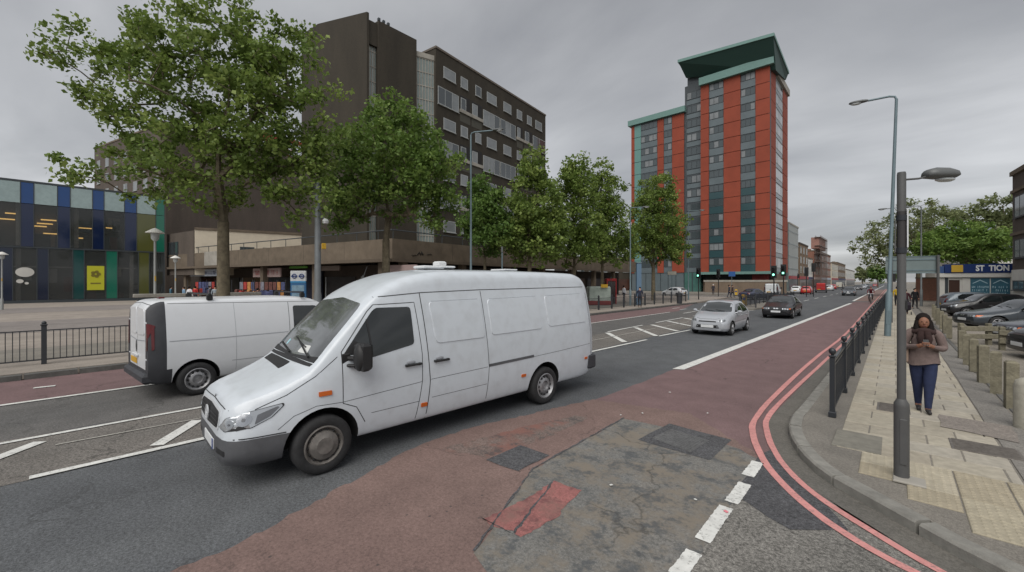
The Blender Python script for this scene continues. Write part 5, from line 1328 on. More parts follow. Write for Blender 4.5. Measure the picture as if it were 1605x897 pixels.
# ---------------------------------------------------------------- street beyond, left side
def terrace(y0, y1, X, h, m, label, win=(3, 3), roof=None, nm='terrace_building', shop=None, depth=10, frame=None, scaf=False, parapet=True):
    r_ = tag(empty(nm, (X, y0, 0)), label, 'building'); rl = Rel(r_); wall_poly(r_, 'wall', [(X, y0), (X, y1 - .03), (X - depth, y1 - .03), (X - depth, y0)], 0, h, m)
    fc = Face((X, y0), (X, y1)); nst, nc = win; g0 = 3.6
    for k in range(nst):
        z = g0 + .8 + k * (h - g0 - .6) / nst
        for j in range(nc):
            u = fc.L * (j + .5) / nc; rl.window(fc, u - .6, u + .6, z, z + min(1.7, (h - g0) / nst - 1.0), 1, frame=frame or B_frame, o=.02, net=.3)
    rl.box(fc, .1, fc.L - .1, .2, 2.7, -.1, .04, shopm[rb.randrange(4)], 'shopfront'); rl.box(fc, 0.05, fc.L - .08, 2.8, 3.5, -.1, .16, shop or M_sred, 'shop_fascia')
    fe_ = Face((X - depth, y0), (X, y0))
    for k in range(nst): rl.window(fe_, fe_.L - 3, fe_.L - 1.6, g0 + .8 + k * (h - g0 - .6) / nst, g0 + 2.3 + k * (h - g0 - .6) / nst, 1, o=.02)
    rl.box(fc, -.05, fc.L, h, h + .35, -depth, .12, roof or B_conc, 'cornice')
    for k in range(2): rl.box(fc, fc.L * (.2 + .55 * k), fc.L * (.2 + .55 * k) + 1.4, h + .35, h + 1.7, -4.4, -3.2, m, 'chimney')
    return r_, rl, fc
gx = -16.9
gb, rl, fc = terrace(TY + 19, TY + 31.5, gx, hz(352, 100) - 1, mat('grey_glass_cladding', S(112, 124, 124), .3, coat=.4, var=.1), 'grey glazed office block with pale roof band next to the tower', (0, 0), B_concl, 'office_block')
for k in range(10): rl.box(fc, k * 1.25, k * 1.25 + .1, 3.6, hz(352, 100) - 1.1, 0, .15, B_frame, 'mullion')
for k in range(4): rl.box(fc, 0, 12.4, 5 + k * 2.8, 5.2 + k * 2.8, 0, .1, B_teal, 'floor_band')
Y = TY + 33
specs = [(14, 11.5, B_yel, 'brown brick terrace with dark mansard roof beside the glazed office', (3, 3)), (11, 8.5, B_white, 'white painted two storey shop building in the far terrace', (2, 3)),
         (16, 11.0, B_red, 'red brick terrace under pink scaffold sheeting on the far street', (3, 5)), (30, 11.5, B_red, 'long red brick terrace beyond the scaffolded house', (3, 8)), (24, 9.0, B_cream, 'cream fronted terrace farther along the street', (2, 6)), (40, 10, B_yel, 'pale stock brick terrace near the end of the street', (2, 9)), (60, 8, B_white, 'low white building at the far end of the street', (1, 8))]
for i, (l_, h, m, lab, wn2) in enumerate(specs):
    r_, rl, fc = terrace(Y, Y + l_, gx - (.3 if i % 2 else 0), h, m, lab, wn2, mat('mansard', S(74, 66, 60), .8, var=.1) if i == 0 else None, shop=[M_sred, M_sblue2, M_spink, M_sblue][i % 4])
    if i == 2:
        mb = MB()
        for k in range(9):
            for s_ in (0, 1.2): mb.tube([(s_ + .3, k * 2, 0), (s_ + .3, k * 2, h + 4.5)], .06, 4)
        for z in (h - 3, h - .6, h + 1.6, h + 4): mb.box((.9, 8, z), (1.4, 17.5, .12))
        mb.build('scaffold', mat('scaffold_steel', S(120, 108, 102), .5, .4), r_); MB().box((.2, 8, h + 2.4), (1.8, 16.6, 3.2)).build('sheeting', mat('pink_sheeting', S(150, 112, 102), .8, var=.1), r_)
    Y += l_ + .4

# ---------------------------------------------------------------- station shop and brown corner block on the right
a = Vector(dp(1470, 33.5)); b = Vector(dp(1586, 31.5)); sf = Face(a, b)
st_ = tag(empty('station_shop', (a.x, a.y, 0)), 'single storey white shop with blue fascia reading ST TION', 'building'); rel = Rel(st_)
wall_poly(st_, 'wall', [tuple(a), tuple(b), (b.x + 1, b.y + 9), (a.x + .8, a.y + 9)], .1, 3.4, B_white)
us = lambda px: sf.ucol(px)[0]
M_navy = mat('station_blue', S(30, 52, 104), .45)
rel.box(sf, us(1479), sf.L, 2.95, 3.65, -.3, .22, M_navy, 'fascia'); rel.box(sf, -.1, sf.L, 2.62, 2.93, -.3, .18, B_white, 'canopy_edge'); rel.box(sf, -.1, us(1479) - .02, 2.95, 3.5, -.3, .15, mat('blue_square', S(60, 84, 128), .5), 'fascia_end')
rel.box(sf, us(1489), us(1507), 3.02, 3.58, .23, .28, mat('yellow_sign', S(196, 160, 60), .5), 'yellow_sign')
tx = us(1553); text_mesh('ST  TION', .60, mat('white_letter', S(226, 228, 228), .5), 'fascia_lettering', st_, sf.p(tx, 3.29, .235) - rel.o, (R(90), 0, sf.ang), .01, sx=.74, bold=.022)
rel.box(sf, us(1487), us(1504), .1, 2.4, -.2, .02, mat('brown_door', S(66, 46, 38), .5), 'door'); rel.box(sf, us(1481), us(1486), .1, 2.6, -.2, .03, B_dframe, 'door_jamb'); rel.box(sf, us(1504.4), us(1507), .1, 1.0, -.1, .03, M_navy, 'blue_dado')
for a_, b_ in ((1521, 1551), (1553, 1583)):
    w_ = rel.box(sf, us(a_), us(b_), .35, 2.55, -.1, .03, mat('poster_blue_glass', S(62, 104, 122), .25, coat=.4, var=.15, vscale=1.5), 'shop_window'); lm = mat('window_print', S(170, 200, 210), .5)
    faint_print('window_print', w_, (0, -.068, -.12), (us(b_) - us(a_)) * .86, 1.3, lm, int(a_), 5)['kind'] = 'stuff'
    MB().add([(-(us(b_) - us(a_)) * .42, -.068, .68), (0, -.068, .98), ((us(b_) - us(a_)) * .42, -.068, .68), ((us(b_) - us(a_)) * .34, -.068, .68), (0, -.068, .90), (-(us(b_) - us(a_)) * .34, -.068, .68)], [(0, 1, 4, 5), (1, 2, 3, 4)]).build('window_print', lm, w_)
rel.box(sf, us(1508), us(1520), .1, 2.55, -.05, .05, B_white, 'pier')
a = Vector(dp(1587, 29.5)); b = Vector(dp(1760, 18.5)); bf = Face(a, b)
br = tag(empty('corner_block', (a.x, a.y, 0)), 'brown brick three storey block with white ground floor beside the station shop', 'building'); rel = Rel(br)
h = hz(277, 29.5); wall_poly(br, 'wall', [tuple(a), tuple(b), (b.x + 6, b.y + 12), (a.x + 2, a.y + 12)], 3.0, h, B_brown); wall_poly(br, 'ground_floor', [tuple(a + bf.n.xy * .05), tuple(b + bf.n.xy * .05), (b.x + 6, b.y + 11), (a.x + 2, a.y + 11)], .1, 3.1, B_white)
for z0, z1 in ((3.9, 5.2), (6.7, 8.2)):
    for k in range(4): rel.window(bf, .55 + k * 4, 3.6 + k * 4, z0, z1, 3, frame=B_dframe, o=.02, net=.1)
    rel.box(bf, 0, bf.L, z1 + .3, z1 + .5, -.1, .12, B_conc, 'string_course')
for k in range(4): rel.window(bf, .5 + k * 4, 2.6 + k * 4, 1.7, 2.35, 2, frame=B_dframe, o=.08)
rel.box(bf, 0, bf.L, h, h + .3, -5, .15, B_conc, 'parapet_coping')
p = dp(1528, 52); q = dp(1600, 50); gh = tag(empty('grey_house', (*p, 0)), 'grey slate roofed house behind the station shop', 'building')
wall_poly(gh, 'wall', [p, q, (q[0] - 4, q[1] + 10), (p[0] - 4, p[1] + 10)], 0, hz(385, 51), B_white)
P0, P1 = Vector((*p, hz(392, 51))) - gh.location, Vector((*q, hz(392, 51))) - gh.location
MB().slab(P0 + Vector((0, -.4, 0)), P1 + Vector((.4, -.4, 0)), P1 + Vector((-2.4, 5, hz(355, 56) - hz(392, 51))), .2).build('roof', mat('slate', S(104, 112, 118), .7, var=.12, vscale=2), gh)

# dark brick block closing the view under the trees behind the podium end
p, q = Vector(dp(880, 95)), Vector(dp(1000, 98)); eb = tag(empty('low_building', (p.x, p.y, 0)), 'dark brick low building glimpsed under the trees beyond the podium', 'building'); rel = Rel(eb); fc = Face(p, q)
wall_poly(eb, 'wall', [tuple(p), tuple(q), tuple(q + Vector((-8, 8))), tuple(p + Vector((-8, 8)))], 0, 7.5, B_dark)
for k in range(6): rel.window(fc, 1 + k * 2.8, 2.6 + k * 2.8, 4.4, 6.0, 2, o=.02, net=.2)
for k in range(5): rel.box(fc, .6 + k * 3.3, 3.4 + k * 3.3, .2, 2.8, -.05, .05, shopm[k % 4], 'shopfront')
rel.box(fc, 0, fc.L, 7.5, 7.8, -.4, .1, B_conc, 'parapet_coping')

# brick wall under the trees where the right pavement runs on
p, q = Vector((1.9, 66)), Vector((9.5, 64)); bw = tag(empty('brick_wall', (p.x, p.y, .1)), 'reddish brown brick wall under the trees beyond the station shop', 'wall', kind='thing'); fc = Face(p, q); rel = Rel(bw)
rel.box(fc, 0, fc.L, .1, 2.6, -.3, 0, B_red, 'brickwork'); rel.box(fc, -.05, fc.L + .05, 2.6, 2.75, -.36, .06, B_conc, 'wall_coping')
# ================================================================ TREES
M_bark = mat('plane_bark', S(112, 103, 84), .9, var=.35, vscale=6, bump=.4, bscale=14, col2=S(84, 76, 62))
M_bark2 = mat('dark_bark', S(84, 76, 66), .9, var=.25, vscale=5, bump=.4, bscale=14)
def leafmat(name, c1, c2, c3):
    m = bpy.data.materials.new(name); m.use_nodes = True; nt = m.node_tree; N = nt.nodes; L = nt.links; p = N['Principled BSDF']
    at = N.new('ShaderNodeAttribute'); at.attribute_name = 'tone'; r_ = N.new('ShaderNodeValToRGB'); L.new(at.outputs['Fac'], r_.inputs[0])
    r_.color_ramp.elements[0].color = (*c1, 1); r_.color_ramp.elements[1].color = (*c3, 1); e_ = r_.color_ramp.elements.new(.5); e_.color = (*c2, 1)
    L.new(r_.outputs[0], p.inputs['Base Color']); p.inputs['Roughness'].default_value = .55; p.inputs['Specular IOR Level'].default_value = .3
    tr = N.new('ShaderNodeBsdfTranslucent'); L.new(r_.outputs[0], tr.inputs[0]); ms_ = N.new('ShaderNodeMixShader'); ms_.inputs[0].default_value = .38
    L.new(p.outputs[0], ms_.inputs[1]); L.new(tr.outputs[0], ms_.inputs[2]); L.new(ms_.outputs[0], N['Material Output'].inputs[0]); return m
LF_plane = leafmat('plane_leaves', S(90, 110, 54), S(112, 133, 65), S(141, 156, 84)); LF_dark = leafmat('dark_leaves', S(76, 102, 52), S(96, 124, 60), S(120, 144, 76))
LF_bright = leafmat('bright_leaves', S(82, 106, 50), S(104, 130, 62), S(132, 152, 80)); LF_far = leafmat('olive_leaves', S(106, 116, 78), S(124, 134, 92), S(146, 152, 108))
def leaf_cloud(centres, radii, per, size, seed):
    r = np.random.default_rng(seed); n = len(centres) * per
    c = np.repeat(np.array(centres), per, 0); rad = np.repeat(np.array(radii), per)
    d = r.normal(size=(n, 3)); d /= np.linalg.norm(d, axis=1)[:, None]; pos = c + d * (rad * r.random(n) ** .55)[:, None] * np.array([1, 1, .75])
    nrm = r.normal(size=(n, 3)) + np.array([0, 0, .9]); nrm /= np.linalg.norm(nrm, axis=1)[:, None]
    a = np.cross(nrm, r.normal(size=(n, 3))); a /= np.linalg.norm(a, axis=1)[:, None]; b = np.cross(nrm, a); s = (size * (.6 + .8 * r.random(n)))[:, None]
    droop = np.array([0, 0, -.18])
    P = np.stack([pos - a * s * .5, pos + b * s * .42 - a * s * .08 + droop * s * .3, pos + a * s * .55 + droop * s, pos - b * s * .42 - a * s * .08 + droop * s * .3], 1)
    tone = np.clip(np.repeat(r.random(len(centres)) * .55, per) + r.random(n) * .5, 0, 1)
    return P.reshape(-1, 3), tone
def tree(name, x, y, h, trunk_h, crown, label, leaf, seed, trunk_r=.2, n_cl=150, per=55, leaf_s=.24, cl_r=.75, group=None, bark=None, z=.1, lean=(0, 0), cat='tree', limb=1.0):
    """crown: list of ellipsoids (dx,dy,zc,rx,ry,rz); clusters of leaves sit on a branch skeleton grown towards them"""
    r = random.Random(seed); root = tag(empty(name, (x, y, z)), label, cat, group)
    pts = []; tot = sum(e_[3] * e_[4] * e_[5] for e_ in crown)
    for e_ in crown:
        k = int(n_cl * e_[3] * e_[4] * e_[5] / tot) + 3; cnt = 0
        while cnt < k:
            v = Vector((r.gauss(0, 1), r.gauss(0, 1), r.gauss(0, 1))).normalized() * (r.random() ** .38)
            if v.z < -.55 and r.random() < .5: continue
            pts.append(Vector((e_[0] + v.x * e_[3], e_[1] + v.y * e_[4], e_[2] + v.z * e_[5]))); cnt += 1
    base = [Vector((0, 0, 0)), Vector((lean[0] * .4, lean[1] * .4, trunk_h * .5)), Vector((lean[0], lean[1], trunk_h))]
    nodes = base[:]; par = [-1, 0, 1]; top = h * .86; last = 2
    k = 4
    for i in range(1, k + 1):                                # a leader up through the crown
        zz = trunk_h + (top - trunk_h) * i / k; nodes.append(Vector((lean[0] + r.uniform(-.25, .25), lean[1] + r.uniform(-.25, .25), zz))); par.append(last); last = len(nodes) - 1
    pts.sort(key=lambda p: (p - base[2]).length)
    tips = []
    for p in pts:
        best = None; bd = 1e9
        for i, q in enumerate(nodes):
            if i < 2: continue
            dv = p - q; dd = dv.length + max(0, q.z - p.z) * 1.6
            if dd < bd: bd, best = dd, i
        q = nodes[best]; L_ = (p - q).length
        if L_ > 1.1:                                         # bend long limbs
            m_ = q.lerp(p, .5) + Vector((r.uniform(-.1, .1), r.uniform(-.1, .1), .08 * L_)); nodes.append(m_); par.append(best); best = len(nodes) - 1
        nodes.append(p); par.append(best); tips.append(len(nodes) - 1)
    w = [0.0] * len(nodes)
    for i in range(len(nodes) - 1, 0, -1): w[i] += .35; w[par[i]] += w[i]
    wmax = w[2] if w[2] else 1; rad = [max(.012, trunk_r * .82 * (w[i] / wmax) ** .52 * (limb if i > 2 else 1)) for i in range(len(nodes))]
    tk = MB(); tk.tube([(0, 0, -.12), (0, 0, .12), base[1], base[2]], [trunk_r * 1.35, trunk_r * 1.08, trunk_r * .95, trunk_r * .84], 12); tk.build('trunk', M_bark if bark is None else bark, root, smooth=60)
    bm_ = MB()
    for i in range(3, len(nodes)): bm_.tube([nodes[par[i]], nodes[i]], [min(rad[par[i]] * .92, rad[i] * 1.5), rad[i]], 5 if rad[i] > .03 else 4, cap=False)
    bm_.build('branches', M_bark if bark is None else bark, root, smooth=60)
    P, tone = leaf_cloud([nodes[i] for i in tips], [cl_r * r.uniform(.6, 1.25) for _ in tips], per, leaf_s, seed)
    me = bpy.data.meshes.new('crown'); n = len(P) // 4
    me.vertices.add(len(P)); me.vertices.foreach_set('co', P.ravel().astype(np.float32)); me.loops.add(len(P)); me.loops.foreach_set('vertex_index', np.arange(len(P), dtype=np.int32))
    me.polygons.add(n); me.polygons.foreach_set('loop_start', np.arange(0, len(P), 4, dtype=np.int32)); me.update(calc_edges=True)
    at = me.attributes.new('tone', 'FLOAT', 'FACE'); at.data.foreach_set('value', tone.astype(np.float32)); me.materials.append(leaf); me.polygons.foreach_set('use_smooth', [True] * n)
    cr_ = link('crown', me, root); cr_['kind'] = 'stuff'
    return root
def cam_off(px_right, away=0.0):                             # a sideways offset as seen from the road corner, in metres
    return Vector((CA, SA)) * px_right + Vector((-SA, CA)) * away
def ell(r_, z, rx, rz, away=0, ry=None): v = cam_off(r_, away); return (v.x, v.y, z, rx, ry or rx, rz)
tx, ty_ = onx(350, -20)                                      # 16.8 m away: 1 m = 38.7 px
tree('plane_tree', tx, ty_, 13.6, 4.6, [ell(-.3, 9.2, 3.4, 3.6), ell(1.6, 8.6, 2.6, 3.4), ell(-2.2, 11.2, 2.0, 2.0), ell(.4, 12.0, 2.3, 1.9), ell(-4.6, 11.2, 2.2, 1.2), ell(-3.6, 6.6, 2.2, 1.2), ell(3.0, 6.4, 1.7, 1.8), ell(-5.9, 9.6, 1.3, .7), ell(2.4, 11.4, 1.7, 1.8), ell(3.9, 8.8, 1.2, 1.7), ell(-.5, 5.6, 1.8, .8), ell(4.0, 6.4, 1.0, 1.5), ell(-2.8, 8.6, 1.8, 1.4), ell(.2, 7.0, 2.6, 1.6)],
     'big spreading plane tree with mottled trunk behind the low white van', LF_plane, 3, .24, 430, 66, .155, .58)
tx, ty_ = onx(605, -20)                                      # 22.2 m: 1 m = 29.3 px
tree('plane_tree', tx, ty_, 12.2, 4.4, [ell(.1, 8.4, 3.2, 3.1), ell(2.2, 8.0, 2.0, 2.4), ell(-1.6, 7.4, 2.0, 2.4), ell(.6, 10.6, 2.0, 1.6), ell(2.6, 6.2, 1.6, 1.2), ell(-2.4, 5.8, 1.3, 1.3)], 'rounded plane tree before the podium corner, above the long white van', LF_bright, 5, .22, 300, 78, .16, .62)
specs = [(760, -22.5, 10.6, 4.0, [ell(-.2, 7.3, 1.6, 3.0), ell(.5, 6.0, 1.7, 2.0)], 'slim dark tree standing behind the lamp column', LF_dark, .12, 90), (830, -20, 12.2, 3.6, [ell(.2, 7.8, 2.1, 3.8), ell(.9, 5.8, 2.3, 2.4), ell(-1.2, 5.4, 1.8, 1.8), ell(.4, 10.6, 1.2, 1.6)], 'upright plane tree between the lamp column and twin-crowned trees', LF_plane, .17, 130),
         (900, -20, 13.2, 3.4, [ell(.0, 8.4, 2.2, 4.2), ell(.2, 11.2, 1.3, 1.8), ell(-1.0, 5.4, 2.1, 2.0), ell(1.0, 5.2, 1.9, 1.8)], 'tall narrow plane tree with leaning trunk over the red phone box', LF_plane, .16, 125), (944, -21, 14.4, 3.6, [ell(.2, 8.6, 2.3, 4.6), ell(.1, 12.2, 1.3, 1.8), ell(1.4, 5.6, 2.1, 2.0), ell(-.8, 5.6, 1.8, 1.8)], 'tallest pointed plane tree of the row along the railing', LF_plane, .17, 130),
         (1024, -20, 14.6, 4.0, [ell(.4, 8.8, 3.5, 4.1), ell(.3, 12.0, 2.3, 2.6), ell(1.4, 6.2, 2.9, 2.2), ell(-1.8, 6.4, 2.1, 2.2)], 'broad plane tree at the street corner before the tower', LF_plane, .22, 175)]
for i, (px, X, h, th, cr_, lab, lf, tr_, nc) in enumerate(specs):
    x, y = onx(px, X); tree('plane_tree', x, y, h, th, cr_, lab, lf, 20 + i, tr_, int(nc * 1.8), 72, .19 + .004 * i, .70)
x, y = dp(1440, 62); tree('plane_tree', x, y, 15.5, 4, [ell(0, 9.8, 5.2, 4.6), ell(5.0, 10.6, 4.0, 3.8), ell(-5.8, 7.6, 3.6, 3.4), ell(9, 9, 3.2, 3.0)], 'large olive plane tree overhanging the far pavement', LF_far, 41, .35, 300, 48, .30, .95)
x, y = dp(1506, 43); tree('leafy_tree', x, y, 8.8, 3.0, [ell(0, 5.9, 3.6, 2.4), ell(-2.6, 5.6, 2.2, 2.0), ell(2.4, 5.4, 2.2, 2.0)], 'dense bright green tree above the station shop', LF_bright, 43, .2, 190, 70, .26, .75)
x, y = dp(1575, 56); tree('leafy_tree', x, y, 14.5, 5, [ell(0, 11.0, 3.8, 3.2), ell(3, 9.5, 3, 3)], 'pale green tree behind the grey slate roof', LF_far, 45, .25, 110, 50, .34, .95)
for i, (px, d, h, lab) in enumerate(((1352, 190, 9.5, 'small round tree at the far end of the right pavement'), (1376, 150, 8.5, 'low green tree beyond the road sign'), (1330, 260, 9.0, 'distant tree in front of the far white building'), (1395, 230, 11, 'distant tree where the road disappears'))):
    x, y = dp(px, d); tree('street_tree', x, y, h, 2.2, [ell(0, h * .6, h * .36, h * .36), ell(h * .2, h * .5, h * .3, h * .3)], lab, LF_dark if i % 2 else LF_far, 60 + i, .2, 60, 40, .55, 1.1)
# ================================================================ STREET FURNITURE
rf = random.Random(5)
M_pole = mat('galvanised_pole', S(112, 116, 118), .55, .3, var=.1, vscale=3); M_poleg = mat('blue_grey_pole', S(104, 120, 126), .55, .2, var=.08); M_poled = mat('dark_grey_pole', S(84, 84, 84), .6, .1, var=.08)
M_rail = mat('black_rail_paint', S(40, 43, 48), .45, coat=.2); M_rail2 = mat('charcoal_rail_paint', S(52, 54, 58), .55)
M_lens = mat('lamp_lens', S(176, 180, 180), .25, coat=.3); M_head = mat('lamp_housing', S(96, 98, 98), .5, .2)

def head_mesh(root, p, ang, L=.62, W=.24, nm='lamp_head', m=None, dome=True):
    """cobra head: tapered housing with a bowl under it, pointing along ang"""
    h = empty(nm, p, ang, root); prof = [(0, .05, .05), (.12, .09, .07), (.3, W / 2, .085), (.7, W / 2, .08), (.92, W / 2 * .8, .06), (1.0, W * .25, .03)]
    mb = MB(); n = 10
    for t_, w_, h_ in prof:
        for j in range(n): a = math.pi * 2 * j / n; mb.v.append((t_ * L, w_ * math.cos(a), h_ * math.sin(a) * (1 if math.sin(a) > 0 else .5)))
    for i in range(len(prof) - 1):
        for j in range(n): mb.f.append((i * n + j, i * n + (j + 1) % n, (i + 1) * n + (j + 1) % n, (i + 1) * n + j))
    mb.f += [tuple(range(n - 1, -1, -1)), tuple((len(prof) - 1) * n + j for j in range(n))]; mb.m = [0] * len(mb.f)
    mb.build('housing', m or M_head, h, smooth=60); MB().ball((L * .62, 0, -.045), .1 * L / .62, 10, (1.9, 1.0, .55)).build('bowl', M_lens, h)
    return h
def lamp_column(px, X, label, H_, arm, ang, m, base_r=.09, xy=None, lean=(0, 0), both=False, rise=.15, z=.12, headL=.62, base_h=1.4):
    x, y = xy or onx(px, X); root = tag(empty('street_lamp', (x, y, z)), label, 'street lamp', 'street lamps')
    root.rotation_euler = (lean[0], lean[1], 0)
    MB().lathe([(base_r, -.1), (base_r, base_h), (base_r * .62, base_h + .08), (base_r * .55, H_ * .6), (base_r * .45, H_)], 12).build('column', m, root, smooth=50)
    pts = [(0, 0, H_ - .02), (.05 * math.cos(ang), .05 * math.sin(ang), H_ + rise * .7), (.22 * math.cos(ang), .22 * math.sin(ang), H_ + rise), (arm * math.cos(ang), arm * math.sin(ang), H_ + rise * .85)]
    MB().tube(pts, base_r * .38, 8).build('arm', m, root); head_mesh(root, pts[-1], ang, headL)
    MB().box((0, -base_r * .98, .75), (base_r * 1.1, .012, .55), b=.004).build('access_door', m, root)
    return root
ROAD = 0.0                                                   # arm towards +X, over the road from the left side
xl, yl = gp(1391, 527, .12)
lamp_column(0, 0, 'tall blue grey lamp column on the right pavement beside the black railing', 9.4, .85, math.pi + R(6), M_poleg, .105, (xl, yl), (R(-1.0), R(1.6)), base_h=1.7)
lamp_column(738, -17.3, 'tall grey lamp column in front of the podium between two trees', 10.3, 1.3, ROAD + R(25), M_poleg, .10)
lamp_column(988, -17.3, 'grey lamp column beside the man in a white shirt', 8.6, 1.0, ROAD + R(20), M_poleg, .10)
lamp_column(1079, -17.5, 'slim lamp column near the kerb opposite the tower wing', 10.2, 1.1, ROAD + R(20), M_poleg, .09)
lamp_column(1442, 0, 'grey lamp column standing behind the station shop trees', 8.6, 2.2, math.pi, M_pole, .10, dp(1444, 36))
lamp_column(1242, -16.9, 'far lamp column with a short arm beside the office block', 9.6, 1.2, ROAD, M_pole, .09)
for i, (px, d) in enumerate(((1384, 70), (1392, 105))): pass
# plain column with camera by the big tree
x, y = onx(498, -17.2); r_ = tag(empty('camera_column', (x, y, .12)), 'thick pale grey camera column beside the big plane tree', 'column')
MB().lathe([(.15, -.1), (.15, 1.6), (.125, 1.75), (.11, 6.2), (.001, 6.25)], 14).build('column', M_pole, r_, smooth=50)
MB().tube([(0, 0, 6.0), (-1.6 * CA, -1.6 * SA, 6.05)], .025, 6).build('cross_arm', M_pole, r_)
MB().lathe([(.001, 4.5), (.10, 4.52), (.13, 4.62), (.06, 4.72), (.001, 4.74)], 12, (.26, .2, 0)).build('camera_dome', M_plate_w, r_); MB().tube([(0, 0, 4.78), (.26, .2, 4.74)], .03, 6).build('bracket', M_pole, r_)
MB().box((.2, .16, 3.6), (.10, .14, .24), b=.02).build('yellow_box', mat('yellow_plastic', S(190, 150, 40), .5), r_)
# post-top lanterns on the plaza
for px, X, hh, lab in ((243, -24, 4.5, 'white post top lantern with conical hat before the library'), (275, -42, 4.2, 'small post top lantern among the market shoppers'), (3, -50, 4.4, 'post top lantern at the library edge')):
    x, y = onx(px, X); r_ = tag(empty('plaza_lantern', (x, y, .12)), lab, 'lantern')
    MB().lathe([(.09, -.05), (.09, .8), (.055, .9), (.045, hh - .55)], 10).build('post', mat('lantern_pole', S(150, 152, 150), .5, .2), r_)
    MB().lathe([(.06, hh - .55), (.14, hh - .45), (.16, hh - .2), (.05, hh - .18)], 14).build('lamp_glass', M_lens, r_); MB().lathe([(.34, hh - .2), (.32, hh - .16), (.08, hh), (.001, hh + .03)], 16).build('hat', B_white, r_)
    MB().box((0, 0, 2.3), (.16, .05, .22)).build('notice', MATS['yellow_plastic'], r_)

# ---- near post with sign light, right foreground
x, y = gp(1413, 750, .12)
r_ = tag(empty('sign_post', (x, y, .12)), 'grey sign post with lamp head and edge-on sign plates on the tactile paving', 'sign post')
MB().lathe([(.066, -.05), (.066, .80), (.065, .83), (.039, .88)], 16).build('base_tube', M_poled, r_, smooth=40); MB().lathe([(.039, .87), (.039, 3.36), (.035, 3.385), (.001, 3.39)], 16).build('post', M_poled, r_, smooth=40)
MB().box((.015, -.062, .42), (.055, .02, .5), b=.006).build('access_door', M_poled, r_); MB().box((.06, -.05, .014), (.26, .24, .028), b=.008).build('foot_plate', B_concl, r_)
MB().tube([(.03, .01, 3.30), (.14, .10, 3.31), (.20, .16, 3.33)], .012, 6).build('arm', M_poled, r_); head_mesh(r_, (.19, .15, 3.345), R(40), .34, .17)
for (ox, z0, z1, m) in ((.05, 2.55, 2.98, M_plate_w), (-.05, 2.50, 2.86, M_poled)):
    MB().box((ox, .17, (z0 + z1) / 2), (.012, .40, z1 - z0), b=.003).build('sign_plate', m, r_)
for z in (2.52, 2.88): MB().lathe([(.048, z - .03), (.048, z + .03)], 14).build('clamp', M_rail, r_); 
MB().lathe([(.0405, 2.48), (.0405, 2.95)], 14).build('sleeve', mat('black_tape', S(54, 52, 52), .6), r_)
MB().box((.042, -.01, 1.92), (.015, .04, .10)).build('cable_box', M_blk, r_)

# ---- right railing: posts with ball finials, panels of vertical bars
rail = tag(empty('pedestrian_railing', (-.72, 8.4, .12)), 'black pedestrian railing with ball topped posts along the right kerb', 'railing')
pm = MB().box((0, 0, .47), (.07, .07, .98), b=.008); pm.box((0, 0, .975), (.09, .09, .03), b=.006); pm.box((0, 0, .04), (.10, .10, .09), b=.01); pm.lathe([(.02, .985), (.022, 1.0), (.043, 1.025), (.052, 1.055), (.043, 1.085), (.02, 1.103), (.001, 1.107)], 12); pm = pm.mesh('post', M_rail, 40)
bars = MB()
for k in range(16): bars.box((0, .14 + k * .113, .50), (.016, .016, .74))
bars = bars.mesh('bars', M_rail, 0); hr = MB().box((0, 1.0, .895), (.045, 1.92, .045), b=.006); hr = hr.mesh('top_rail', M_rail, 30); lr = MB().box((0, 1.0, .12), (.03, 1.92, .03)).mesh('bottom_rail', M_rail, 30)
mr_ = MB().box((0, 1.0, .80), (.02, 1.92, .02)).mesh('mid_rail', M_rail, 30)
for k in range(24):
    dx = k * .011; link('post', pm, rail, (dx, k * 2.0, 0))
    if k < 23:
        b_ = link('bars', bars, rail, (dx + .005, k * 2, 0)); b_['kind'] = 'stuff'
        link('top_rail', hr, rail, (dx + .005, k * 2, 0)); link('bottom_rail', lr, rail, (dx + .005, k * 2, 0)); link('mid_rail', mr_, rail, (dx + .005, k * 2, 0))
# ---- left railing: stout posts, slim bars
def left_rail(y0, n, X, label, lastgap=()):
    r_ = tag(empty('pedestrian_railing', (X, y0, .12)), label, 'railing')
    p_ = MB().box((0, 0, .5), (.10, .10, 1.02), b=.012); p_.box((0, 0, 1.03), (.13, .13, .04), b=.01); p_.ball((0, 0, 1.08), .05, 10); p_ = p_.mesh('post', M_rail2, 40)
    b_ = MB()
    for k in range(15): b_.tube([(0, .17 + k * .118, .12), (0, .17 + k * .118, .88)], .009, 5)
    b_ = b_.mesh('bars', M_rail2, 40); t_ = MB().box((0, 1, .885), (.028, 1.9, .028)).mesh('top_rail', M_rail2, 0); l_ = MB().box((0, 1, .115), (.028, 1.9, .028)).mesh('bottom_rail', M_rail2, 0)
    for k in range(n + 1):
        link('post', p_, r_, (0, k * 2, 0))
        if k < n:
            q = link('bars', b_, r_, (0, k * 2, 0)); q['kind'] = 'stuff'; link('top_rail', t_, r_, (0, k * 2, 0)); link('bottom_rail', l_, r_, (0, k * 2, 0))
left_rail(-12.3, 29, -16.5, 'long charcoal railing between the far bus lane and the plaza')
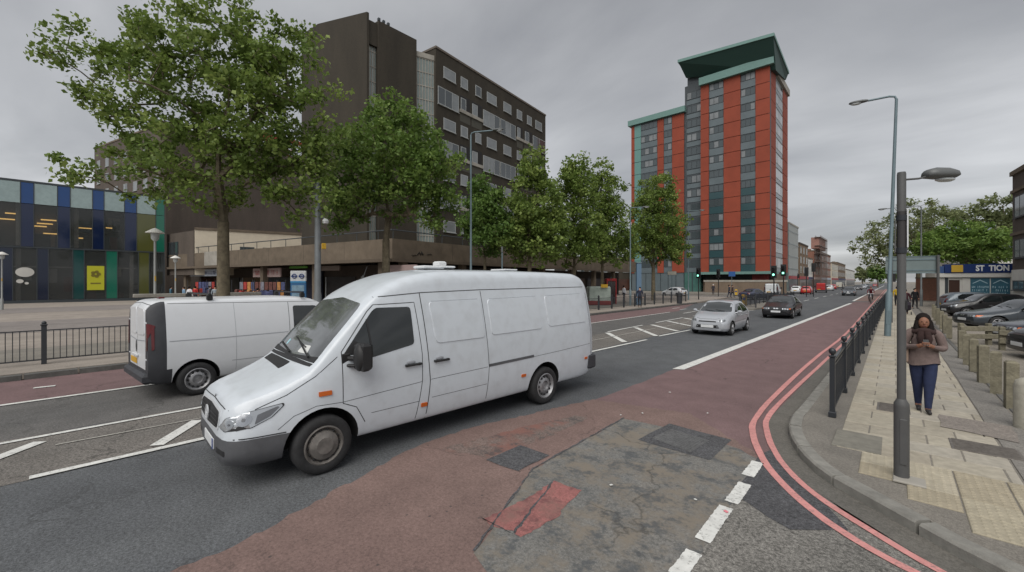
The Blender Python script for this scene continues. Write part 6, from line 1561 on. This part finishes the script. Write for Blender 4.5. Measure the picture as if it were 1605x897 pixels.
def isle_rail(pts, label):
    a, b = Vector(pts[0]), Vector(pts[1]); L_ = (b - a).length; n = max(1, round(L_ / 1.8)); s_ = L_ / n
    r_ = tag(empty('pedestrian_railing', (a.x, a.y, .12), math.atan2((b - a).y, (b - a).x)), label, 'railing')
    for k in range(n + 1): MB().box((k * s_, 0, .52), (.08, .08, 1.06), b=.01).build('post', M_rail2, r_)
    for k in range(n):
        mb = MB()
        for j in range(11): mb.tube([(k * s_ + (j + 1) * s_ / 12, 0, .1), (k * s_ + (j + 1) * s_ / 12, 0, .9)], .01, 4)
        mb.build('bars', M_rail2, r_)['kind'] = 'stuff'
        MB().box((k * s_ + s_ / 2, 0, .92), (s_ - .1, .03, .03)).build('top_rail', M_rail2, r_); MB().box((k * s_ + s_ / 2, 0, .1), (s_ - .1, .03, .03)).build('bottom_rail', M_rail2, r_)
# traffic island in the middle of the junction
isl = chaikin([(-9.6, 36.5), (-8.2, 36.5), (-7.9, 40), (-7.9, 56), (-9.9, 56), (-9.9, 40)], 1)
island = struct(MB().prism(isl, -.02, .12).build('traffic_island', M_ped, smooth=0))
isle_rail([(-9.6, 39), (-9.6, 55)], 'dark railing on the left edge of the traffic island'); isle_rail([(-8.1, 42), (-8.1, 55)], 'dark railing on the right edge of the traffic island')
isle_rail([(-9.5, 38.6), (-8.3, 38.6)], 'short dark railing across the end of the traffic island')
M_green = mat('green_signal', S(120, 230, 190), .4, emit=(S(130, 240, 200), 2.2)); M_sigd = mat('signal_black', (.016, .016, .017), .5); M_off = mat('dark_lens', (.03, .02, .02), .3)
def signal(x, y, label, h=3.1, lit='g', face=-math.pi / 2, z=.12, twin=False):
    r_ = tag(empty('traffic_light', (x, y, z), face + math.pi / 2), label, 'traffic light')
    MB().lathe([(.057, -.05), (.057, h), (.001, h + .02)], 10).build('pole', M_sigd, r_)
    hd = MB().box((0, -.12, h - .25), (.30, .20, .98), b=.03).build('signal_head', M_sigd, r_); MB().box((0, -.04, h - .25), (.52, .02, 1.25), b=.03).build('backing_board', M_sigd, r_)
    for k, c in enumerate('rag'):
        zz = h + .05 - k * .30; MB().lathe([(.001, -.012), (.10, 0), (.001, .0)], 14, (0, -.222, zz), 'Y').build('lens', M_green if c == lit == 'g' else M_off, hd)
        MB().lathe([(.115, 0), (.12, -.16)], 12, (0, -.22, zz), 'Y').build('hood', M_sigd, hd)
    return r_
x, y = onx(1213, -9.0); signal(x, y, 'traffic light showing green on the island end, before the white van', 3.4)
x, y = onx(1228, -8.6); signal(x, y, 'traffic light showing green behind the first island light', 3.6)
x, y = onx(1095, -17); signal(x, y, 'traffic light showing green on the left kerb by the tower corner', 3.4)
x, y = onx(1126, -19); signal(x, y, 'dark traffic light pole across the side street', 3.6, None)
x, y = onx(1264, -9.2); signal(x, y, 'unlit traffic light facing away on the far crossing', 3.8, None, math.pi / 2)
x, y = onx(1275, -8.4); signal(x, y, 'tall unlit traffic light beside the red van', 4.4, None, math.pi / 2); x, y = onx(1250, -15.8); signal(x, y, 'unlit traffic light on the far left kerb', 3.6, None, 0)
x, y = gp(1397, 485, .12); signal(x, y, 'unlit traffic light on the right pavement under the road sign', 3.0, None, math.pi / 2)
def bollard_y(px, py, label):
    x, y = gp(px, py); r_ = tag(empty('keep_left_bollard', (x, y, .02)), label, 'bollard'); MB().box((0, 0, .5), (.32, .2, 1.0), b=.05).build('body', mat('bollard_yellow', S(196, 158, 54), .5), r_)
    MB().lathe([(.001, -.02), (.13, -.02), (.13, 0)], 14, (0, -.105, .7), 'Y').build('disc', M_plate_b, r_); MB().box((0, 0, .06), (.4, .28, .12), b=.03).build('foot', M_blk, r_)
bollard_y(1167, 481, 'yellow bollard at the near end of the traffic island'); bollard_y(1154, 464, 'yellow bollard by the low brick wall')
# ---- direction sign seen from behind, on two posts
a = Vector(gp(1392, 512, .12)); sx_, sy_ = dp(1430, 21.5); s0, s1 = Vector(dp(1388, 22)), Vector(dp(1473, 21)); u = (s1 - s0)
r_ = tag(empty('road_sign', (s0.x, s0.y, .12), math.atan2(u.y, u.x)), 'large grey back of a road direction sign on two posts', 'road sign'); Lg = u.length
MB().box((Lg / 2, 0, 3.03), (Lg, .03, .86), b=.01).build('sign_panel', mat('sign_back', S(112, 124, 124), .5, .3, var=.06), r_)
for z in (2.75, 3.3): MB().box((Lg / 2, -.035, z), (Lg * .96, .03, .05)).build('stiffener', M_poleg, r_)
for z in (2.6, 3.46): MB().box((Lg / 2, -.01, z), (Lg + .02, .06, .03)).build('panel_edge', M_poleg, r_)
for t_ in (.10, .955): MB().lathe([(.057, -.05), (.057, 3.5), (.001, 3.51)], 10, (Lg * t_, -.10, 0)).build('post', M_poled, r_)
# ---- concrete bollards and timber rails round the car park
M_bol = mat('weathered_timber_concrete', S(114, 109, 93), .9, var=.22, vscale=9, bump=.5, bscale=30); M_bol2 = mat('pale_concrete_post', S(156, 152, 140), .9, var=.12, vscale=8, bump=.3, bscale=40)
bpos = [gp(*q, .12) for q in ((1585, 640), (1561, 617), (1541, 600), (1526, 583), (1515, 572), (1508, 562))] + [gp(*q, .12) for q in ((1488, 531), (1481, 523), (1476, 516), (1470, 509), (1466, 503), (1463, 498))]
ORD = ('first', 'second', 'third', 'fourth', 'fifth', 'sixth')
BLAB = [k + ' square weathered bollard counted from the round pale concrete bollard' for k in ORD] + [k + ' square bollard counted from the gap towards the station shop' for k in ORD]
for i, (x, y) in enumerate(bpos):
    w = .145 + rf.uniform(-.012, .012); o = tag(MB().box((0, 0, .39), (w, w, .84 + rf.uniform(-.04, .03)), b=.03).build('bollard', M_bol, None, (x, y, .12), rf.uniform(-.15, .15)), BLAB[i], 'bollard', 'bollards edging the car park')
    o.rotation_euler.x = rf.uniform(-.02, .02)
x, y = gp(1612, 672, .12); tag(MB().lathe([(.15, -.05), (.15, .62), (.13, .70), (.07, .74), (.001, .75)], 16).build('bollard', M_bol2, None, (x, y, .12), smooth=50), 'round pale concrete bollard ending the weathered bollard row', 'bollard')
def knee_rail(p0, p1, label):
    a, b = Vector(p0), Vector(p1); L_ = (b - a).length; r_ = tag(empty('timber_barrier', (a.x, a.y, .12), math.atan2((b - a).y, (b - a).x)), label, 'barrier')
    for z in (.30, .56): MB().box((L_ / 2, 0, z), (L_ + .2, .07, .16), b=.012).build('plank', M_bol, r_)
    for k in range(3): MB().box((k * L_ / 2, .09, .36), (.12, .11, .76), b=.012).build('post', M_bol, r_)
knee_rail(dp(1510, 14.2), dp(1598, 14.0), 'weathered timber knee rail in front of the grey parked saloon'); knee_rail(dp(1573, 13.0), dp(1668, 12.4), 'weathered timber knee rail before the blue black cars')
# ---- plaza things: totem, phone box, cabinet, bins, signs
def on_plaza(name, px, X, label, cat, group=None):
    x, y = onx(px, X); return tag(empty(name, (x, y, .12), R(90) - .35), label, cat, group)
x, y = dp(468, 26); r_ = tag(empty('transport_totem', (x, y, .12), YAW), 'white and blue transport roundel totem by the shops', 'sign')
MB().box((0, 0, 2.5), (.95, .14, .66), b=.02).build('header', M_plate_w, r_); MB().box((0, 0, 1.1), (.95, .12, 2.1), b=.02).build('panel', mat('totem_blue', S(52, 104, 150), .4, coat=.3), r_)
for sg in (-1, 1):
    ring = MB(); ring.tube([(sg * .23 + .13 * math.cos(a_), -.085, 2.5 + .13 * math.sin(a_)) for a_ in np.linspace(0, 2 * math.pi, 19)], .025, 6, cap=False); ring.box((sg * .23, -.09, 2.5), (.38, .03, .06)); ring.build('roundel', mat('roundel_blue', S(34, 60, 120), .5), r_)
MB().box((0, -.07, 2.14), (.95, .02, .1)).build('band', mat('totem_light_blue', S(60, 140, 190), .5), r_)
for k in range(3): MB().box((0, -.068, 1.75 - k * .5), (.78, .012, .36)).build('notice', mat('map_panel', S(130, 160, 180), .5, var=.2, vscale=6), r_)
x, y = dp(957, 40); r_ = tag(empty('phone_box', (x, y, .12), YAW), 'red telephone kiosk behind the railing under the trees', 'phone box')
MB().box((0, 0, 2.3), (.94, .94, .26), b=.04).build('roof', mat('kiosk_red', S(128, 24, 26), .5), r_)
for sx in (-.42, .42):
    for sy in (-.42, .42): MB().box((sx, sy, 1.1), (.1, .1, 2.2)).build('corner_post', MATS['kiosk_red'], r_)
for (q, w) in (((0, -.43, 1.1), (.76, .03, 2.1)), ((0, .43, 1.1), (.76, .03, 2.1)), ((-.43, 0, 1.1), (.03, .76, 2.1)), ((.43, 0, 1.1), (.03, .76, 2.1))): MB().box(q, w).build('glazing', mat('kiosk_glass', (.05, .04, .04), .15, alpha=.8), r_)
x, y = dp(938, 38.5); r_ = tag(empty('market_stall', (x, y, .12), YAW), 'pale covered stall with yellow board beside the phone box', 'stall')
MB().box((0, 0, .95), (2.0, 1.4, 1.5), b=.1).build('cover', mat('pale_sheet', S(150, 160, 152), .8, var=.15, vscale=3), r_); MB().box((.35, -.9, 1.75), (.62, .05, .3)).build('board', MATS['yellow_plastic'], r_)
for sx in (-1, 1): MB().tube([(sx, -.7, 0), (sx, -.7, 2.6)], .03, 6).build('leg', M_rail2, r_)
MB().box((0, 0, .2), (2.2, 1.6, .4), b=.05).build('base', mat('kiosk_base', S(110, 36, 34), .6), r_)
x, y = dp(1001, 37.6); r_ = tag(empty('advert_column', (x, y, .12), YAW), 'blue grey flat sided column beside the lamp column', 'column'); MB().box((0, 0, 1.9), (.42, .3, 3.8), b=.05).build('body', mat('blue_cabinet', S(92, 116, 138), .5), r_); MB().box((0, 0, 3.85), (.48, .36, .1), b=.03).build('cap', M_poleg, r_)
for px, py, lab in ((1065, 476, 'dark litter bin behind the railing near the silver parked car'),):
    x, y = gp(px, py, .12); r_ = tag(empty('litter_bin', (x, y, .12)), lab, 'bin'); MB().lathe([(.24, 0), (.27, .9), (.29, .92), (.29, 1.0), (.1, 1.08), (.001, 1.09)], 14).build('body', M_rail2, r_); MB().lathe([(.275, .70), (.275, .78)], 14).build('band', M_blk, r_)
def pole_sign(px, d, h, w, hh, m, lab, txt=None):
    x, y = dp(px, d); r_ = tag(empty('street_sign', (x, y, .12), YAW), lab, 'sign'); MB().tube([(0, 0, 0), (0, 0, h)], .04, 8).build('post', M_poleg, r_); MB().box((0, -.06, h - hh / 2), (w, .03, hh), b=.008).build('plate', m, r_)
    MB().box((0, -.045, h - hh / 2), (w + .05, .01, hh + .05)).build('border', M_poled, r_)
pole_sign(1053, 52, 3.4, 1.1, .42, mat('pale_sign', S(176, 172, 160), .6), 'small pale street sign near the silver parked car'); pole_sign(1147, 70, 3.8, 1.1, .8, mat('blue_sign', S(44, 84, 140), .5), 'square blue sign on a pole by the tower base')
pole_sign(787, 24.5, 4.2, .05, .3, M_pole, 'thin bare pole between the lamp column and trees')
# market: stalls and benches by the shops
stall_m = [mat('stall_%d' % i, c, .8, var=.3, vscale=5) for i, c in enumerate((S(150, 52, 48), S(120, 120, 130), S(70, 76, 110), S(170, 120, 70), S(96, 60, 54)))]
for i, (px, d, lab) in enumerate(((316, 44, 'market stall heaped with dark goods left of the tree trunk'), (388, 38, 'market stall with red and white goods right of the tree trunk'), (422, 36, 'market stall of red bundles near the navy shutter'))):
    x, y = dp(px, d); r_ = tag(empty('market_stall', (x, y, .12), YAW - .2), lab, 'stall'); MB().box((0, 0, .8), (2.6, 1.2, .1)).build('table', M_bol, r_)
    for sx in (-1.2, 1.2):
        for sy in (-.5, .5): MB().tube([(sx, sy, 0), (sx, sy, 2.3)], .03, 5).build('leg', M_rail2, r_)
    for k in range(9): MB().box((-1.1 + k * .27, rf.uniform(-.3, .3), 1.02 + rf.random() * .2), (.26, .4, .3 + rf.random() * .3), b=.05, rz=rf.random()).build('goods', stall_m[rf.randrange(5)], r_)
    for k in range(6): MB().box((-1.1 + k * .42, .45, 1.75), (.34, .06, .7), b=.02).build('hanging_goods', stall_m[rf.randrange(5)], r_)
for i, (px, lab) in enumerate(((256, 'pale bench beam beside the white lantern'), (373, 'pale bench beam beside the big tree trunk'))):
    x, y = onx(px, -24); r_ = tag(empty('plaza_bench', (x, y, .12), R(90)), lab, 'bench'); MB().box((0, 0, 1.55), (2.0, .25, .16), b=.02).build('beam', B_concl, r_)
    for sx in (-.8, .8): MB().box((sx, 0, .74), (.12, .2, 1.46)).build('leg', B_dframe, r_)

# ================================================================ MORE VEHICLES
car(hatch, 0, 0, R(160), carpaint('paint_silver_two', S(186, 189, 192), .2), 'light silver hatchback waiting on the cross street behind the railing', 'waiting_car', dp(1057, 62))
car(sedan, 0, 0, R(70), P_blue, 'dark blue car waiting at the island beside the white van', 'waiting_car', dp(1183, 52))
v2 = make_low_van(P_wh); place(v2, *dp(1211, 64), R(95), 'white van queueing beyond the traffic island', 'van', 'panel_van')
v3 = make_low_van(P_red); place(v3, *dp(1287, 84), R(95), 'red van seen from behind on the far road', 'van', 'panel_van')
car(sedan, 0, 0, FACE, P_dgrey, 'dark grey car with headlamps approaching on the far road', 'moving_car', gp(1331, 463.5))
far = [(1249, 78, hatch, P_wh, 90, 'white hatchback queueing left of the red car'), (1265, 74, hatch, P_red, 90, 'red hatchback queueing beside the red van'), (1300, 100, hatch, P_wh, 90, 'white hatchback ahead of the red van'), (1306, 116, hatch, P_red, 90, 'second red car farther along the queue'),
       (1345, 108, sedan, P_black, -90, 'black car behind the approaching dark grey car'), (1353, 128, hatch, P_silver, -90, 'silver car in the far oncoming queue'), (1358, 150, sedan, P_grey, -90, 'grey blue car at the tail of the far queue'), (1372, 175, sedan, P_red, -90, 'dark red car near the vanishing point of the road')]
for px, d, src, m, a_, lab in far: car(src, 0, 0, R(a_), m, lab, 'moving_car', dp(px, d))
v4 = make_low_van(mat('paint_cream', S(186, 184, 172), .4, coat=.3)); place(v4, *dp(1316, 125), R(90), 'cream van parked ahead of the red van', 'van', 'panel_van')
# car park on the right
zc_ = .125
def parked(src, px, d, rz, m, lab):
    c = car(src, 0, 0, rz, m, lab, 'parked_car', dp(px, d)); c.location.z = zc_; return c
parked(hatch, 1545, 25.5, R(200), P_black, 'black hatchback parked behind the grey saloon'); parked(sedan, 1606, 18.6, R(205), P_dgrey, 'dark grey saloon parked behind the timber knee rail')
parked(hatch, 1531, 28.5, R(15), P_grey, 'grey silver hatchback parked by the station shop windows'); parked(sedan, 1712, 13.4, R(200), carpaint('paint_navy', S(30, 34, 46), .2), 'navy saloon nose behind the bollards'); parked(hatch, 1760, 10.9, R(196), P_black, 'black car nose just behind the round pale bollard')
# ================================================================ PEOPLE
def figure_mesh(J, E, mats, sub=1):
    """J: joint -> (x,y,z,radius); E: (a,b,material index). One continuous skinned surface, coloured by nearest bone"""
    names = list(J); me = bpy.data.meshes.new('body'); me.from_pydata([J[n][:3] for n in names], [(names.index(a), names.index(b)) for a, b, _ in E], [])
    o = bpy.data.objects.new('tmp', me); C.objects.link(o); md = o.modifiers.new('s', 'SKIN'); md.use_smooth_shade = True
    for i, n in enumerate(names):
        r_ = J[n][3]; me.skin_vertices[0].data[i].radius = r_ if isinstance(r_, tuple) else (r_, r_); me.skin_vertices[0].data[i].use_root = (n == 'pelvis')
    sb = o.modifiers.new('d', 'SUBSURF'); sb.levels = sub; sb.render_levels = sub
    dg = bpy.context.evaluated_depsgraph_get(); dg.update(); out = bpy.data.meshes.new_from_object(o.evaluated_get(dg)); bpy.data.objects.remove(o)
    seg = [(Vector(J[a][:3]), Vector(J[b][:3]), k) for a, b, k in E]; idx = []
    for p in out.polygons:
        c = p.center; bd = 1e9; bk = 0
        for a, b, k in seg:
            ab = b - a; t_ = max(0, min(1, (c - a).dot(ab) / max(1e-9, ab.length_squared))); d = (c - a - ab * t_).length
            if d < bd: bd, bk = d, k
        idx.append(bk)
    out.materials.clear()
    for m in mats: out.materials.append(m)
    out.polygons.foreach_set('material_index', idx); out.polygons.foreach_set('use_smooth', [True] * len(out.polygons)); return out
SKIN_, TOP, LEG, SHOE = 0, 1, 2, 3
def skeleton(H_=1.65, stride=.0, arms='down', wide=1.0, hipw=.095):
    k = H_ / 1.65; J = {}
    def j(n, x, y, z, r_): J[n] = (x * k, y * k, z * k, (r_[0] * k, r_[1] * k) if isinstance(r_, tuple) else r_ * k)
    w = wide
    j('pelvis', 0, 0, .90, (.145 * w, .115 * w)); j('waist', 0, .0, 1.04, (.135 * w, .11 * w)); j('chest', 0, .0, 1.22, (.155 * w, .12 * w)); j('neckb', 0, .0, 1.36, (.10 * w, .08)); j('neck', 0, -.012, 1.42, .052); j('head', 0, -.03, 1.49, (.074, .088)); j('crown', 0, -.025, 1.575, (.07, .085))
    for s_, sg in (('l', 1), ('r', -1)):
        st = stride * sg; j('hip' + s_, sg * hipw, 0, .83, .095 * w); j('knee' + s_, sg * (hipw + .004), -st * .5 - .02, .47, .062 * w); j('ank' + s_, sg * hipw * .95, st * -.9 + (.04 if st < 0 else 0), .085, .042); j('heel' + s_, sg * hipw * .95, -st * .9 + .0, .045, .04); j('toe' + s_, sg * hipw * 1.05, -st * .9 - .15, .03, (.038, .026))
        j('sho' + s_, sg * .16 * w, .0, 1.33, .068 * w)
        if arms == 'phone': j('elb' + s_, sg * .215 * w, -.01, 1.07, .058 * w); j('wri' + s_, sg * .085, -.25, 1.13, .034); j('han' + s_, sg * .036, -.30, 1.165, (.034, .022))
        else: j('elb' + s_, sg * .225 * w, .02 + st * .12, 1.07, .045); j('wri' + s_, sg * .235 * w, -.03 + st * .3, .84, .032); j('han' + s_, sg * .23 * w, -.05 + st * .34, .76, (.034, .02))
    E = [('pelvis', 'waist', TOP), ('waist', 'chest', TOP), ('chest', 'neckb', TOP), ('neckb', 'neck', SKIN_), ('neck', 'head', SKIN_), ('head', 'crown', SKIN_)]
    for s_ in 'lr': E += [('pelvis', 'hip' + s_, LEG), ('hip' + s_, 'knee' + s_, LEG), ('knee' + s_, 'ank' + s_, LEG), ('ank' + s_, 'heel' + s_, SKIN_), ('heel' + s_, 'toe' + s_, SHOE), ('neckb', 'sho' + s_, TOP), ('sho' + s_, 'elb' + s_, TOP), ('elb' + s_, 'wri' + s_, TOP), ('wri' + s_, 'han' + s_, SKIN_)]
    return J, E
M_skinb = mat('brown_skin', S(130, 90, 70), .6); M_skinl = mat('fair_skin', S(190, 146, 122), .6); M_hair = mat('black_hair', (.014, .011, .010), .75, var=.2, vscale=30, spec=.15); M_shoe = mat('dark_shoe', (.03, .028, .028), .6)
M_jean = mat('blue_jeans', S(36, 45, 74), .85, var=.15, vscale=14, bump=.2, bscale=40); M_card = mat('mauve_cardigan', S(112, 97, 93), .9, var=.15, vscale=16, bump=.3, bscale=60)
# ---- woman looking at her phone
wx, wy = gp(1447, 645, .12); J, E = skeleton(1.62, .13, 'phone', 1.16, .078)
for s_, sg in (('l', 1), ('r', -1)):
    for n_, dx_, r2 in (('hip', .085, .118), ('knee', .062, .078), ('ank', .045, .046), ('heel', .045, .04), ('toe', .055, None)):
        q_ = J[n_ + s_]; J[n_ + s_] = (sg * dx_, q_[1], q_[2], r2 or q_[3])
woman = tag(empty('person', (wx, wy, .125), R(4)), 'person in mauve cardigan and blue jeans walking while looking at a phone', 'person')
link('body', figure_mesh(J, E, [M_skinb, M_card, M_jean, M_shoe], 2), woman)
mb = MB()                                                    # cardigan skirt over the hips
n = 16; pr = [(.185, .145, 1.12), (.185, .15, .98), (.20, .16, .86), (.205, .165, .80)]
for a_, b_, z in pr:
    for k in range(n): t_ = 2 * math.pi * k / n; mb.v.append((a_ * math.cos(t_), b_ * math.sin(t_) * 1.0 + .0, z + (.03 * math.cos(2 * t_ + 1.57) if z < .85 else 0)))
for i in range(3):
    for k in range(n): mb.f.append((i * n + k, i * n + (k + 1) % n, (i + 1) * n + (k + 1) % n, (i + 1) * n + k)); mb.m.append(0)
mb.build('cardigan_hem', M_card, woman, smooth=60)
hr_ = MB().ball((0, .012, 1.525), .115, 14, (.86, .95, 1.08)); hr_.ball((.0, .03, 1.40), .10, 12, (.95, .7, 1.5)); hr_.tube([(.07, -.03, 1.52), (.085, -.05, 1.40), (.07, -.10, 1.26)], [.035, .045, .02], 8); hr_.tube([(-.07, -.03, 1.52), (-.085, -.05, 1.40), (-.07, -.10, 1.26)], [.035, .045, .02], 8)
hr_.build('hair', M_hair, woman, smooth=60)
fc_ = MB().ball((0, -.078, 1.485), .078, 14, (.86, .62, 1.22)); fc_.tube([(0, -.118, 1.505), (0, -.140, 1.468), (0, -.122, 1.458)], [.008, .014, .010], 6); fc_.build('face', M_skinb, woman, smooth=60)
for sg in (-1, 1): MB().ball((sg * .028, -.120, 1.503), .010, 8, (1.3, .6, .7)).build('eye', M_hair, woman)
MB().tube([(-.022, -.121, 1.437), (0, -.125, 1.434), (.022, -.121, 1.437)], .006, 6).build('mouth', mat('lip', S(120, 64, 60), .5), woman)
scf = MB().tube([(.12 * math.cos(t_), -.02 + .10 * math.sin(t_), 1.345 + .02 * math.sin(3 * t_)) for t_ in np.linspace(0, 2 * math.pi, 17)], .045, 8, cap=False); scf.tube([(.03, -.13, 1.34), (.05, -.16, 1.22), (.04, -.15, 1.10)], [.045, .05, .03], 8); scf.tube([(-.04, -.13, 1.34), (-.05, -.16, 1.24), (-.05, -.15, 1.14)], [.045, .05, .03], 8)
scf.build('scarf', mat('brown_scarf', S(52, 36, 34), .9, var=.2, vscale=20), woman, smooth=60)
for sg in (-1, 1):                                           # fingers curled round the phone
    hd = MB(); b0 = Vector((sg * .040, -.298, 1.145))
    for f_, (dz, L_) in enumerate(((.030, .05), (.012, .056), (-.006, .052), (-.022, .042))): p0 = b0 + Vector((0, -.015, dz)); hd.tube([p0, p0 + Vector((-sg * L_ * .5, -.022, .004)), p0 + Vector((-sg * L_, -.012, .006))], [.010, .009, .007], 6)
    hd.tube([b0 + Vector((0, .012, .02)), b0 + Vector((-sg * .015, .022, .045)), b0 + Vector((-sg * .03, .016, .058))], [.011, .010, .008], 6); hd.build('fingers', M_skinb, woman, smooth=60)
tag(MB().box((0, 0, 0), (.065, .010, .12), b=.004, rx=R(-38)).build('mobile_phone', M_blk, None, tuple(woman.matrix_basis @ Vector((0, -.305, 1.18)))), 'dark mobile phone held in both hands by the walking person', 'phone')
bag = tag(empty('shoulder_bag', tuple(woman.matrix_basis @ Vector((-.235, .06, .80))), R(4)), 'beige shoulder bag hanging at the walking person\'s side', 'bag'); MB().box((0, 0, .13), (.10, .26, .28), b=.03).build('pouch', mat('beige_bag', S(146, 126, 112), .8), bag); MB().tube([(0, -.08, .26), (.06, -.04, .55), (.06, .04, .55), (0, .08, .26)], .012, 6).build('strap', MATS['beige_bag'], bag)

# ---- people farther off share poses, each with its own clothes
cm = {}
def cl(c):
    k = 'cloth_%d_%d_%d' % c
    return mat(k, S(*c), .85, var=.12, vscale=12)
def person(x, y, rz, top, leg, label, H_=1.72, stride=.15, hair=M_hair, skin=M_skinl, z=.12, wide=1.05, bald=False):
    r_ = tag(empty('person', (x, y, z), rz), label, 'person'); key = (round(H_, 2), stride, wide); J, E = skeleton(H_, stride, 'down', wide)
    link('body', figure_mesh(J, E, [skin, cl(top), cl(leg), M_shoe], 1), r_)
    MB().ball((0, .01 * H_, .945 * H_), .062 * H_, 10, (.9, 1.05, 1.0)).build('hair', hair, r_, smooth=60); return r_
x, y = gp(978, 474, .12); person(x, y, R(150), (205, 206, 212), (34, 34, 40), 'person in white shirt and dark trousers walking behind the railing', 1.74)
x, y = dp(1003, 34.5); person(x, y, R(20), (40, 44, 60), (36, 36, 40), 'person in dark jacket standing beside the blue grey column', 1.7, .05)
x, y = dp(1143, 54); person(x, y, R(90), (50, 52, 62), (42, 48, 66), 'person in dark top crossing at the junction', 1.72, .2); x, y = dp(1148, 55); person(x, y, R(80), (60, 46, 44), (32, 34, 40), 'second person in brown top crossing at the junction', 1.68, .2)
x, y = dp(1118, 66); person(x, y, R(0), (46, 46, 54), (40, 42, 52), 'person with pale cap standing by the far traffic light', 1.7, .05, mat('pale_cap', S(190, 190, 190), .8))
x, y = gp(1419, 492, .12); person(x, y, R(0), (60, 26, 34), (34, 30, 36), 'person in maroon top pushing a pushchair on the pavement', 1.66, .15)
pc = tag(empty('pushchair', (x + .05, y - .75, .12)), 'dark pushchair pushed along the right pavement', 'pushchair'); MB().box((0, 0, .55), (.42, .5, .5), b=.1, rx=.3).build('seat', cl((40, 34, 44)), pc)
for sx in (-.22, .22):
    for sy in (-.3, .3): MB().lathe([(.05, -.02), (.09, -.02), (.09, .02), (.05, .02)], 10, (sx, sy, .09), 'X').build('wheel', M_blk, pc)
MB().tube([(-.2, .25, .5), (-.2, .6, 1.0), (.2, .6, 1.0), (.2, .25, .5)], .015, 6).build('handle', M_blk, pc)
x, y = gp(1434, 484, .12); person(x, y, R(25), (26, 26, 30), (24, 24, 28), 'person in black bending slightly on the right pavement', 1.62, .1)
x, y = gp(1406, 480, .12); person(x, y, R(180), (190, 160, 40), (30, 32, 38), 'person in yellow vest by the unlit traffic light', 1.72, .05)
crowd = [(297, 36, (212, 212, 216), (60, 70, 110), 'market shopper in white top and cap'), (306, 38, (168, 44, 44), (40, 40, 48), 'market shopper in red top'), (288, 40, (120, 150, 176), (50, 52, 60), 'market shopper in pale blue top'), (329, 41, (96, 102, 112), (44, 46, 52), 'market shopper in grey top'), (337, 37, (150, 160, 168), (70, 72, 80), 'market shopper in light grey jacket'), (404, 34, (66, 40, 42), (40, 36, 40), 'market shopper in brown coat'), (268, 42, (70, 110, 130), (40, 44, 54), 'market shopper in teal jacket')]
for px, d, a_, b_, lab in crowd: x, y = dp(px, d); person(x, y, rf.uniform(0, 6), a_, b_, lab, 1.68 + rf.uniform(-.06, .1), .12)
# ---- cyclist riding towards the camera in the bus lane
cx_, cy_ = gp(1365, 476); bk_ = tag(empty('bicycle', (cx_, cy_, .02)), 'bicycle ridden along the bus lane', 'bicycle')
for yy in (-.52, .52):
    w_ = empty('wheel', (0, yy, .34), 0, bk_); MB().tube([(0, .32 * math.cos(a_), .32 * math.sin(a_)) for a_ in np.linspace(0, 2 * math.pi, 21)], .02, 6, cap=False).build('tyre', M_tyre, w_)
    sp_ = MB()
    for k in range(8): sp_.tube([(0, 0, 0), (0, .31 * math.cos(k * .785), .31 * math.sin(k * .785))], .004, 3)
    sp_.build('spokes', M_rim, w_)
fm_ = MB()
for q in (((0, .52, .34), (0, .18, .78)), ((0, .52, .34), (0, .05, .30)), ((0, .05, .30), (0, .18, .86)), ((0, .05, .30), (0, -.38, .78)), ((0, .17, .76), (0, -.36, .86)), ((0, -.36, .95), (0, -.52, .34)), ((-.26, -.40, 1.0), (.26, -.40, 1.0))): fm_.tube(q, .018, 6)
fm_.build('frame', mat('bike_frame', S(190, 192, 196), .4, .3), bk_); MB().box((0, .2, .90), (.14, .24, .06), b=.025).build('saddle', M_blk, bk_)
J, E = skeleton(1.74, 0, 'down', 1.0)
for s_, sg in (('l', 1), ('r', -1)):
    J['hip' + s_] = (sg * .10, .12, .92, .09); J['knee' + s_] = (sg * .14, -.28, .74 if sg > 0 else .62, .062); J['ank' + s_] = (sg * .12, -.05, .42 if sg > 0 else .2, .042); J['heel' + s_] = (sg * .12, -.03, .36 if sg > 0 else .15, .04); J['toe' + s_] = (sg * .12, -.2, .34 if sg > 0 else .13, .03)
    J['sho' + s_] = (sg * .18, -.12, 1.42, .06); J['elb' + s_] = (sg * .26, -.26, 1.20, .045); J['wri' + s_] = (sg * .25, -.37, 1.04, .03); J['han' + s_] = (sg * .25, -.42, 1.01, .03)
for n_, v in (('pelvis', (0, .16, .98, .13)), ('waist', (0, .1, 1.12, .13)), ('chest', (0, -.02, 1.32, .15)), ('neckb', (0, -.1, 1.45, .09)), ('neck', (0, -.13, 1.51, .05)), ('head', (0, -.17, 1.58, .08)), ('crown', (0, -.17, 1.67, .08))): J[n_] = v
rd = tag(empty('person', (cx_, cy_, .02)), 'cyclist in dark red top riding in the bus lane', 'person'); link('body', figure_mesh(J, E, [M_skinl, cl((92, 34, 44)), cl((40, 40, 46)), M_shoe], 1), rd); MB().ball((0, -.15, 1.66), .105, 10, (.9, 1.1, .8)).build('helmet', cl((110, 60, 64)), rd, smooth=60)
# driver glimpsed in the low van, litter specks on the road
lit = mat('litter_white', S(200, 200, 196), .7)
for i, (px, py) in enumerate(((973, 653), (1007, 650), (1109, 650), (1138, 806), (1050, 617), (958, 764), (1090, 787))):
    x, y = gp(px, py); s_ = rf.uniform(.02, .035); tag(MB().box((0, 0, .008), (s_, s_ * 1.4, .008), b=.002).build('litter', lit if px != 1138 else cl((206, 120, 130)), None, (x, y, .02), rf.random() * 3), 'small scrap of pale litter lying on the road' if px != 1138 else 'pink scrap of litter beside the dashed line', 'litter', 'scraps of litter on the road' if px != 1138 else None)
